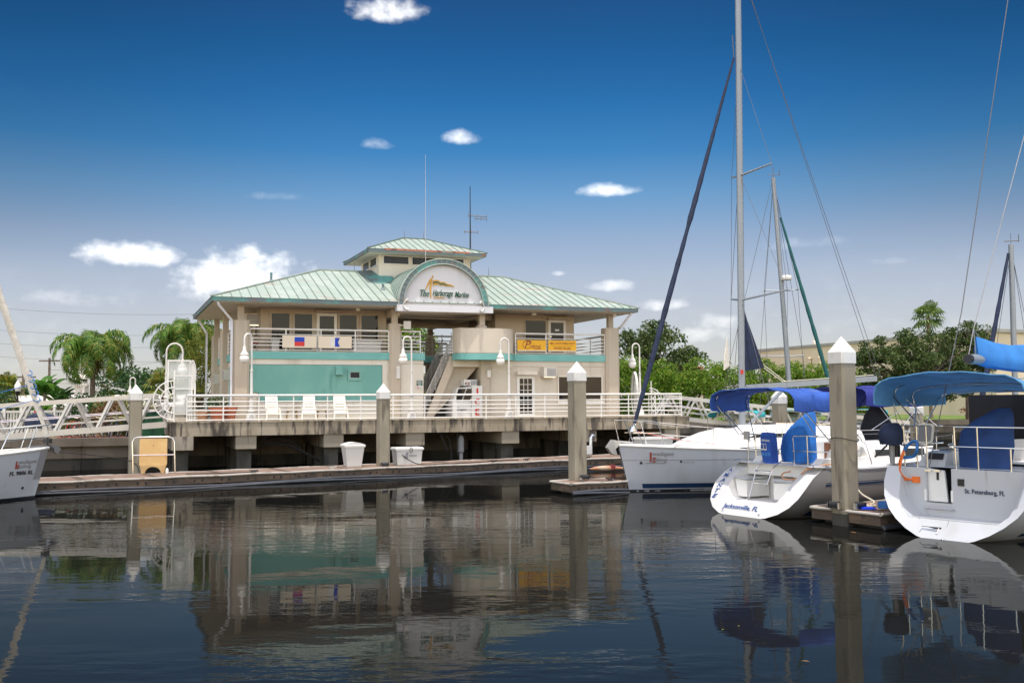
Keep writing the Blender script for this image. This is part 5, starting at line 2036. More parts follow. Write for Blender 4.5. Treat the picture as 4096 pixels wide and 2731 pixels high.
rope('dock_line', 'white twisted dock line from the scooped stern to the big pile', [L_(2.2, -1.72, 1.38), L_(2.1, -1.9, 1.15), L_(2.0, -2.3, .7), L_(1.9, -2.8, .46), V((8.0, 25.4, .45))], .024, rope_white)
rope('dock_line', 'coiled white line lying on the aft deck corner', [L_(1.9, -1.6, 1.36), L_(2.3, -1.7, 1.38), L_(2.5, -1.55, 1.40), L_(2.2, -1.5, 1.38), L_(1.9, -1.65, 1.38), L_(2.35, -1.75, 1.41)], .03, rope_white)

# ---- broad sailboat with light blue bimini and open transom step
SP = at(9.5, 22.3, 0, R(39))
sp_ = thing('sailboat', 'large white sailboat with light blue bimini and boarding step', 'sailboat', 'sailboats', M=SP)
hs = Hull(SP, [(0, 1.74, 1.52, -.08, 0), (1.6, 1.86, 1.5, -.28, .02), (4, 1.98, 1.5, -.45, .1), (6.5, 1.8, 1.55, -.5, .35), (9, 1.2, 1.65, -.5, .65), (10.6, .5, 1.75, -.4, .88), (11.3, .06, 1.8, -.3, 1)], rake=.48, stem=.6, tpl=TPL_BROAD)
hs.build(sp_, shaded_gel, transom=False)
out = hs.ring(0)
n = len(out)
# skirt below the step, side wings and upright transom
zstep, xw = .40, .98
mb = MB(SP)
low = [p for p in out if p.z <= .75]
edge_in = []
for p in out:
    if p.z < zstep:
        edge_in.append(V((.24 + .10, max(-1.28, min(1.28, p.y * .84)), zstep)))
    else:
        edge_in.append(V((lerp(.34, .86, (p.z - zstep) / (1.52 - zstep)), math.copysign(min(abs(p.y) * .84, lerp(1.29, 1.46, (p.z - zstep) / 1.12)), p.y), p.z)))
mb.strip(out, edge_in)
mb.build('transom_skirt', shaded_gel, sp_, 25)
mb = MB(SP)
mb.strip(edge_in, [V((xw, p.y * .97, p.z)) for p in edge_in])
mb.add([(.33, 1.29, zstep), (.33, -1.29, zstep), (xw, -1.29, zstep + .004), (xw, 1.29, zstep + .004)], [(0, 1, 2, 3)])
mb.build('boarding_step', shaded_gel, sp_, 25)
mb = MB(SP)
mb.box(xw, xw + .25, .92, 1.47, zstep, 1.50)
mb.box(xw, xw + .25, -1.47, .30, zstep, 1.50)
mb.box(xw + .002, xw + .25, .30, .92, zstep, .70)
mb.build('transom', shaded_gel, sp_)
mb = MB(SP)
for sg in (1, -1):
    mb.bar((.62, sg * 1.40, .80), (.70, sg * 1.47, .80), .16, .07, up=(0, 0, 1))
mb.build('wing_scupper', black, sp_)
tubes(sp_, SP, 'step_joint', gel_grey, .006, [(.335, .75, zstep + .004), (.19, .72, .2)], [(.335, .05, zstep + .004), (.19, .05, .2)], n=4)
mb = MB(SP)
mb.prism([(.915, .72), (.45, .72), (.52, 1.44), (.915, 1.48)], lambda y, z: (xw + .10, y, z), lambda y, z: (xw + .16, y, z))
mb.build('transom_door', gel2, sp_)
for y, z in ((.84, 1.42), (.62, 1.42)):
    mb = MB(SP)
    mb.box(xw - .03, xw - .001, y - .07, y + .09, z, z + .035)
    mb.build('hinge', steel, sp_)
mb = MB(SP)
mb.box(xw + .08, xw + .098, 1.0 - .35, 1.05 - .35, 1.22, 1.40)
mb.build('latch', black, sp_)
for y in (.93, .29):
    mb = MB(SP)
    mb.box(xw - .02, xw - .001, y - .025, y + .025, .74, 1.0)
    mb.build('gate_track', gel2, sp_)
tubes(sp_, SP, 'grab_handle', steel, .022, [(xw, .94, .56), (xw - .06, .92, .575), (xw - .06, .26, .575), (xw, .24, .56)])
mb = MB(SP)
mb.prism([(.66, .06), (.16, .06), (.16, .24), (.66, .24)], lambda y, z: (.135 + .3 * (z - .05), y, z), lambda y, z: (.3, y, z))
mb.build('ladder_recess', black, sp_)
tubes(sp_, SP, 'folded_ladder', steel, .03, [(.10, .62, .09), (.22, .58, .22)], [(.10, .22, .09), (.22, .22, .22)], [(.16, .6, .17), (.16, .22, .17)])
mb = MB(SP)
mb.ball((.03, .05, .0), .035, 6)
mb.build('drain', steel, sp_)
mb = MB(SP)
mb.box(xw - .02, xw - .001, -.0, .15, 1.12, 1.28)
mb.build('shower_box', black, sp_)
SR3 = SP.to_3x3()
sfr = lambda y, z: frame(SP @ V((xw - .012, y, z)), SR3 @ V((0, -1, 0)), Z, SR3 @ V((-1, 0, 0)))
text('St. Petersburg, FL', sfr(-.46, 1.0), .90, .135, navy, sp_, bold=.012, depth=.008)
hs.deck(sp_, gel2, 6)
mb = MB(SP)
mb.add([(1.22, 1.62, 1.505), (1.22, -1.62, 1.505), hs.fine[6][-1], hs.fine[6][0]], [(0, 1, 2, 3)])
mb.build('aft_deck', gel2, sp_)
hs.gunwale(sp_, gel2, .04)
hs.band(sp_, 'boot_stripe', navy, .07, .30, .01, .9)
hs.band(sp_, 'bottom', bottom_paint, -.2, .05, .008, .9)
trunk(sp_, SP, [(4.2, 1.45, 1.48, 2.05), (6.5, 1.3, 1.5, 2.08), (8.2, .9, 1.6, 1.9), (9, .6, 1.62, 1.72)], gel2)
for sg in (-1, 1):
    mb = MB(SP)
    mb.prism([(1.5, 1.48), (5, 1.5), (4.6, 1.85), (2.0, 1.80)], lambda x, z: (x, sg * 1.1, z), lambda x, z: (x, sg * 1.45, z))
    mb.build('cockpit_coaming', gel2, sp_)
mb = MB(SP)
mb.prism([(1.55, 1.5), (1.95, 1.5), (1.95, 1.86), (1.7, 1.82)], lambda x, z: (x, .75, z), lambda x, z: (x, 1.25, z))
pd = mb.build('instrument_pod', shaded_gel, sp_)
mb = MB(SP)
mb.prism([(1.61, 1.66), (1.68, 1.80), (1.66, 1.81), (1.59, 1.67)], lambda x, z: (x, .82, z), lambda x, z: (x, 1.18, z))
mb.build('display', black, pd)
# rails
Zr = 2.46
pr_ = lambda sg, y0: [(1.1, sg * y0, 1.5), (1.08, sg * y0, Zr), (1.1, sg * 1.2, Zr + .01), (1.25, sg * 1.66, Zr), (3.6, sg * 1.86, Zr - .05)]
mid = lambda sg, y0: [(1.08, sg * y0, 2.0), (1.1, sg * 1.2, 2.0), (1.25, sg * 1.66, 2.0), (3.6, sg * 1.86, 1.98)]
tubes(sp_, SP, 'stern_rail', steel, .02, [(1.12, .95, 1.5), (1.1, .95, Zr), (1.1, 1.2, Zr), (1.25, 1.66, Zr), (3.6, 1.86, Zr - .05)], [(1.1, .95, 2.0), (1.1, 1.2, 2.0), (1.25, 1.66, 2.0), (3.6, 1.86, 1.98)],
      [(1.1, .24, 1.5), (1.08, .25, Zr), (1.1, -1.2, Zr), (1.25, -1.66, Zr), (3.6, -1.86, Zr - .05)], [(1.08, .25, 2.0), (1.1, -1.2, 2.0), (1.25, -1.66, 2.0), (3.6, -1.86, 1.98)],
      *[[(1.1, y, 1.5), (1.08, y, Zr)] for y in (1.18, 1.5, -.28)], [(1.12, -1.0, 1.5), (1.12, -1.0, 2.0)], *[[(2.4, sg * 1.78, 1.5), (2.4, sg * 1.78, Zr - .02)] for sg in (1, -1)])
bimini(sp_, SP, .25, 3.6, 1.76, 3.70, 3.20, .22, sky_canvas, .03, flat_=.85, frames=((1.05, 2.2, 2.4), (1.9, 2.3, 2.4), (3.3, 2.4, 2.4)), legs=(((1.15, 1.68, 2.45), (1.0, 1.7, 3.0)), ((1.15, -1.68, 2.45), (1.0, -1.7, 3.0)), ((3.2, -1.8, 2.42), (1.6, -1.72, 3.1)), ((3.2, 1.8, 2.42), (1.6, 1.72, 3.1)), ((1.12, 1.25, 2.45), (2.1, 1.72, 3.05)), ((1.2, -1.45, 2.45), (2.1, -1.72, 3.05))))
mb = MB(SP)
mb.box(4.3, 4.36, -1.5, 1.5, 2.0, 3.2)
mb.build('dodger_window', black_canvas, sp_)
cloth_lump(sp_, SP, 'wheel_cover', deep_blue, [(1.5, 1.75, -.12, .28, .60), (2.0, 1.8, -.12, .30, .64), (2.35, 1.85, -.15, .28, .60), (2.6, 1.9, -.28, .25, .44), (2.78, 1.95, -.42, .2, .27), (2.88, 1.95, -.5, .12, .14)], .03, 8)
st_ = thing('rail_seat', 'white edged grey pad seat mounted beside the light blue bimini', 'seat', M=SP)
sf_ = frame(SP @ V((2.1, 1.5, 2.25)), SR3 @ V((0, -1, 0)), SR3 @ V((.25, .0, .97)), SR3 @ V((-.97, 0, .25)))
rr_ = lambda w_, h_: [(x * (w_ - .06) + .06 * math.cos(R(a)), y * (h_ - .06) + .06 * math.sin(R(a))) for x, y, a0 in ((1, 1, 0), (-1, 1, 90), (-1, -1, 180), (1, -1, 270)) for a in range(a0, a0 + 91, 30)]
flat(sf_, rr_(.21, .25), 0, plastic_white, st_, 'shell', .04)
flat(sf_, rr_(.165, .205), .0405, grey, st_, 'pad', .02)
# boom with sail cover
bm_ = thing('boom_cover', 'bright blue sail cover on the boom above the light blue bimini', 'sail cover', M=SP)
mb = MB(SP)
rows = []
for x, zt, zb, w_ in ((1.75, 4.55, 3.98, .06), (2.0, 4.52, 3.86, .14), (2.6, 4.44, 3.80, .2), (3.4, 4.40, 3.76, .22), (4.4, 4.45, 3.74, .23), (5.6, 4.55, 3.74, .24)):
    zm = lerp(zb, zt, .4)
    rr2 = random.Random(int(x * 10))
    rows.append([(x + rr2.uniform(-.03, .03), w_ * a, lerp(zb, zt, b)) for a, b in ((0, 0), (.8, .06), (1, .25), (.85, .5), (.5, .8), (.12, 1), (-.12, 1), (-.5, .8), (-.85, .5), (-1, .25), (-.8, .06))])
mb.rings(rows, cap0=True, cap1=True)
mb.build('cover', sail_cover, bm_, 50)
tubes(bm_, SP, 'boom', alu_mast, .12, [(1.42, 0, 4.02), (5.6, 0, 4.05)], n=10)
tubes(bm_, SP, 'boom_end', black, .11, [(1.32, 0, 4.02), (1.425, 0, 4.02)], n=10)
tubes(bm_, SP, 'topping_lift', grey, .011, [(1.38, 0, 4.12), (1.66, 0, 4.74), (3.4, 0, 7.7), (5.2, 0, 10.7)], [(1.66, 0, 4.72), (1.95, 0, 4.5)], [(1.66, 0, 4.72), (1.72, 0, 4.12)])
# outboard and cords on the stern rail
ob = thing('outboard_motor', 'outboard motor under a navy cover clamped to the stern rail', 'outboard', M=SP)
OX, OY = .92, 1.72
cloth_lump(ob, SP, 'cowl_cover', navy_canvas, [(2.02, OX - .05, OY, .26, .24), (2.14, OX - .05, OY, .31, .27), (2.32, OX - .05, OY, .31, .27), (2.46, OX, OY, .25, .22), (2.52, OX + .02, OY, .16, .14)], .07, 4)
mb = MB(SP)
mb.tube([(OX, OY, 2.04), (OX, OY, 1.66), (OX, OY, 1.20)], [.075, .06, .05], 8)
mb.box(OX - .16, OX + .12, OY - .05, OY + .05, 1.27, 1.29)
mb.tube([(OX - .16, OY, 1.07), (OX + .12, OY, 1.07)], [.04, .06], 8)
mb.tube([(OX, OY, 1.22), (OX + .02, OY, 1.02), (OX + .05, OY, .86)], [.05, .04, .015], 6)
mb.build('leg', grey, ob, 40)
mb = MB(SP)
for k in range(3):
    t = R(120 * k + 20)
    mb.add([(OX - .17, OY, 1.07), (OX - .15, OY + .11 * math.cos(t - .4), 1.07 + .11 * math.sin(t - .4)), (OX - .19, OY + .12 * math.cos(t + .4), 1.07 + .12 * math.sin(t + .4))], [(0, 1, 2)])
mb.ball((OX - .17, OY, 1.07), .03, 6)
mb.build('propeller', black, ob)
mb = MB(SP)
mb.box(OX + .02, OX + .16, OY - .12, OY + .10, 1.72, 2.0)
mb.build('clamp_bracket', black, ob)
tubes(ob, SP, 'tiller', black, .025, [(OX - .05, OY + .1, 2.0), (OX - .3, OY + .28, 1.72)])
mb = MB(SP)
mb.box(xw - .05, xw - .001, 1.06, 1.24, 1.14, 1.28)
tag(mb.build('power_inlet', rope_orange), 'orange plug fitted in the power inlet of the white transom', 'plug')
rope('shore_power_cord', 'orange shore power cord hanging by the outboard motor', [SP @ V(p) for p in ((xw - .04, 1.24, 1.22), (xw - .12, 1.38, 1.2), (xw - .15, 1.5, 1.32), (xw - .1, 1.52, 1.6), (xw - .05, 1.42, 1.9))], .022, rope_orange)
rope('shore_power_cord', 'second orange cord loop beside the outboard motor cord', [SP @ V(p) for p in ((xw - .04, 1.2, 1.20), (xw - .14, 1.34, 1.24), (xw - .18, 1.46, 1.4), (xw - .1, 1.46, 1.65), (xw - .05, 1.4, 1.9))], .022, rope_orange)
rope('blue_hose', 'thick blue hose looped over the stern rail by the outboard', [SP @ V(p) for p in ((xw - .05, 1.41, 1.88), (xw, 1.30, 2.05), (xw + .05, 1.16, 2.1), (xw, 1.12, 1.9), (xw + .1, 1.26, 1.75), (xw + .05, 1.5, 1.70))], .04, rope_blue)
tubes(sp_, SP, 'mast', alu_mast, .1, [(5.5, 0, 2.0), (5.4, 0, 17.0)], n=12)
tubes(sp_, SP, 'backstay', wire, .012, [(1.3, 1.0, 1.5), (2.2, .55, 5.2), (5.4, 0, 17.0)], n=5)

# hoses and gear on the finger dock between the boats
FD = at(8.75, 23.9, 0, A31)
rope('blue_hose', 'coil of thick blue hose at the dock edge beside the white hull', [FD @ V((.75 + .25 * math.cos(R(a)), .42 + .2 * math.sin(R(a)), .47 + a * .00012)) for a in range(0, 1000, 45)] + [FD @ V((1.2, .05, .7)), FD @ V((1.6, -.2, 1.0))], .045, rope_blue, n=2)
rope('coiled_line', 'flat white rope coil lying on the finger dock', [FD @ V((.9 + (.05 + a * .00022) * math.cos(R(a)), 1.3 + (.05 + a * .00022) * math.sin(R(a)), .44)) for a in range(0, 1300, 40)], .02, rope_white, n=2)
mb = MB(MX.Translation(FD @ V((.35, .75, .424))))
mb.box(-.16, .2, -.12, .12, 0, .03)
mb.box(-.12, .16, -.09, .09, .031, .05)
tag(mb.build('blue_mat', pmat('bright_blue', (.01, .05, .6), .5)), 'small bright blue mat on the finger dock', 'mat')
rope('black_line', 'thin black line tied around the big pile', [V((8.25 + .36 * math.cos(R(a)), 25.05 + .36 * math.sin(R(a)), 2.12 + .05 * math.sin(R(a * 2)))) for a in range(0, 361, 45)], .012, rope_black, n=2)

# ---- white sloop whose bow points left
AI = R(22)
IBOW = V((3.96, 34.66, 0))
ci = V((math.cos(AI), math.sin(AI), 0))
IM = frame(IBOW + ci * 12.6, -ci, V((ci.y, -ci.x, 0)))      # x towards the bow; y points to the camera side
isl = thing('sailboat', 'long white sloop with navy furled jib and bow pointing left', 'sailboat', 'sailboats', M=IM)
hi = Hull(IM, [(0, 1.5, 1.3, -.1, 0), (1.5, 1.75, 1.28, -.3, .03), (4, 2.0, 1.28, -.45, .1), (7, 1.9, 1.34, -.5, .3), (9.5, 1.35, 1.43, -.5, .58), (11.4, .68, 1.52, -.45, .82), (12.55, .05, 1.58, -.35, 1)], rake=.3, stem=.42)
hi.build(isl, shaded_gel)
hi.deck(isl, gel2, 0)
hi.gunwale(isl, gel2, .05)
hi.band(isl, 'boot_stripe', navy, .10, .26, .012, 0, 12.3)
hi.band(isl, 'bottom', bottom_paint, -.2, .06, .008)
hi.band(isl, 'sheer_line', gel_grey, 1.06, 1.075, .008)
cbi = trunk(isl, IM, [(3.6, 1.5, 1.28, 2.05), (6, 1.5, 1.3, 2.2), (8, 1.38, 1.36, 2.16), (9.3, 1.05, 1.42, 1.95), (10.1, .8, 1.45, 1.72), (10.6, .5, 1.5, 1.54)], gel2)
mb = MB(IM)
mb.add([(6.0, 1.49, 1.78), (8.6, 1.25, 1.80), (8.1, 1.28, 1.92), (6.2, 1.42, 1.94)], [(0, 1, 2, 3)])
mb.build('portlight', glass, cbi)
# bow lettering on the camera side (y positive), reading from the bow aft
for s_, x, z, w_, h_, m_ in (('intelligent', 11.58, 1.27, .72, .18, grey), ('sailing', 11.70, 1.07, .56, .18, grey)):
    text(s_, hi.side_frame(x, z, 1, -1), w_, h_, m_, isl, bold=.015)
text('i', hi.side_frame(11.97, 1.18, 1, -1), .08, .34, pmat('brick_red', (.32, .05, .03), .5), isl, bold=.05)
text('s', hi.side_frame(11.85, 1.08, 1, -1), .13, .19, bpy.data.materials['brick_red'], isl, bold=.05)
text('join our club', hi.side_frame(10.72, .99, 1, -1), .4, .055, grey, isl, shear=.2)
mb = MB(hi.side_frame(11.85, .96, 1, -1))
mb.prism([(-.35, 0), (.35, 0), (.42, .025), (-.2, .03)], lambda x, y: (x, y, .006), lambda x, y: (x, y, 0))
mb.build('hull_emblem', grey, isl)
mb = MB(IM)
pp = hi.side_at(10.98, 1.02, 1)
mb.ball(pp, .04, 6)
pp = hi.side_at(12.25, .98, 1)
mb.ball(pp, .05, 6)
mb.build('through_hull', black, isl)
# pulpit, lifelines
Zp = 2.42
tubes(isl, IM, 'pulpit', steel, .017, [(11.5, .60, 1.52), (11.65, .60, 2.1), (11.75, .58, Zp - .06), (12.0, .52, Zp), (13.15, .10, Zp + .02), (13.15, -.10, Zp + .02), (12.0, -.52, Zp), (11.75, -.58, Zp - .06), (11.5, -.60, 1.52)],
      [(12.15, .33, 1.55), (12.55, .30, Zp)], [(12.15, -.33, 1.55), (12.55, -.30, Zp)], [(13.12, 0, Zp), (12.9, 0, 1.62)], [(11.62, .60, 2.0), (12.55, .30, 2.0)], [(11.62, -.60, 2.0), (12.55, -.3, 2.0)])
for sg in (1, -1):
    tubes(isl, IM, 'lifeline', steel, .009, [(11.75, sg * .58, Zp - .06), (9.9, sg * 1.2, 2.16), (7.5, sg * 1.8, 2.06), (4.5, sg * 1.95, 2.0), (2, sg * 1.8, 2.0)], [(11.6, sg * .6, 1.95), (9.9, sg * 1.2, 1.8), (7.5, sg * 1.8, 1.72), (4.5, sg * 1.95, 1.68)], n=4)
    tubes(isl, IM, 'stanchion', steel, .013, *[[(x, sg * y, 1.3), (x, sg * y, z)] for x, y, z in ((9.9, 1.2, 2.16), (7.5, 1.8, 2.06), (4.5, 1.95, 2.0), (2.2, 1.8, 2.0))])
# mast and rig
MXx = 12.55 - 4.66
TOPZ = 19.5
mb = MB(IM)
mr_ = []
for z, k in ((1.95, 1), (12, 1), (TOPZ, .9)):
    x = MXx - (z - 2) * .012
    mr_.append([(x + .135 * k * math.cos(R(a)), .092 * k * math.sin(R(a)), z) for a in range(0, 360, 24)])
mb.rings(mr_, cap0=True, cap1=True)
mast = mb.build('mast', alu_mast, isl, 40)
for z, ln, sw, rise in ((6.75, 1.72, .75, .22), (11.35, 1.25, .50, .22)):
    for sg in (1, -1):
        mb = MB(IM)
        x = MXx - (z - 2) * .012
        mb.tube([(x, sg * .05, z), (x - sw, sg * ln, z + rise)], [.045, .03], 6)
        mb.build('spreader', alu_mast, isl)
xs1, xs2 = (MXx - .057 - .75, 1.72, 6.97), (MXx - .112 - .50, 1.25, 11.57)
for sg in (1, -1):
    tubes(isl, IM, 'shroud', wire, .010, [(MXx - .6, sg * 1.75, 1.35), (xs1[0], sg * xs1[1], xs1[2]), (xs2[0], sg * xs2[1], xs2[2]), (MXx - .17, sg * .06, 15.4)], [(MXx - .5, sg * 1.6, 1.35), (MXx - .06, sg * .1, 6.6)], [(xs1[0], sg * xs1[1], xs1[2]), (MXx - .11, sg * .1, 11.2)], n=4)
tubes(isl, IM, 'backstay', wire, .010, [(.5, .6, 1.4), (1.5, .2, 3.6), (MXx - .2, 0, TOPZ)], n=4)
# furled jib
fs0, fs1 = V((12.35, 0, 2.2)), V((MXx + .05, 0, 15.75))
pts = [fs0.lerp(fs1, i / 40) for i in range(41)]
mb = MB(IM)
mb.tube(pts, [.68 * (.085 + .06 * math.sin(math.pi * min(1, i / 22)) ** .8 if i < 22 else lerp(.145, .055, (i - 22) / 18)) * (1 + .10 * math.sin(i * 2.7)) * (.75 if i == 0 else 1) for i in range(41)], 10)
mb.build('furled_jib', navy_canvas, isl, 60)
tubes(isl, IM, 'forestay', wire, .018, [fs1, (MXx + .10, 0, 16.6)], [(12.58, 0, 1.62), fs0])
mb = MB(IM)
d_ = (fs1 - fs0).normalized()
for k, (r0, r1, a, b) in enumerate(((.13, .13, -.16, -.02), (.06, .05, -.02, .16), (.15, .15, -.19, -.16))):
    mb.tube([fs0 + d_ * a, fs0 + d_ * b], [r0, r1], 10)
mb.build('furler_drum', steel, isl, 40)
tubes(isl, IM, 'furling_line', pmat('red_line', (.55, .12, .10), .7), .012, [(12.3, .1, 2.05), (11.0, .8, 1.75), (9.8, 1.1, 1.6)], n=4)
# anchor
mb = MB(IM)
mb.tube([(12.4, 0, 1.66), (12.95, 0, 1.70), (13.15, 0, 1.62)], [.04, .05, .04], 6)
mb.prism([(12.85, 1.72), (13.2, 1.78), (13.42, 1.52), (13.25, 1.30), (13.05, 1.24), (13.12, 1.46)], lambda x, z: (x, .12 - abs(x - 13.1) * .1, z), lambda x, z: (x, -.12 + abs(x - 13.1) * .1, z))
mb.build('anchor', alu, isl)
# boom, vang, clew of the sail
bdir = (ony(2008, 868, 35.0) - ony(1703, 889, 34.2))
b0 = IM @ V((MXx - .18, 0, 3.56))
b1 = b0 + bdir.normalized() * 5.15
mb = MB()
mb.bar(b0, b1, .13, .20)
boom = mb.build('boom', alu_mast, isl)
mb = MB()
mb.tube([b0 - bdir.normalized() * .1, b0], .05, 6)
mb.build('gooseneck', steel, isl)
vt = b0.lerp(b1, .30) - Z * .1
mb = MB()
mb.tube([IM @ V((MXx - .2, 0, 2.15)), vt], [.055, .06], 8)
mb.build('vang', alu_mast, isl, 40)
mb = MB(IM)
sl_ = [(MXx - .17, 6.35), (MXx - .17, 4.15), (MXx - 1.0, 4.28)]
mb.prism(sl_, lambda x, z: (x, .02, z), lambda x, z: (x, -.02, z))
mb.build('mainsail_clew', navy_canvas, isl)
cl = IM @ V((MXx - 1.0, 0, 4.28))
tubes(isl, None, 'outhaul', rope_white, .014, [cl, b0.lerp(b1, .28) + Z * .12], [cl + Z * .1, b0.lerp(b1, .30) + Z * .12], [b0.lerp(b1, .28) + Z * .13, b0.lerp(b1, .98) + Z * .14], n=5)
tubes(isl, None, 'topping_lift', wire, .009, [b1 + Z * .08, IM @ V((MXx - .25, 0, TOPZ))], n=4)
mb = MB(IM)
mb.box(MXx - .02, MXx + .10, .098, .112, 4.05, 4.2)
mb.build('label_plate', red, isl)
wflag = MB(IM)
wflag.prism([(MXx + .28, 5.4), (MXx + .42, 4.7), (MXx + .45, 4.2), (MXx + .22, 4.35)], lambda x, z: (x, -.4, z), lambda x, z: (x + .02, -.42, z))
wflag.build('white_flag', sail_white, isl)
bimini(isl, IM, .6, 3.6, 1.6, 3.62, 3.22, .34, pmat('indigo_canvas', (.012, .022, .20), .8, var=.15, bump=.3, bs=6), .05, frames=((.8, 2, 2.0), (3.3, 2.2, 2.0)), legs=(((1.0, 1.6, 2.0), (2.2, 1.58, 3.1)), ((3.4, 1.6, 2.0), (1.2, 1.58, 3.1)), ((3.4, -1.6, 2.0), (1.2, -1.58, 3.1))))
cloth_lump(isl, IM, 'wheel_cover', black_canvas, [(1.3, 1.9, .2, .5, .8), (2.0, 1.9, .2, .5, .75), (2.5, 1.9, .2, .4, .5), (2.85, 1.9, .2, .2, .2)], .04, 2)
bx = thing('deck_box', 'pale blue grey box on the dock behind the sailboat bow', 'dock box', M=at(7.0, 50.0, .45, R(31)))
mb = MB(at(7.0, 50.0, .45, R(31)))
mb.rings([rect(.85, .4, 0), rect(.9, .42, .75)], cap0=True, cap1=True)
mb.build('body', fibreglass, bx)
mb = MB(at(7.0, 50.0, .45, R(31)))
mb.rings([rect(.95, .46, .755), rect(.93, .44, .86)], cap0=True, cap1=True)
mb.build('lid', fibreglass, bx)

# ---- left sailboat: only the bow is in view
AL = R(47)
LM = frame(V((-15.95, 33.6, 0)) - V((math.cos(AL), math.sin(AL), 0)) * 10.6, V((math.cos(AL), math.sin(AL), 0)), V((-math.sin(AL), math.cos(AL), 0)))
lf = thing('sailboat', 'sailboat at the left edge with white furled jib and registration letters', 'sailboat', 'sailboats', M=LM)
hl2 = Hull(LM, [(0, 1.5, 1.3, -.1, 0), (1.5, 1.7, 1.3, -.3, .03), (4, 1.85, 1.32, -.45, .1), (6.5, 1.65, 1.4, -.5, .35), (8.6, 1.1, 1.5, -.5, .62), (9.9, .55, 1.58, -.45, .85), (10.6, .05, 1.64, -.35, 1)], rake=.3, stem=.42)
hl2.build(lf, shaded_gel)
hl2.deck(lf, gel2, 0)
hl2.gunwale(lf, gel2, .05)
hl2.band(lf, 'bottom', bottom_paint, -.2, .08, .008)
trunk(lf, LM, [(3, 1.3, 1.3, 1.9), (6, 1.15, 1.36, 1.9), (7.6, .8, 1.42, 1.65), (8.3, .5, 1.48, 1.52)], shaded_gel)
hl2.band(lf, 'bow_patch', grey, .62, 1.60, .012, 10.35, 12)
text('intelligent', hl2.side_frame(10.2, 1.22, -1, 1), .78, .15, grey, lf, bold=.01)
text('sailing', hl2.side_frame(10.08, 1.08, -1, 1), .55, .15, grey, lf, bold=.01)
text('i', hl2.side_frame(9.76, 1.15, -1, 1), .07, .25, bpy.data.materials['brick_red'], lf, bold=.05)
text('s', hl2.side_frame(9.84, 1.09, -1, 1), .1, .15, bpy.data.materials['brick_red'], lf, bold=.05)
text('FL 9886 RL', hl2.side_frame(10.0, .88, -1, 1), .98, .14, black, lf, bold=.02, name='registration')
mb = MB(LM)
mb.ball(hl2.side_at(9.1, 1.2, -1), .04, 6)
mb.ball(hl2.side_at(10.1, .38, -1), .05, 6)
mb.build('through_hull', black, lf)
tubes(lf, LM, 'pulpit', steel, .017, [(9.2, -.75, 1.54), (9.5, -.7, 2.2), (9.65, -.66, 2.3), (11.05, -.2, 2.42), (11.15, -.1, 2.36), (11.15, .1, 2.36), (11.05, .2, 2.42), (9.65, .66, 2.3), (9.2, .75, 1.54)], [(10.25, -.32, 1.6), (10.5, -.36, 2.36)], [(10.25, .32, 1.6), (10.5, .36, 2.36)], [(9.4, -.72, 1.95), (11.0, -.18, 2.0)])
f0, f1 = V((11.0, 0, 2.0)), V((6.6, 0, 14.5))
mb = MB(LM)
pts = [f0.lerp(f1, i / 50) for i in range(51)]
mb.tube(pts, [(.05 + .06 * min(1, i / 9)) * (1 + .09 * math.sin(i * 2.3)) for i in range(51)], 10)
mb.build('furled_jib', sail_white, lf, 60)
mb = MB(LM)
for i in (8, 9, 10, 11, 12):
    c_ = f0.lerp(f1, .09 + .016 * (i - 8))
    mb.tube([c_ + V((.12 * math.cos(R(a)), .12 * math.sin(R(a)), .10 * math.sin(R(a)) + .02 * i)) for a in range(0, 361, 30)], .016, 5)
c_ = f0.lerp(f1, .2)
for q in (.10, .14):
    mb.tube([f0.lerp(f1, q), f0.lerp(f1, q) + V((-4, -.9, -1.0))], .012, 5)
mb.build('blue_lashing', rope_blue, lf, 60)
mb = MB(LM)
mb.tube([(11.0, 0, 1.66), f0], .03, 6)
mb.tube([f0 - V((0, 0, .2)), f0 - V((0, 0, .05))], .14, 10)
mb.build('furler_drum', black_rub, lf, 40)
mb = MB(LM)
mb.bar((10.3, 0, 1.68), (11.15, 0, 1.72), .07, .06)
mb.prism([(11.0, 1.74), (11.25, 1.74), (11.42, 1.60), (11.3, 1.42), (11.2, 1.5), (11.18, 1.62)], lambda x, z: (x, .1, z), lambda x, z: (x, -.1, z))
mb.build('anchor', wire, lf)
tubes(lf, LM, 'bow_line', rope_white, .02, [(10.2, -.3, 1.66), (9.2, -.8, 1.62), (7.5, -1.3, 1.62)])

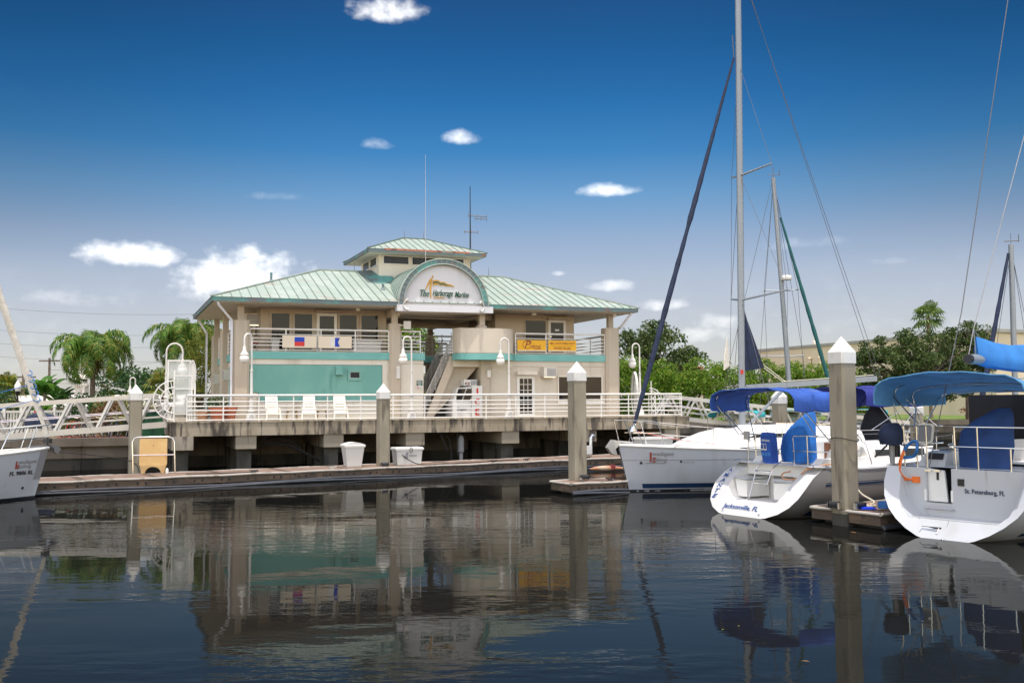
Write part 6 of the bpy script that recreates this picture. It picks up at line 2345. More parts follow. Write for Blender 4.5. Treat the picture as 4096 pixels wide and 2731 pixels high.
# ---- boats farther back on the right
def far_mast(label, u0, v0, u1, v1, Y, r, spr, stay=None):
    p, q = ony(u0, v0, Y), ony(u1, v1, Y)
    t_ = thing('boat_mast', label, 'mast', 'masts of boats farther back', M=MX.Translation((p.x, p.y, 0)))
    mb = MB()
    mb.tube([V((p.x, p.y, .8)) if v0 > 940 else p, q], [r, r * .85], 10)
    mb.build('mast', alu_mast, t_, 40)
    for f_, w0, w1 in spr:
        c_ = p.lerp(q, f_)
        mb = MB()
        mb.tube([c_ + V((w0, .2, .05)), c_, c_ + V((w1, -.2, .05))], .035, 6)
        mb.build('spreader', alu_mast, t_)
        mb = MB()
        for w_ in (w0, w1):
            mb.tube([q - Z * .2, c_ + V((w_, 0, .05)), V((p.x + w_ * 1.1, p.y, 1.3))], .012, 4)
        mb.build('shroud', wire, t_)
    mb = MB()
    mb.tube([q, q + Z * .5], .012, 4)
    mb.tube([q + V((-.3, 0, .15)), q + V((.35, 0, .18))], .02, 4)
    mb.tube([q + V((.35, 0, .12)), q + V((.35, 0, .45))], .02, 4)
    mb.build('masthead_gear', wire, t_)
    if stay:
        a, b, m_, rad = stay
        A, B = ony(*a, Y - .8), ony(*b, Y)
        mb = MB()
        n = 24
        mb.tube([A.lerp(B, i / n) for i in range(n + 1)], [rad * (.45 + .55 * math.sin(math.pi * min(1, (n - i) / n * 1.0 + .08) * .5) ** 1) * (1 + .1 * math.sin(i * 2.1)) for i in range(n + 1)], 8)
        mb.build('furled_sail', m_, t_, 60)
        mb = MB()
        mb.tube([B, q], .012, 4)
        mb.tube([q, V((2 * q.x - A.x - 1, A.y + 1, 1.5))], .012, 4)
        mb.build('stay', wire, t_)
    return t_


m2 = far_mast('pale mast with radar and teal furled sail in the middle distance', 1812, 875, 1776, 408, 56, .14, ((.44, -1.0, .9), (.12, -1.5, .9)), ((1902, 868), (1793, 500), dark_teal, .115))
P = ony(1806, 636, 55.7)
mb = MB(MX.Translation(P))
mb.lathe([(.28, -.18), (.30, -.12), (.30, 0), (.26, .08), (.1, .1)], 14)
mb.build('radar_dome', white_paint, m2, 40)
far_mast('slim mast with navy furled sail at the right edge', 2334, 990, 2322, 562, 44, .13, ((.28, -1.0, 1.0),), ((2246, 965), (2316, 582), navy_canvas, .12))


def cruiser(label, x, y, rz, L_, canvas, hard=True):
    M_ = at(x, y, 0, rz)
    t_ = thing('motor_boat', label, 'motor boat', 'motor boats behind the gangway', M=M_)
    h_ = Hull(M_, [(0, 1.5, 1.0, -.2, 0), (2.5, 1.6, 1.0, -.3, .05), (5, 1.45, 1.15, -.35, .35), (7, .8, 1.3, -.3, .75), (8, .05, 1.4, -.2, 1)], rake=-.05, stem=.7)
    h_.build(t_, shaded_gel)
    h_.deck(t_, gel2)
    h_.gunwale(t_, gel2, .05)
    h_.band(t_, 'bottom', bottom_paint, -.2, .08)
    trunk(t_, M_, [(1.6, 1.3, 1.0, 1.75), (4.4, 1.2, 1.05, 1.75), (5.6, .8, 1.15, 1.35)], shaded_gel)
    for sg in (-1, 1):
        mb = MB(M_)
        mb.add([(1.9, sg * 1.31, 1.45), (4.2, sg * 1.22, 1.45), (3.9, sg * 1.2, 1.62), (1.9, sg * 1.27, 1.64)], [(0, 1, 2, 3)])
        mb.build('cabin_window', glass, t_)
    bimini(t_, M_, .3, 2.4, 1.3, 2.55, 2.36, .14, canvas, .04, frames=((.1, .1, 1.1), (2.2, 2.2, 1.7)), legs=())
    mb = MB(M_)
    mb.add([(3.0, 1.2, 2.0), (3.0, -1.2, 2.0), (2.7, -1.2, 2.3), (2.7, 1.2, 2.3)], [(0, 1, 2, 3)])
    mb.build('windscreen', plexi, t_)
    return t_


cruiser('white motor boat with teal canopy behind the sloop mast', 11.6, 53.5, R(62), 8, teal_canvas)
cruiser('white motor boat with pale teal top behind the blue bimini', 15.4, 54.5, R(74), 8, pmat('pale_teal', (.10, .42, .42), .8))
cruiser('white motor boat with teal cover beside the far gangway', 19.6, 56.5, R(66), 8, teal_canvas)

# deck hardware on the sailboats
for x, w_ in ((8.5, .25), (6.9, .28)):
    mb = MB(IM)
    mb.box(x - w_, x + w_, -w_, w_, 2.19 if x < 8 else 2.12, 2.27 if x < 8 else 2.2)
    mb.build('deck_hatch', black, isl)
for sg in (-1, 1):
    tubes(isl, IM, 'handrail', steel, .014, [(4.2, sg * .95, 2.1), (4.3, sg * .95, 2.2), (6.9, sg * .95, 2.26), (7.0, sg * .95, 2.18)], n=5)
mb = MB(IM)
mb.tube([(10.9, .9, 1.5), (11.0, .9, 1.56), (11.2, .88, 1.56), (11.3, .88, 1.5)], .02, 5)
mb.build('deck_cleat', steel, isl)


def winch(th, M, x, y, z):
    mb = MB(M)
    mb.lathe([(.085, 0), (.085, .04), (.06, .06), (.055, .11), (.08, .14), (.08, .16), (.03, .18)], 12, (x, y, z))
    mb.build('winch', steel, th, 40)


for th_, M_, x, y, z in ((am, AM, 2.7, 1.1, 1.51), (am, AM, 2.7, -1.1, 1.51), (sp_, SP, 2.9, 1.27, 1.82), (sp_, SP, 2.9, -1.27, 1.82), (am, AM, 3.9, -.6, 1.9), (isl, IM, 4.2, .5, 2.08)):
    winch(th_, M_, x, y, z)
rope('sheet_coil', 'grey rope tangle lying on the coaming of the light blue bimini boat', [SP @ V((2.5 + .2 * math.cos(R(a * 1.3)), 1.2 + .13 * math.sin(R(a)), 1.86 + .04 * math.sin(R(a * .7)))) for a in range(0, 1400, 70)], .018, grey, n=2)
tubes(sp_, SP, 'lifeline', wire, .008, [(3.6, -1.86, 2.41), (6, -1.85, 2.3), (9, -1.2, 2.4), (11, -.3, 2.5)], [(3.6, 1.86, 2.41), (6, 1.85, 2.3), (9, 1.2, 2.4), (11, .3, 2.5)], n=4)
# ------------------------------------------------------------------ vegetation
def crown_mesh(mb, c, r, n_cl, cl_r, per, size, seed, low=-1.0, shell=.45):
    """leaf clumps spread through an ellipsoid; returns the clump centres"""
    rr = random.Random(seed)
    cs = []
    while len(cs) < n_cl:
        p = V((rr.uniform(-1, 1), rr.uniform(-1, 1), rr.uniform(low, 1)))
        if shell < p.length < 1:
            q = V((c[0] + p.x * r[0], c[1] + p.y * r[1], c[2] + p.z * r[2]))
            cs.append(q)
    for i, q in enumerate(cs):
        k = cl_r * rr.uniform(.6, 1.35)
        leaf_ball(mb, q, k, int(per * rr.uniform(.5, 1.3) * (k / cl_r) ** 2), size, rr.uniform(.55, .8), seed * 977 + i)
    return cs


def tree(name, label, cat, x, y, z0, trunk_h, r, n_cl, cl_r, per, size, mat, seed, group=None, tr=.25, low=-.6, shell=.4, limbs=True, trunk_mat=None, lean=0):
    t_ = thing(name, label, cat, group, M=MX.Translation((x, y, z0)))
    c = (x + lean, y, z0 + trunk_h + r[2] * .75)
    mb = MB()
    cs = crown_mesh(mb, c, r, n_cl, cl_r, per, size, seed, low, shell)
    mb.build('crown', mat, t_)
    mb = MB()
    top = V((x + lean * .7, y, z0 + trunk_h))
    mb.tube(catmull([(x, y, z0 - .2), (x + lean * .2, y, z0 + trunk_h * .5), top, top + Z * r[2] * .6], 4), [tr * (1 - .045 * i) for i in range(13)], 8)
    if limbs:
        for q in cs[::3]:
            m_ = top.lerp(q, .5) + Z * .25
            mb.tube(catmull([top - Z * .2, m_, q], 3), [tr * .45 * (1 - .12 * i) for i in range(7)], 5)
    mb.build('trunk', trunk_mat or bark, t_, 60)
    return t_


def frond(mb, base, az_, elev, L_, droop, seed, leaflet=.42, n=34, w_=.022):
    rr = random.Random(seed)
    d = V((math.cos(az_), math.sin(az_), 0))
    sd = V((-d.y, d.x, 0))
    pts = []
    p = V(base)
    e_ = elev
    st = L_ / 14
    for i in range(15):
        pts.append(p.copy())
        p = p + (d * math.cos(e_) + Z * math.sin(e_)) * st
        e_ -= droop / 14 * (1 + i * .09)
    mb.tube(pts, [.035 * (1 - i / 16) + .006 for i in range(15)], 4, cap=False)
    for i in range(n):
        f_ = .12 + .88 * i / n
        k = min(13, int(f_ * 14))
        q = pts[k].lerp(pts[k + 1], f_ * 14 - k) if k < 14 else pts[-1]
        tg = (pts[k + 1] - pts[k]).normalized()
        ll = leaflet * (math.sin(math.pi * (f_ * .85 + .12)) ** .6) * rr.uniform(.8, 1.2)
        for sg in (-1, 1):
            o1 = (sd * sg * rr.uniform(.5, .9) + tg * .45 + Z * rr.uniform(-.5, .25)).normalized()
            m_ = q + o1 * ll * .5
            e__ = m_ + (o1 * .45 - Z * rr.uniform(.6, 1.0)).normalized() * ll * .62
            ww = tg * w_
            mb.add([q - ww, q + ww, m_ + ww * 1.2, m_ - ww * 1.2, e__], [(0, 1, 2, 3), (3, 2, 4)])


def queen_palm(label, x, y, z0, h, L_, n, seed, lean=0):
    t_ = thing('palm_tree', label, 'palm tree', 'feather palms left of the building', M=MX.Translation((x, y, z0)))
    mb = MB()
    rr = random.Random(seed)
    top = V((x + lean, y, z0 + h))
    for i in range(n):
        a = i * 2.39996 + rr.uniform(-.2, .2)
        el_ = lerp(1.25, -.05, (i / n) ** .8) + rr.uniform(-.1, .1)
        frond(mb, top + V((math.cos(a) * .1, math.sin(a) * .1, rr.uniform(-.1, .25))), a, el_, L_ * rr.uniform(.85, 1.1), rr.uniform(1.6, 2.2), seed * 50 + i, .78, 64, .026)
    mb.build('crown', leaf_palm, t_)
    mb = MB()
    for i in range(4):
        a = i * 1.7
        frond(mb, top - Z * .15, a, -.6, L_ * .5, .9, seed * 99 + i, .5, 26, .022)
    mb.build('dry_frond', leaf_dry, t_)
    mb = MB()
    mb.tube(catmull([(x, y, z0 - .2), (x + lean * .3, y, z0 + h * .5), top], 6), [.19, .18, .17, .165, .16, .16, .155, .15, .15, .15, .16, .18, .20], 10)
    mb.build('trunk', trunk_palm, t_, 60)


def gp(u, Y, z=None):
    p = ony(u, 930, Y)
    return V((p.x, p.y, G if z is None else z))


p = gp(212, 62)
queen_palm('feather palm standing alone behind the left gangway', p.x, p.y, G, 5.1, 3.35, 31, 3)
p = gp(432, 64)
queen_palm('feather palm behind the white gate lamp beside the building', p.x, p.y, G, 5.9, 3.35, 31, 8)


def fan_leaf(mb, base, az_, el_, pet, r, seed, seg=13):
    rr = random.Random(seed)
    d = V((math.cos(az_) * math.cos(el_), math.sin(az_) * math.cos(el_), math.sin(el_)))
    sd = V((-math.sin(az_), math.cos(az_), 0))
    up_ = sd.cross(d) * -1
    hub = V(base) + d * pet - Z * pet * pet * .12
    mb.tube([base, V(base) + d * pet * .6, hub], .018, 4, cap=False)
    for i in range(seg):
        t_ = R(lerp(-115, 115, i / (seg - 1)))
        o1 = d * math.cos(t_) + sd * math.sin(t_)
        n_ = (sd * math.cos(t_) - d * math.sin(t_)) * r * .085
        m_ = hub + o1 * r * .6
        e_ = hub + o1 * r * .98 - Z * r * rr.uniform(.2, .5)
        mb.add([hub, m_ - n_, e_, m_ + n_], [(0, 1, 2, 3)])


def fan_palm(label, x, y, z0, h, n, pet, r, seed, tr=.2, dry=True, group=None, mat=None):
    t_ = thing('fan_palm', label, 'palm tree', group, M=MX.Translation((x, y, z0)))
    rr = random.Random(seed)
    mb = MB()
    top = V((x, y, z0 + h))
    for i in range(n):
        fan_leaf(mb, top + Z * rr.uniform(-.2, .2), i * 2.39996, lerp(1.35, -.75, i / n) + rr.uniform(-.1, .1), pet * rr.uniform(.85, 1.15), r, seed * 31 + i)
    mb.build('crown', mat or leaf_fan, t_)
    mb = MB()
    mb.tube([(x, y, z0 - .2), (x, y, z0 + h * .5), (x, y, z0 + h)], [tr, tr * .85, tr * .9], 9)
    mb.build('trunk', trunk_palm, t_, 60)


p = gp(2138, 88)
fan_palm('tall fan palm rising above the oak tree', p.x, p.y, G, 8.9, 27, .85, .88, 4, .16)
p = gp(372, 70)
fan_palm('low fan palm left of the white gate', p.x, p.y, G, 2.9, 22, .7, .8, 5, .15, group='low fan palms on the left', mat=leaf_yellow)
p = gp(8, 66)
fan_palm('low fan palm at the left edge of the picture', p.x, p.y, G, 2.6, 24, .7, .9, 6, .15, group='low fan palms on the left', mat=leaf_yellow)

# banana plants
def banana(label, u, Y, h, n, L_, seed):
    p = gp(u, Y)
    t_ = thing('banana_plant', label, 'plant', 'broad leaved plants on the left', M=MX.Translation(p))
    rr = random.Random(seed)
    mb = MB()
    top = p + Z * h
    for i in range(n):
        a = i * 2.4 + rr.uniform(-.3, .3)
        d = V((math.cos(a), math.sin(a), 0))
        sd = V((-d.y, d.x, 0))
        e_ = rr.uniform(.95, 1.5)
        q = top - Z * rr.uniform(0, .5)
        A, B, C_ = [], [], []
        LL = L_ * rr.uniform(.75, 1.15)
        for k in range(9):
            f_ = k / 8
            wd = .33 * LL / 1.4 * math.sin(math.pi * min(1, f_ * .93 + .05)) ** .7 + .01
            A.append(q + sd * wd - Z * wd * .35)
            C_.append(q.copy())
            B.append(q - sd * wd - Z * wd * .35)
            q = q + (d * math.cos(e_) + Z * math.sin(e_)) * LL / 8
            e_ -= .09 + .03 * k
        mb.strip(A, C_)
        mb.strip(C_, B)
    mb.build('leaves', leaf_banana, t_)
    mb = MB()
    mb.tube([p - Z * .1, p + Z * h * .6, top], [.13, .1, .07], 8)
    mb.build('stem', trunk_palm, t_, 60)


banana('broad leaved plant with upright blades behind the leaning furled sail', 102, 60, 2.6, 9, 1.6, 2)
banana('broad leaved plant left of the lone feather palm', 135, 61, 2.0, 9, 1.4, 5)
banana('low broad leaved plant at the white roof edge', 88, 57, 1.0, 7, 1.3, 9)

# shrubs on the left bank
SH = [('dense dark shrub left of the lone palm', 160, 60, 1.9, 1.6, leaf_dark), ('yellow green shrub under the lone palm', 235, 63, 1.5, 1.5, leaf_yellow), ('dark shrub right of the lone palm trunk', 262, 60, 1.3, 1.3, leaf_dark),
      ('wild shrub by the pool notice', 195, 56, 1.2, 1.0, leaf_dark), ('yellowing shrub right of the pool notice', 285, 57, 1.4, 1.2, leaf_yellow), ('dark shrub near the left end of the fence', 20, 62, 1.5, 1.4, leaf_dark), ('dry looking shrub behind the bicycles', 250, 54, 1.0, .9, leaf_dry)]
for i, (lb_, u, Y, r, h, m_) in enumerate(SH):
    p = gp(u, Y)
    tree('shrub', lb_, 'shrub', p.x, p.y, G, .25, (r, r, h), 16, .5, 90, .085, m_, 60 + i, 'shrubs on the left bank', .06, -.7, .3, False)
# tall shrub and tree beside the building
p = gp(462, 60)
tree('bushy_tree', 'yellow green bushy tree beside the left wall of the building', 'tree', p.x, p.y, G, 1.0, (1.25, 1.4, 3.0), 60, .55, 110, .075, leaf_yellow, 21, None, .1, -.9, .3)
p = gp(905, 76)
tree('leafy_tree', 'bright green tree seen through the open upper passage', 'tree', p.x, p.y, G, 4.2, (3.6, 2.5, 2.4), 60, .8, 120, .13, leaf_bush, 22, None, .2)
p = gp(985, 74)
tree('leafy_tree', 'yellow green tree seen through the ground floor passage', 'tree', p.x, p.y, G, .8, (1.6, 1.6, 1.8), 30, .6, 100, .1, leaf_yellow, 23, None, .12, -.9)

# hedge on the right bank
hx = [(1448, 3.3), (1530, 3.4), (1605, 3.2), (1685, 3.3), (1762, 3.1), (1835, 3.2), (1905, 3.0), (1965, 2.6)]
nm = ['below the dark tree', 'behind the right gate', 'left of the sloop mast', 'behind the sloop mast', 'below the left end of the warehouse', 'behind the distant pale mast', 'left of the big pile cap', 'below the left side of the oak']
for i, (u, hh) in enumerate(hx):
    p = gp(u, 81 + (i % 2) * 1.5)
    tree('mangrove_bush', 'bright green mangrove bush ' + nm[i], 'bush', p.x, p.y, G, .5, (2.1, 1.7, hh * .78), 90, .62, 105, .105, leaf_bush, 80 + i, 'mangrove bushes along the far bank', .1, -.95, .35, False)
p = gp(1500, 96)
tree('oak_tree', 'dark rounded tree behind the bright bushes beside the building', 'tree', p.x, p.y, G, 2.3, (4.4, 3.5, 3.9), 110, .95, 150, .15, leaf_oak, 31, None, .3, -.8, .3)
p = gp(1585, 100)
tree('oak_tree', 'smaller dark tree beyond the bushes right of the rounded tree', 'tree', p.x, p.y, G, 1.2, (2.2, 2.0, 2.2), 30, .8, 120, .15, leaf_oak, 36, None, .2, -.8, .3)
p = gp(2098, 74)
tree('oak_tree', 'big dark oak with bare gnarled trunk before the beige warehouse', 'tree', p.x, p.y, G, 1.9, (4.7, 3.2, 2.75), 200, .62, 125, .12, leaf_oak, 32, None, .36, -.85, .2)
p = gp(2222, 80)
tree('oak_tree', 'slim trunked dark oak right of the big oak', 'tree', p.x, p.y, G, 3.0, (2.2, 1.8, 2.7), 74, .6, 120, .12, leaf_oak, 33, None, .17, -.5, .25)
for i, (u, Y, r, h) in enumerate(((318, 120, 3.5, 2.6), (275, 125, 3.2, 2.4), (350, 118, 3.0, 2.2), (60, 130, 4.5, 1.8), (410, 125, 3.5, 2.4), (-20, 130, 4, 2.2))):
    p = gp(u, Y)
    tree('distant_tree', ('distant dark tree right of the lone palm', 'distant dark tree touching the lone palm', 'distant dark tree left of the gate lamp', 'distant low tree behind the utility pole', 'distant dark tree behind the gate lamp', 'distant tree at the left picture edge')[i], 'tree', p.x, p.y, G, 1.5, (r, r, h), 26, 1.1, 90, .22, leaf_dark, 40 + i, 'distant trees on the left', .2, -.8, .3, False)
# red leaved low hedge and flowers near the warehouse
for i, (u, Y) in enumerate(((2235, 84), (2268, 85), (2300, 86))):
    p = gp(u, Y)
    tree('red_bush', ('red leaved bush nearest the oak trunk', 'red leaved bush between two red bushes', 'red leaved bush nearest the navy wheel cover')[i], 'bush', p.x, p.y, G, .1, (.75, .7, .8), 14, .4, 90, .07, leaf_red, 50 + i, 'red leaved bushes by the warehouse', .05, -.6, .2, False)

# ornamental grasses
def grass_clump(label, u, Y, h, n, mat, seed):
    p = gp(u, Y)
    rr = random.Random(seed)
    mb = MB(MX.Translation(p))
    for _ in range(n):
        a, l_ = rr.uniform(0, 6.28), rr.uniform(.5, 1.0)
        d = V((math.cos(a), math.sin(a), 0))
        b = d * rr.uniform(0, .3)
        m_ = b + d * h * .25 * l_ + Z * h * .7 * l_
        e_ = b + d * h * .7 * l_ + Z * h * .75 * l_
        sd = V((-d.y, d.x, 0)) * .012
        mb.add([b - sd, b + sd, m_ + sd, m_ - sd, e_], [(0, 1, 2, 3), (3, 2, 4)])
    o = mb.build('ornamental_grass', mat)
    tag(o, label, 'grass', 'ornamental grasses on the left bank')


grass_clump('tall ornamental grass left of the dock pile', 283, 53, 1.5, 500, leaf_yellow, 1)
grass_clump('ornamental grass at the green screen', 312, 53, 1.2, 420, leaf_yellow, 2)
grass_clump('ornamental grass beside the pool notice', 262, 54, 1.3, 400, leaf_yellow, 3)
grass_clump('ornamental grass behind the leaning sail', 150, 54, 1.2, 380, leaf_yellow, 4)
mb = MB()
pA, pB = gp(130, 50.6, G + .02), gp(395, 52.2, G + .02)
mb.add([pA, pB, pB + V((-.8, 2.2, 0)), pA + V((-.8, 2.2, 0))], [(0, 1, 2, 3)])
tag(mb.build('mulch', layered('red_mulch', (.28, .06, .04), [((.16, .05, .04), 6, (1, 1, 1), .45, .6)], .95, .6, 20)), kind='stuff')

# ------------------------------------------------------------------ background buildings
wall_wh = layered('warehouse_wall', (.68, .57, .43), [((.61, .50, .37), .25, (1, 1, .4), .45, .7), ((.66, .54, .40), 1.5, (1, 1, 1), .5, .7)], .9, .2, 6)
wa, wb, wc, wd_ = V((33.6, 136, 0)), V((47.7, 98.8, 0)), V((70, 110, 0)), V((60, 145, 0))
wh = thing('warehouse', 'long windowless beige warehouse behind the oak tree', 'building', M=MX.Translation((wb.x, wb.y, G)))
ring_ = lambda z: [wa + Z * z, wb + Z * z, wc + Z * z, wd_ + Z * z]
mb = MB()
mb.rings([ring_(G), ring_(9.65)], cap1=True)
mb.build('wall', wall_wh, wh)
mb = MB()
cen = (wa + wb + wc + wd_) / 4
grow = lambda k, z: [cen + (q - cen) * k + Z * z for q in (wa, wb, wc, wd_)]
mb.rings([grow(1.012, 9.655), grow(1.012, 10.0), grow(.99, 10.0)])
mb.add(grow(.99, 9.9), [(0, 1, 2, 3)])
mb.build('parapet', pmat('parapet_grey', (.30, .29, .27), .8), wh)
nrm = V(((wb - wa).y, -(wb - wa).x, 0)).normalized() * -1
if nrm.dot(-cen + wa) < 0:
    nrm = -nrm
for f_ in (.28, .33):
    mb = MB()
    q = wa.lerp(wb, f_) + nrm * .25
    mb.tube([q + Z * 5.0, q + Z * 8.2], .16, 8)
    mb.lathe([(.16, 0), (.26, .05), (.2, .25)], 8, tuple(q + Z * 8.2))
    mb.build('vent_pipe', wall_wh, wh, 40)
mb = MB()
q = wa.lerp(wb, .22) + nrm * .2
mb.bar(q + Z * 6.2, q + (wb - wa).normalized() * 3.2 + Z * 6.2, .3, .6)
mb.build('wall_louvre', grey, wh)
q = wa.lerp(wb, .30)
mb = MB()
mb.lathe([(.45, 10), (.45, 10.5), (.3, 10.6), (.25, 11.3), (.05, 11.9)], 8, (q.x + 1, q.y + 3, 0))
mb.build('roof_stack', stucco_white, wh, 30)

lw = thing('low_white_building', 'long low white building with pale roof behind the picket fence', 'building', M=MX.Translation((-30, 66, G)))
la, lb2 = V((-46, 62, 0)), V((-18.5, 70.5, 0))
d = (lb2 - la).normalized()
nn_ = V((-d.y, d.x, 0)) * 9
siding = layered('white_siding', (.66, .62, .54), [((.58, .53, .45), 2, (1, 1, .3), .5, .7)], .8, .1, 10)
mb = MB()
mb.rings([[q + Z * G for q in (la, lb2, lb2 + nn_, la + nn_)], [q + Z * 3.1 for q in (la, lb2, lb2 + nn_, la + nn_)]])
mb.build('wall', siding, lw)
mb = MB()
o_ = nn_.normalized() * .6
mb.rings([[la - o_ + Z * 3.05, lb2 - o_ + Z * 3.05], [la + nn_ / 2 + Z * 3.75, lb2 + nn_ / 2 + Z * 3.75], [la + nn_ + o_ + Z * 3.05, lb2 + nn_ + o_ + Z * 3.05]], closed=False)
mb.rings([[la - o_ + Z * 2.9, lb2 - o_ + Z * 2.9], [la - o_ + Z * 3.05, lb2 - o_ + Z * 3.05]], closed=False)
mb.build('roof', layered('white_roof', (.70, .67, .62), [((.50, .44, .36), 1.2, (1, 1, 1), .55, .75)], .7, .1, 6), lw)
for i in range(5):
    q = la.lerp(lb2, .3 + .15 * i) - nn_.normalized() * .03
    mb = MB()
    mb.bar(q + Z * 1.9, q + Z * 2.7, .9, .04, up=tuple(nn_.normalized()))
    mb.build('window', dark, lw)
p = gp(186, 84)
t_ = thing('roof_cupola', 'white domed ventilator tower with rusty streaks behind the palm', 'tower', M=MX.Translation(p))
mb = MB(MX.Translation(p))
mb.box(-.45, .45, -.45, .45, 0, 3.2)
mb.lathe([(.62, 3.2), (.62, 3.35), (.48, 3.4), (.48, 3.7), (.6, 3.75), (.55, 4.0), (.3, 4.2), (.05, 4.25)], 14)
mb.build('body', layered('rusty_white', (.62, .58, .52), [((.34, .17, .09), 2, (1, 1, .2), .56, .7)], .8), t_, 35)
p = gp(1560, 140)
t_ = thing('red_roof_house', 'far house with red roof just above the bushes', 'building', M=MX.Translation(p))
mb = MB(MX.Translation(p))
mb.box(-6.5, 3.5, 0, 6, 0, 4.6)
mb.build('wall', wall_wh, t_)
mb = MB(MX.Translation(p))
mb.prism([(-.5, 4.6), (6.5, 4.6), (3, 6.6)], lambda y, z: (-7, y, z), lambda y, z: (4, y, z))
mb.build('roof', pmat('red_roof', (.30, .11, .08), .8, var=.2), t_)

# white picket fence with notices
fa, fb2 = gp(-30, 52.5), gp(268, 57.5)
fe = thing('picket_fence', 'white picket fence behind the left gangway', 'fence', M=MX.Translation(fa))
d = (fb2 - fa).normalized()
ln = (fb2 - fa).length
mb = MB()
k = 0.0
while k < ln:
    q = fa + d * k
    mb.bar(q + Z * .1, q + Z * 1.25, .07, .025, up=(0, 1, 0))
    k += .15
mb.build('pickets', white_paint, fe)
mb = MB()
mb.bar(fa + Z * 1.32, fb2 + Z * 1.32, .09, .12)
mb.bar(fa + Z * .18, fb2 + Z * .18, .06, .1)
mb.build('rail', white_paint, fe)
for i in range(9):
    q = fa.lerp(fb2, i / 8)
    mb = MB()
    mb.bar(q, q + Z * 1.55, .13, .13, up=(0, 1, 0))
    mb.lathe([(.10, 1.55), (.10, 1.6), (.01, 1.7)], 4, tuple(q))
    mb.build('post', white_paint, fe)


def notice(label, u, v, Y, w_, h_, top, lines, mat_top):
    P = ony(u, v, Y)
    t_ = thing('notice_sign', label, 'sign', 'notices on the picket fence', M=MX.Translation(P))
    f = frame(P, d, Z, d.cross(Z))
    flat(f, [(-w_ / 2, -h_ / 2), (w_ / 2, -h_ / 2), (w_ / 2, h_ / 2), (-w_ / 2, h_ / 2)], 0, white_paint, t_, 'board', .02)
    if mat_top:
        flat(f, [(-w_ / 2 + .01, .05), (w_ / 2 - .01, .05), (w_ / 2 - .01, h_ / 2 - .01), (-w_ / 2 + .01, h_ / 2 - .01)], .0205, mat_top, t_, 'red_field')
        mb = MB(f)
        mb.tube([(.13 * math.cos(R(x)), -.12 + .13 * math.sin(R(x)), .03) for x in range(0, 361, 30)], .02, 4, cap=False)
        mb.tube([(-.09, -.03, .03), (.09, -.21, .03)], .018, 4)
        mb.build('prohibition_mark', red, t_)
    for i, (s_, y, ww, hh) in enumerate(lines):
        text(s_, f @ MX.Translation((0, y, .026)), ww, hh, white_paint if (mat_top and i == 0) else black, t_, bold=.01)


notice('red and white prohibition notice on the picket fence', 84, 957, 53.9, .34, .68, 1, [('NO DIVING', .2, .26, .1)], red)
notice('white pool hours notice on the picket fence', 236, 972, 56.4, .92, .58, 1, [('POOL HOURS', .16, .8, .13), ('DAWN UNTIL DUSK', -.03, .5, .06), ('REGISTERED GUESTS ONLY', -.16, .7, .06)], None)

# green screen below the gangway head
p = gp(352, 49)
t_ = thing('green_screen', 'dark green corrugated screen behind the gangway head', 'screen', M=MX.Translation((p.x, p.y, .6)))
mb = MB()
x0, x1 = gp(325, 49).x, gp(384, 49).x
n = 24
A = [(lerp(x0, x1, i / n), p.y + .05 * (i % 2), .5) for i in range(n + 1)]
mb.strip(A, [(a, b, 2.75) for a, b, _ in A])
mb.build('sheet', layered('green_sheet', (.035, .12, .06), [((.02, .07, .04), 1.5, (1, 1, .3), .5, .7)], .6), t_)
mb = MB()
mb.box(x0 - .05, x1 + .05, p.y - .03, p.y + .12, 2.755, 2.83)
mb.build('top_bar', alu, t_)

# bicycles parked in a row
def make_bike():
    t_ = thing('bicycle', '', 'bicycle', 'bicycles parked in a row on the left bank')
    for x in (-.52, .52):
        mb = MB()
        mb.tube([(x + .32 * math.cos(R(a)), 0, .34 + .32 * math.sin(R(a))) for a in range(0, 361, 24)], .022, 5, cap=False)
        w_ = mb.build('wheel', black_rub, t_)
        mb = MB()
        for a in range(0, 180, 36):
            mb.tube([(x + .3 * math.cos(R(a)), 0, .34 + .3 * math.sin(R(a))), (x - .3 * math.cos(R(a)), 0, .34 - .3 * math.sin(R(a)))], .004, 3)
        mb.build('spokes', steel, w_)
    mb = MB()
    for a, b in (((-.52, .34), (-.12, .38)), ((-.52, .34), (-.2, .82)), ((-.12, .38), (-.2, .82)), ((-.12, .38), (.38, .80)), ((-.2, .78), (.38, .86)), ((.36, .95), (.52, .34))):
        mb.tube([(a[0], 0, a[1]), (b[0], 0, b[1])], .02, 5)
    mb.build('frame', red, t_)
    mb = MB()
    mb.tube([(.28, -.28, 1.02), (.36, 0, .98), (.28, .28, 1.02)], .016, 5)
    mb.build('handlebar', steel, t_)
    mb = MB()
    mb.tube([(-.36, 0, .90), (-.12, 0, .92)], [.08, .03], 6)
    mb.build('saddle', black, t_)
    return t_


bike = make_bike()
BK = [('red bicycle leftmost in the row under the gangway', 168), ('second bicycle from the left in the row under the gangway', 186), ('third bicycle from the left in the row under the gangway', 204), ('fourth bicycle from the left in the row under the gangway', 221), ('fifth bicycle from the left near the red mulch', 238), ('bicycle just left of the dock pile', 262), ('rightmost bicycle beside the ornamental grass', 276)]
bike_cols = [red, black, navy, alu, black, grey, navy]
for i, (lb_, u) in enumerate(BK):
    p = gp(u, 50.9 + .4 * (i % 3) * .3)
    m_ = at(p.x, p.y, G + .01, R(68 + 9 * (i % 3)))
    if i == 0:
        bike.matrix_basis = m_
        bike['label'] = lb_
        b_ = bike
    else:
        b_ = dup(bike, lb_, M=m_)
    for c_ in b_.children:
        if c_.name.startswith('frame') and i:
            c_.data = c_.data.copy()
            c_.data.materials[0] = bike_cols[i]
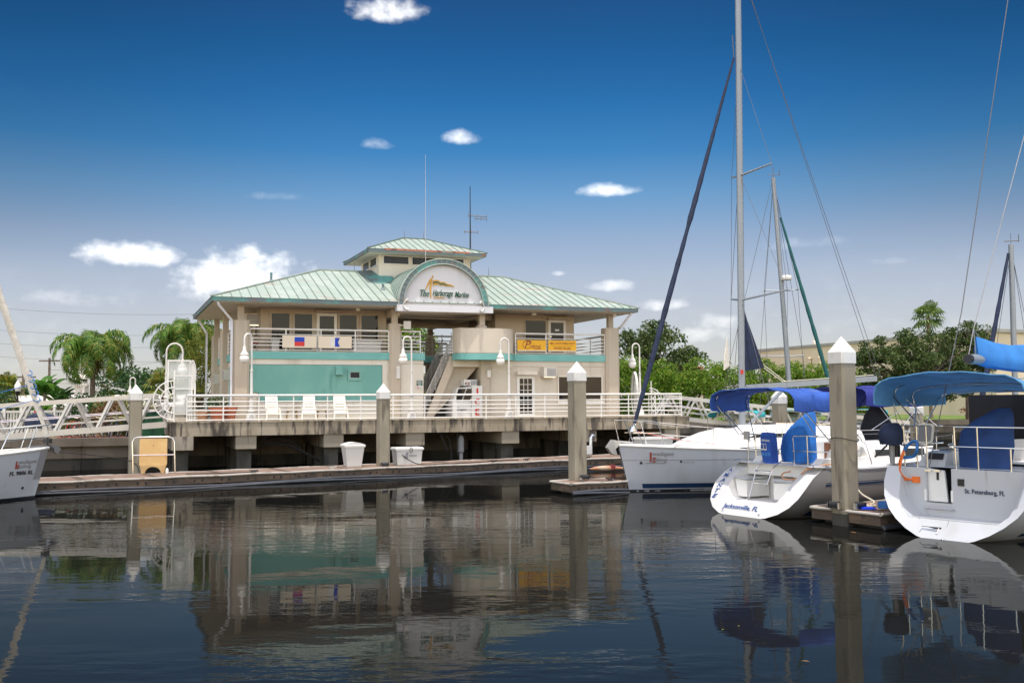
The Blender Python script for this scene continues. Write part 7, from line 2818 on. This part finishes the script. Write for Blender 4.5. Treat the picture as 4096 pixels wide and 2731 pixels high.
# bicycles seen below the pier
p = W(1.15, 8.2, G + .01)
dup(bike, 'red bicycle glimpsed between the first two pier caps', M=at(p.x, p.y, p.z, R(60)))
p = W(.75, 8.5, G + .01)
dup(bike, 'second red bicycle glimpsed between the first pier caps', M=at(p.x, p.y, p.z, R(70)))
p = gp(95, 51.4)
t_ = thing('covered_load', 'dark cloth covered bicycle by the picket fence', 'cover', M=MX.Translation(p))
cloth_lump(t_, MX.Translation(p), 'cover', navy_canvas, [(.5, 0, 0, .8, .3), (.9, 0, 0, .85, .35), (1.15, 0, 0, .6, .25), (1.25, 0, 0, .3, .1)], .08, 9)

# ------------------------------------------------------------------ utility poles and wires
def upole(label, u, v, Y, arm):
    p = ony(u, v, Y)
    t_ = thing('utility_pole', label, 'pole', 'wooden utility poles', M=MX.Translation((p.x, p.y, G)))
    mb = MB()
    mb.tube([(p.x, p.y, G), p], [.18, .12], 8)
    mb.build('pole', bark, t_, 40)
    mb = MB()
    for z in arm:
        mb.bar(p + V((-1.1, 0, -z)), p + V((1.1, 0, -z)), .12, .14)
    mb.build('crossarm', bark, t_)
    return p


upole('tall utility pole right of the leaning furled sail', 114, 822, 105, (.3, 6.2))
upole('short utility pole left of the leaning furled sail', 54, 858, 90, (.3,))
WR = [((-60, 703), (520, 720)), ((-60, 754), (520, 766)), ((-60, 785), (520, 792)), ((-60, 815), (520, 826)), ((114, 850), (520, 806)), ((114, 880), (520, 858)), ((240, 885), (520, 872))]
WL = ['topmost overhead wire on the left', 'second overhead wire from the top', 'third overhead wire from the top', 'fourth overhead wire from the top', 'overhead wire rising right from the utility pole', 'low overhead wire right of the lone palm', 'lowest overhead wire right of the lone palm']
for i, (a, b) in enumerate(WR):
    A, B = ony(*a, 105), ony(*b, 112)
    mb = MB(MX.Translation(A))
    mb.tube([(B - A) * (k / 10) - Z * .45 * math.sin(math.pi * k / 10) for k in range(11)], .013, 4)
    tag(mb.build('overhead_wire', far_wire), WL[i], 'wire', 'overhead wires')
p = gp(40, 64)
t_ = thing('street_lamp', 'old fashioned acorn lamp at the far left behind the wires', 'street lamp', M=MX.Translation(p))
mb = MB(MX.Translation(p))
mb.tube([(0, 0, 0), (0, 0, 2.35)], [.09, .05], 8)
mb.lathe([(.06, 2.3), (.14, 2.4), (.16, 2.55)], 10)
mb.build('pole', black, t_, 40)
mb = MB(MX.Translation(p))
mb.lathe([(.14, 2.55), (.21, 2.75), (.19, 2.95), (.1, 3.1), (.03, 3.25)], 12)
mb.build('globe', globe_mat, t_, 40)
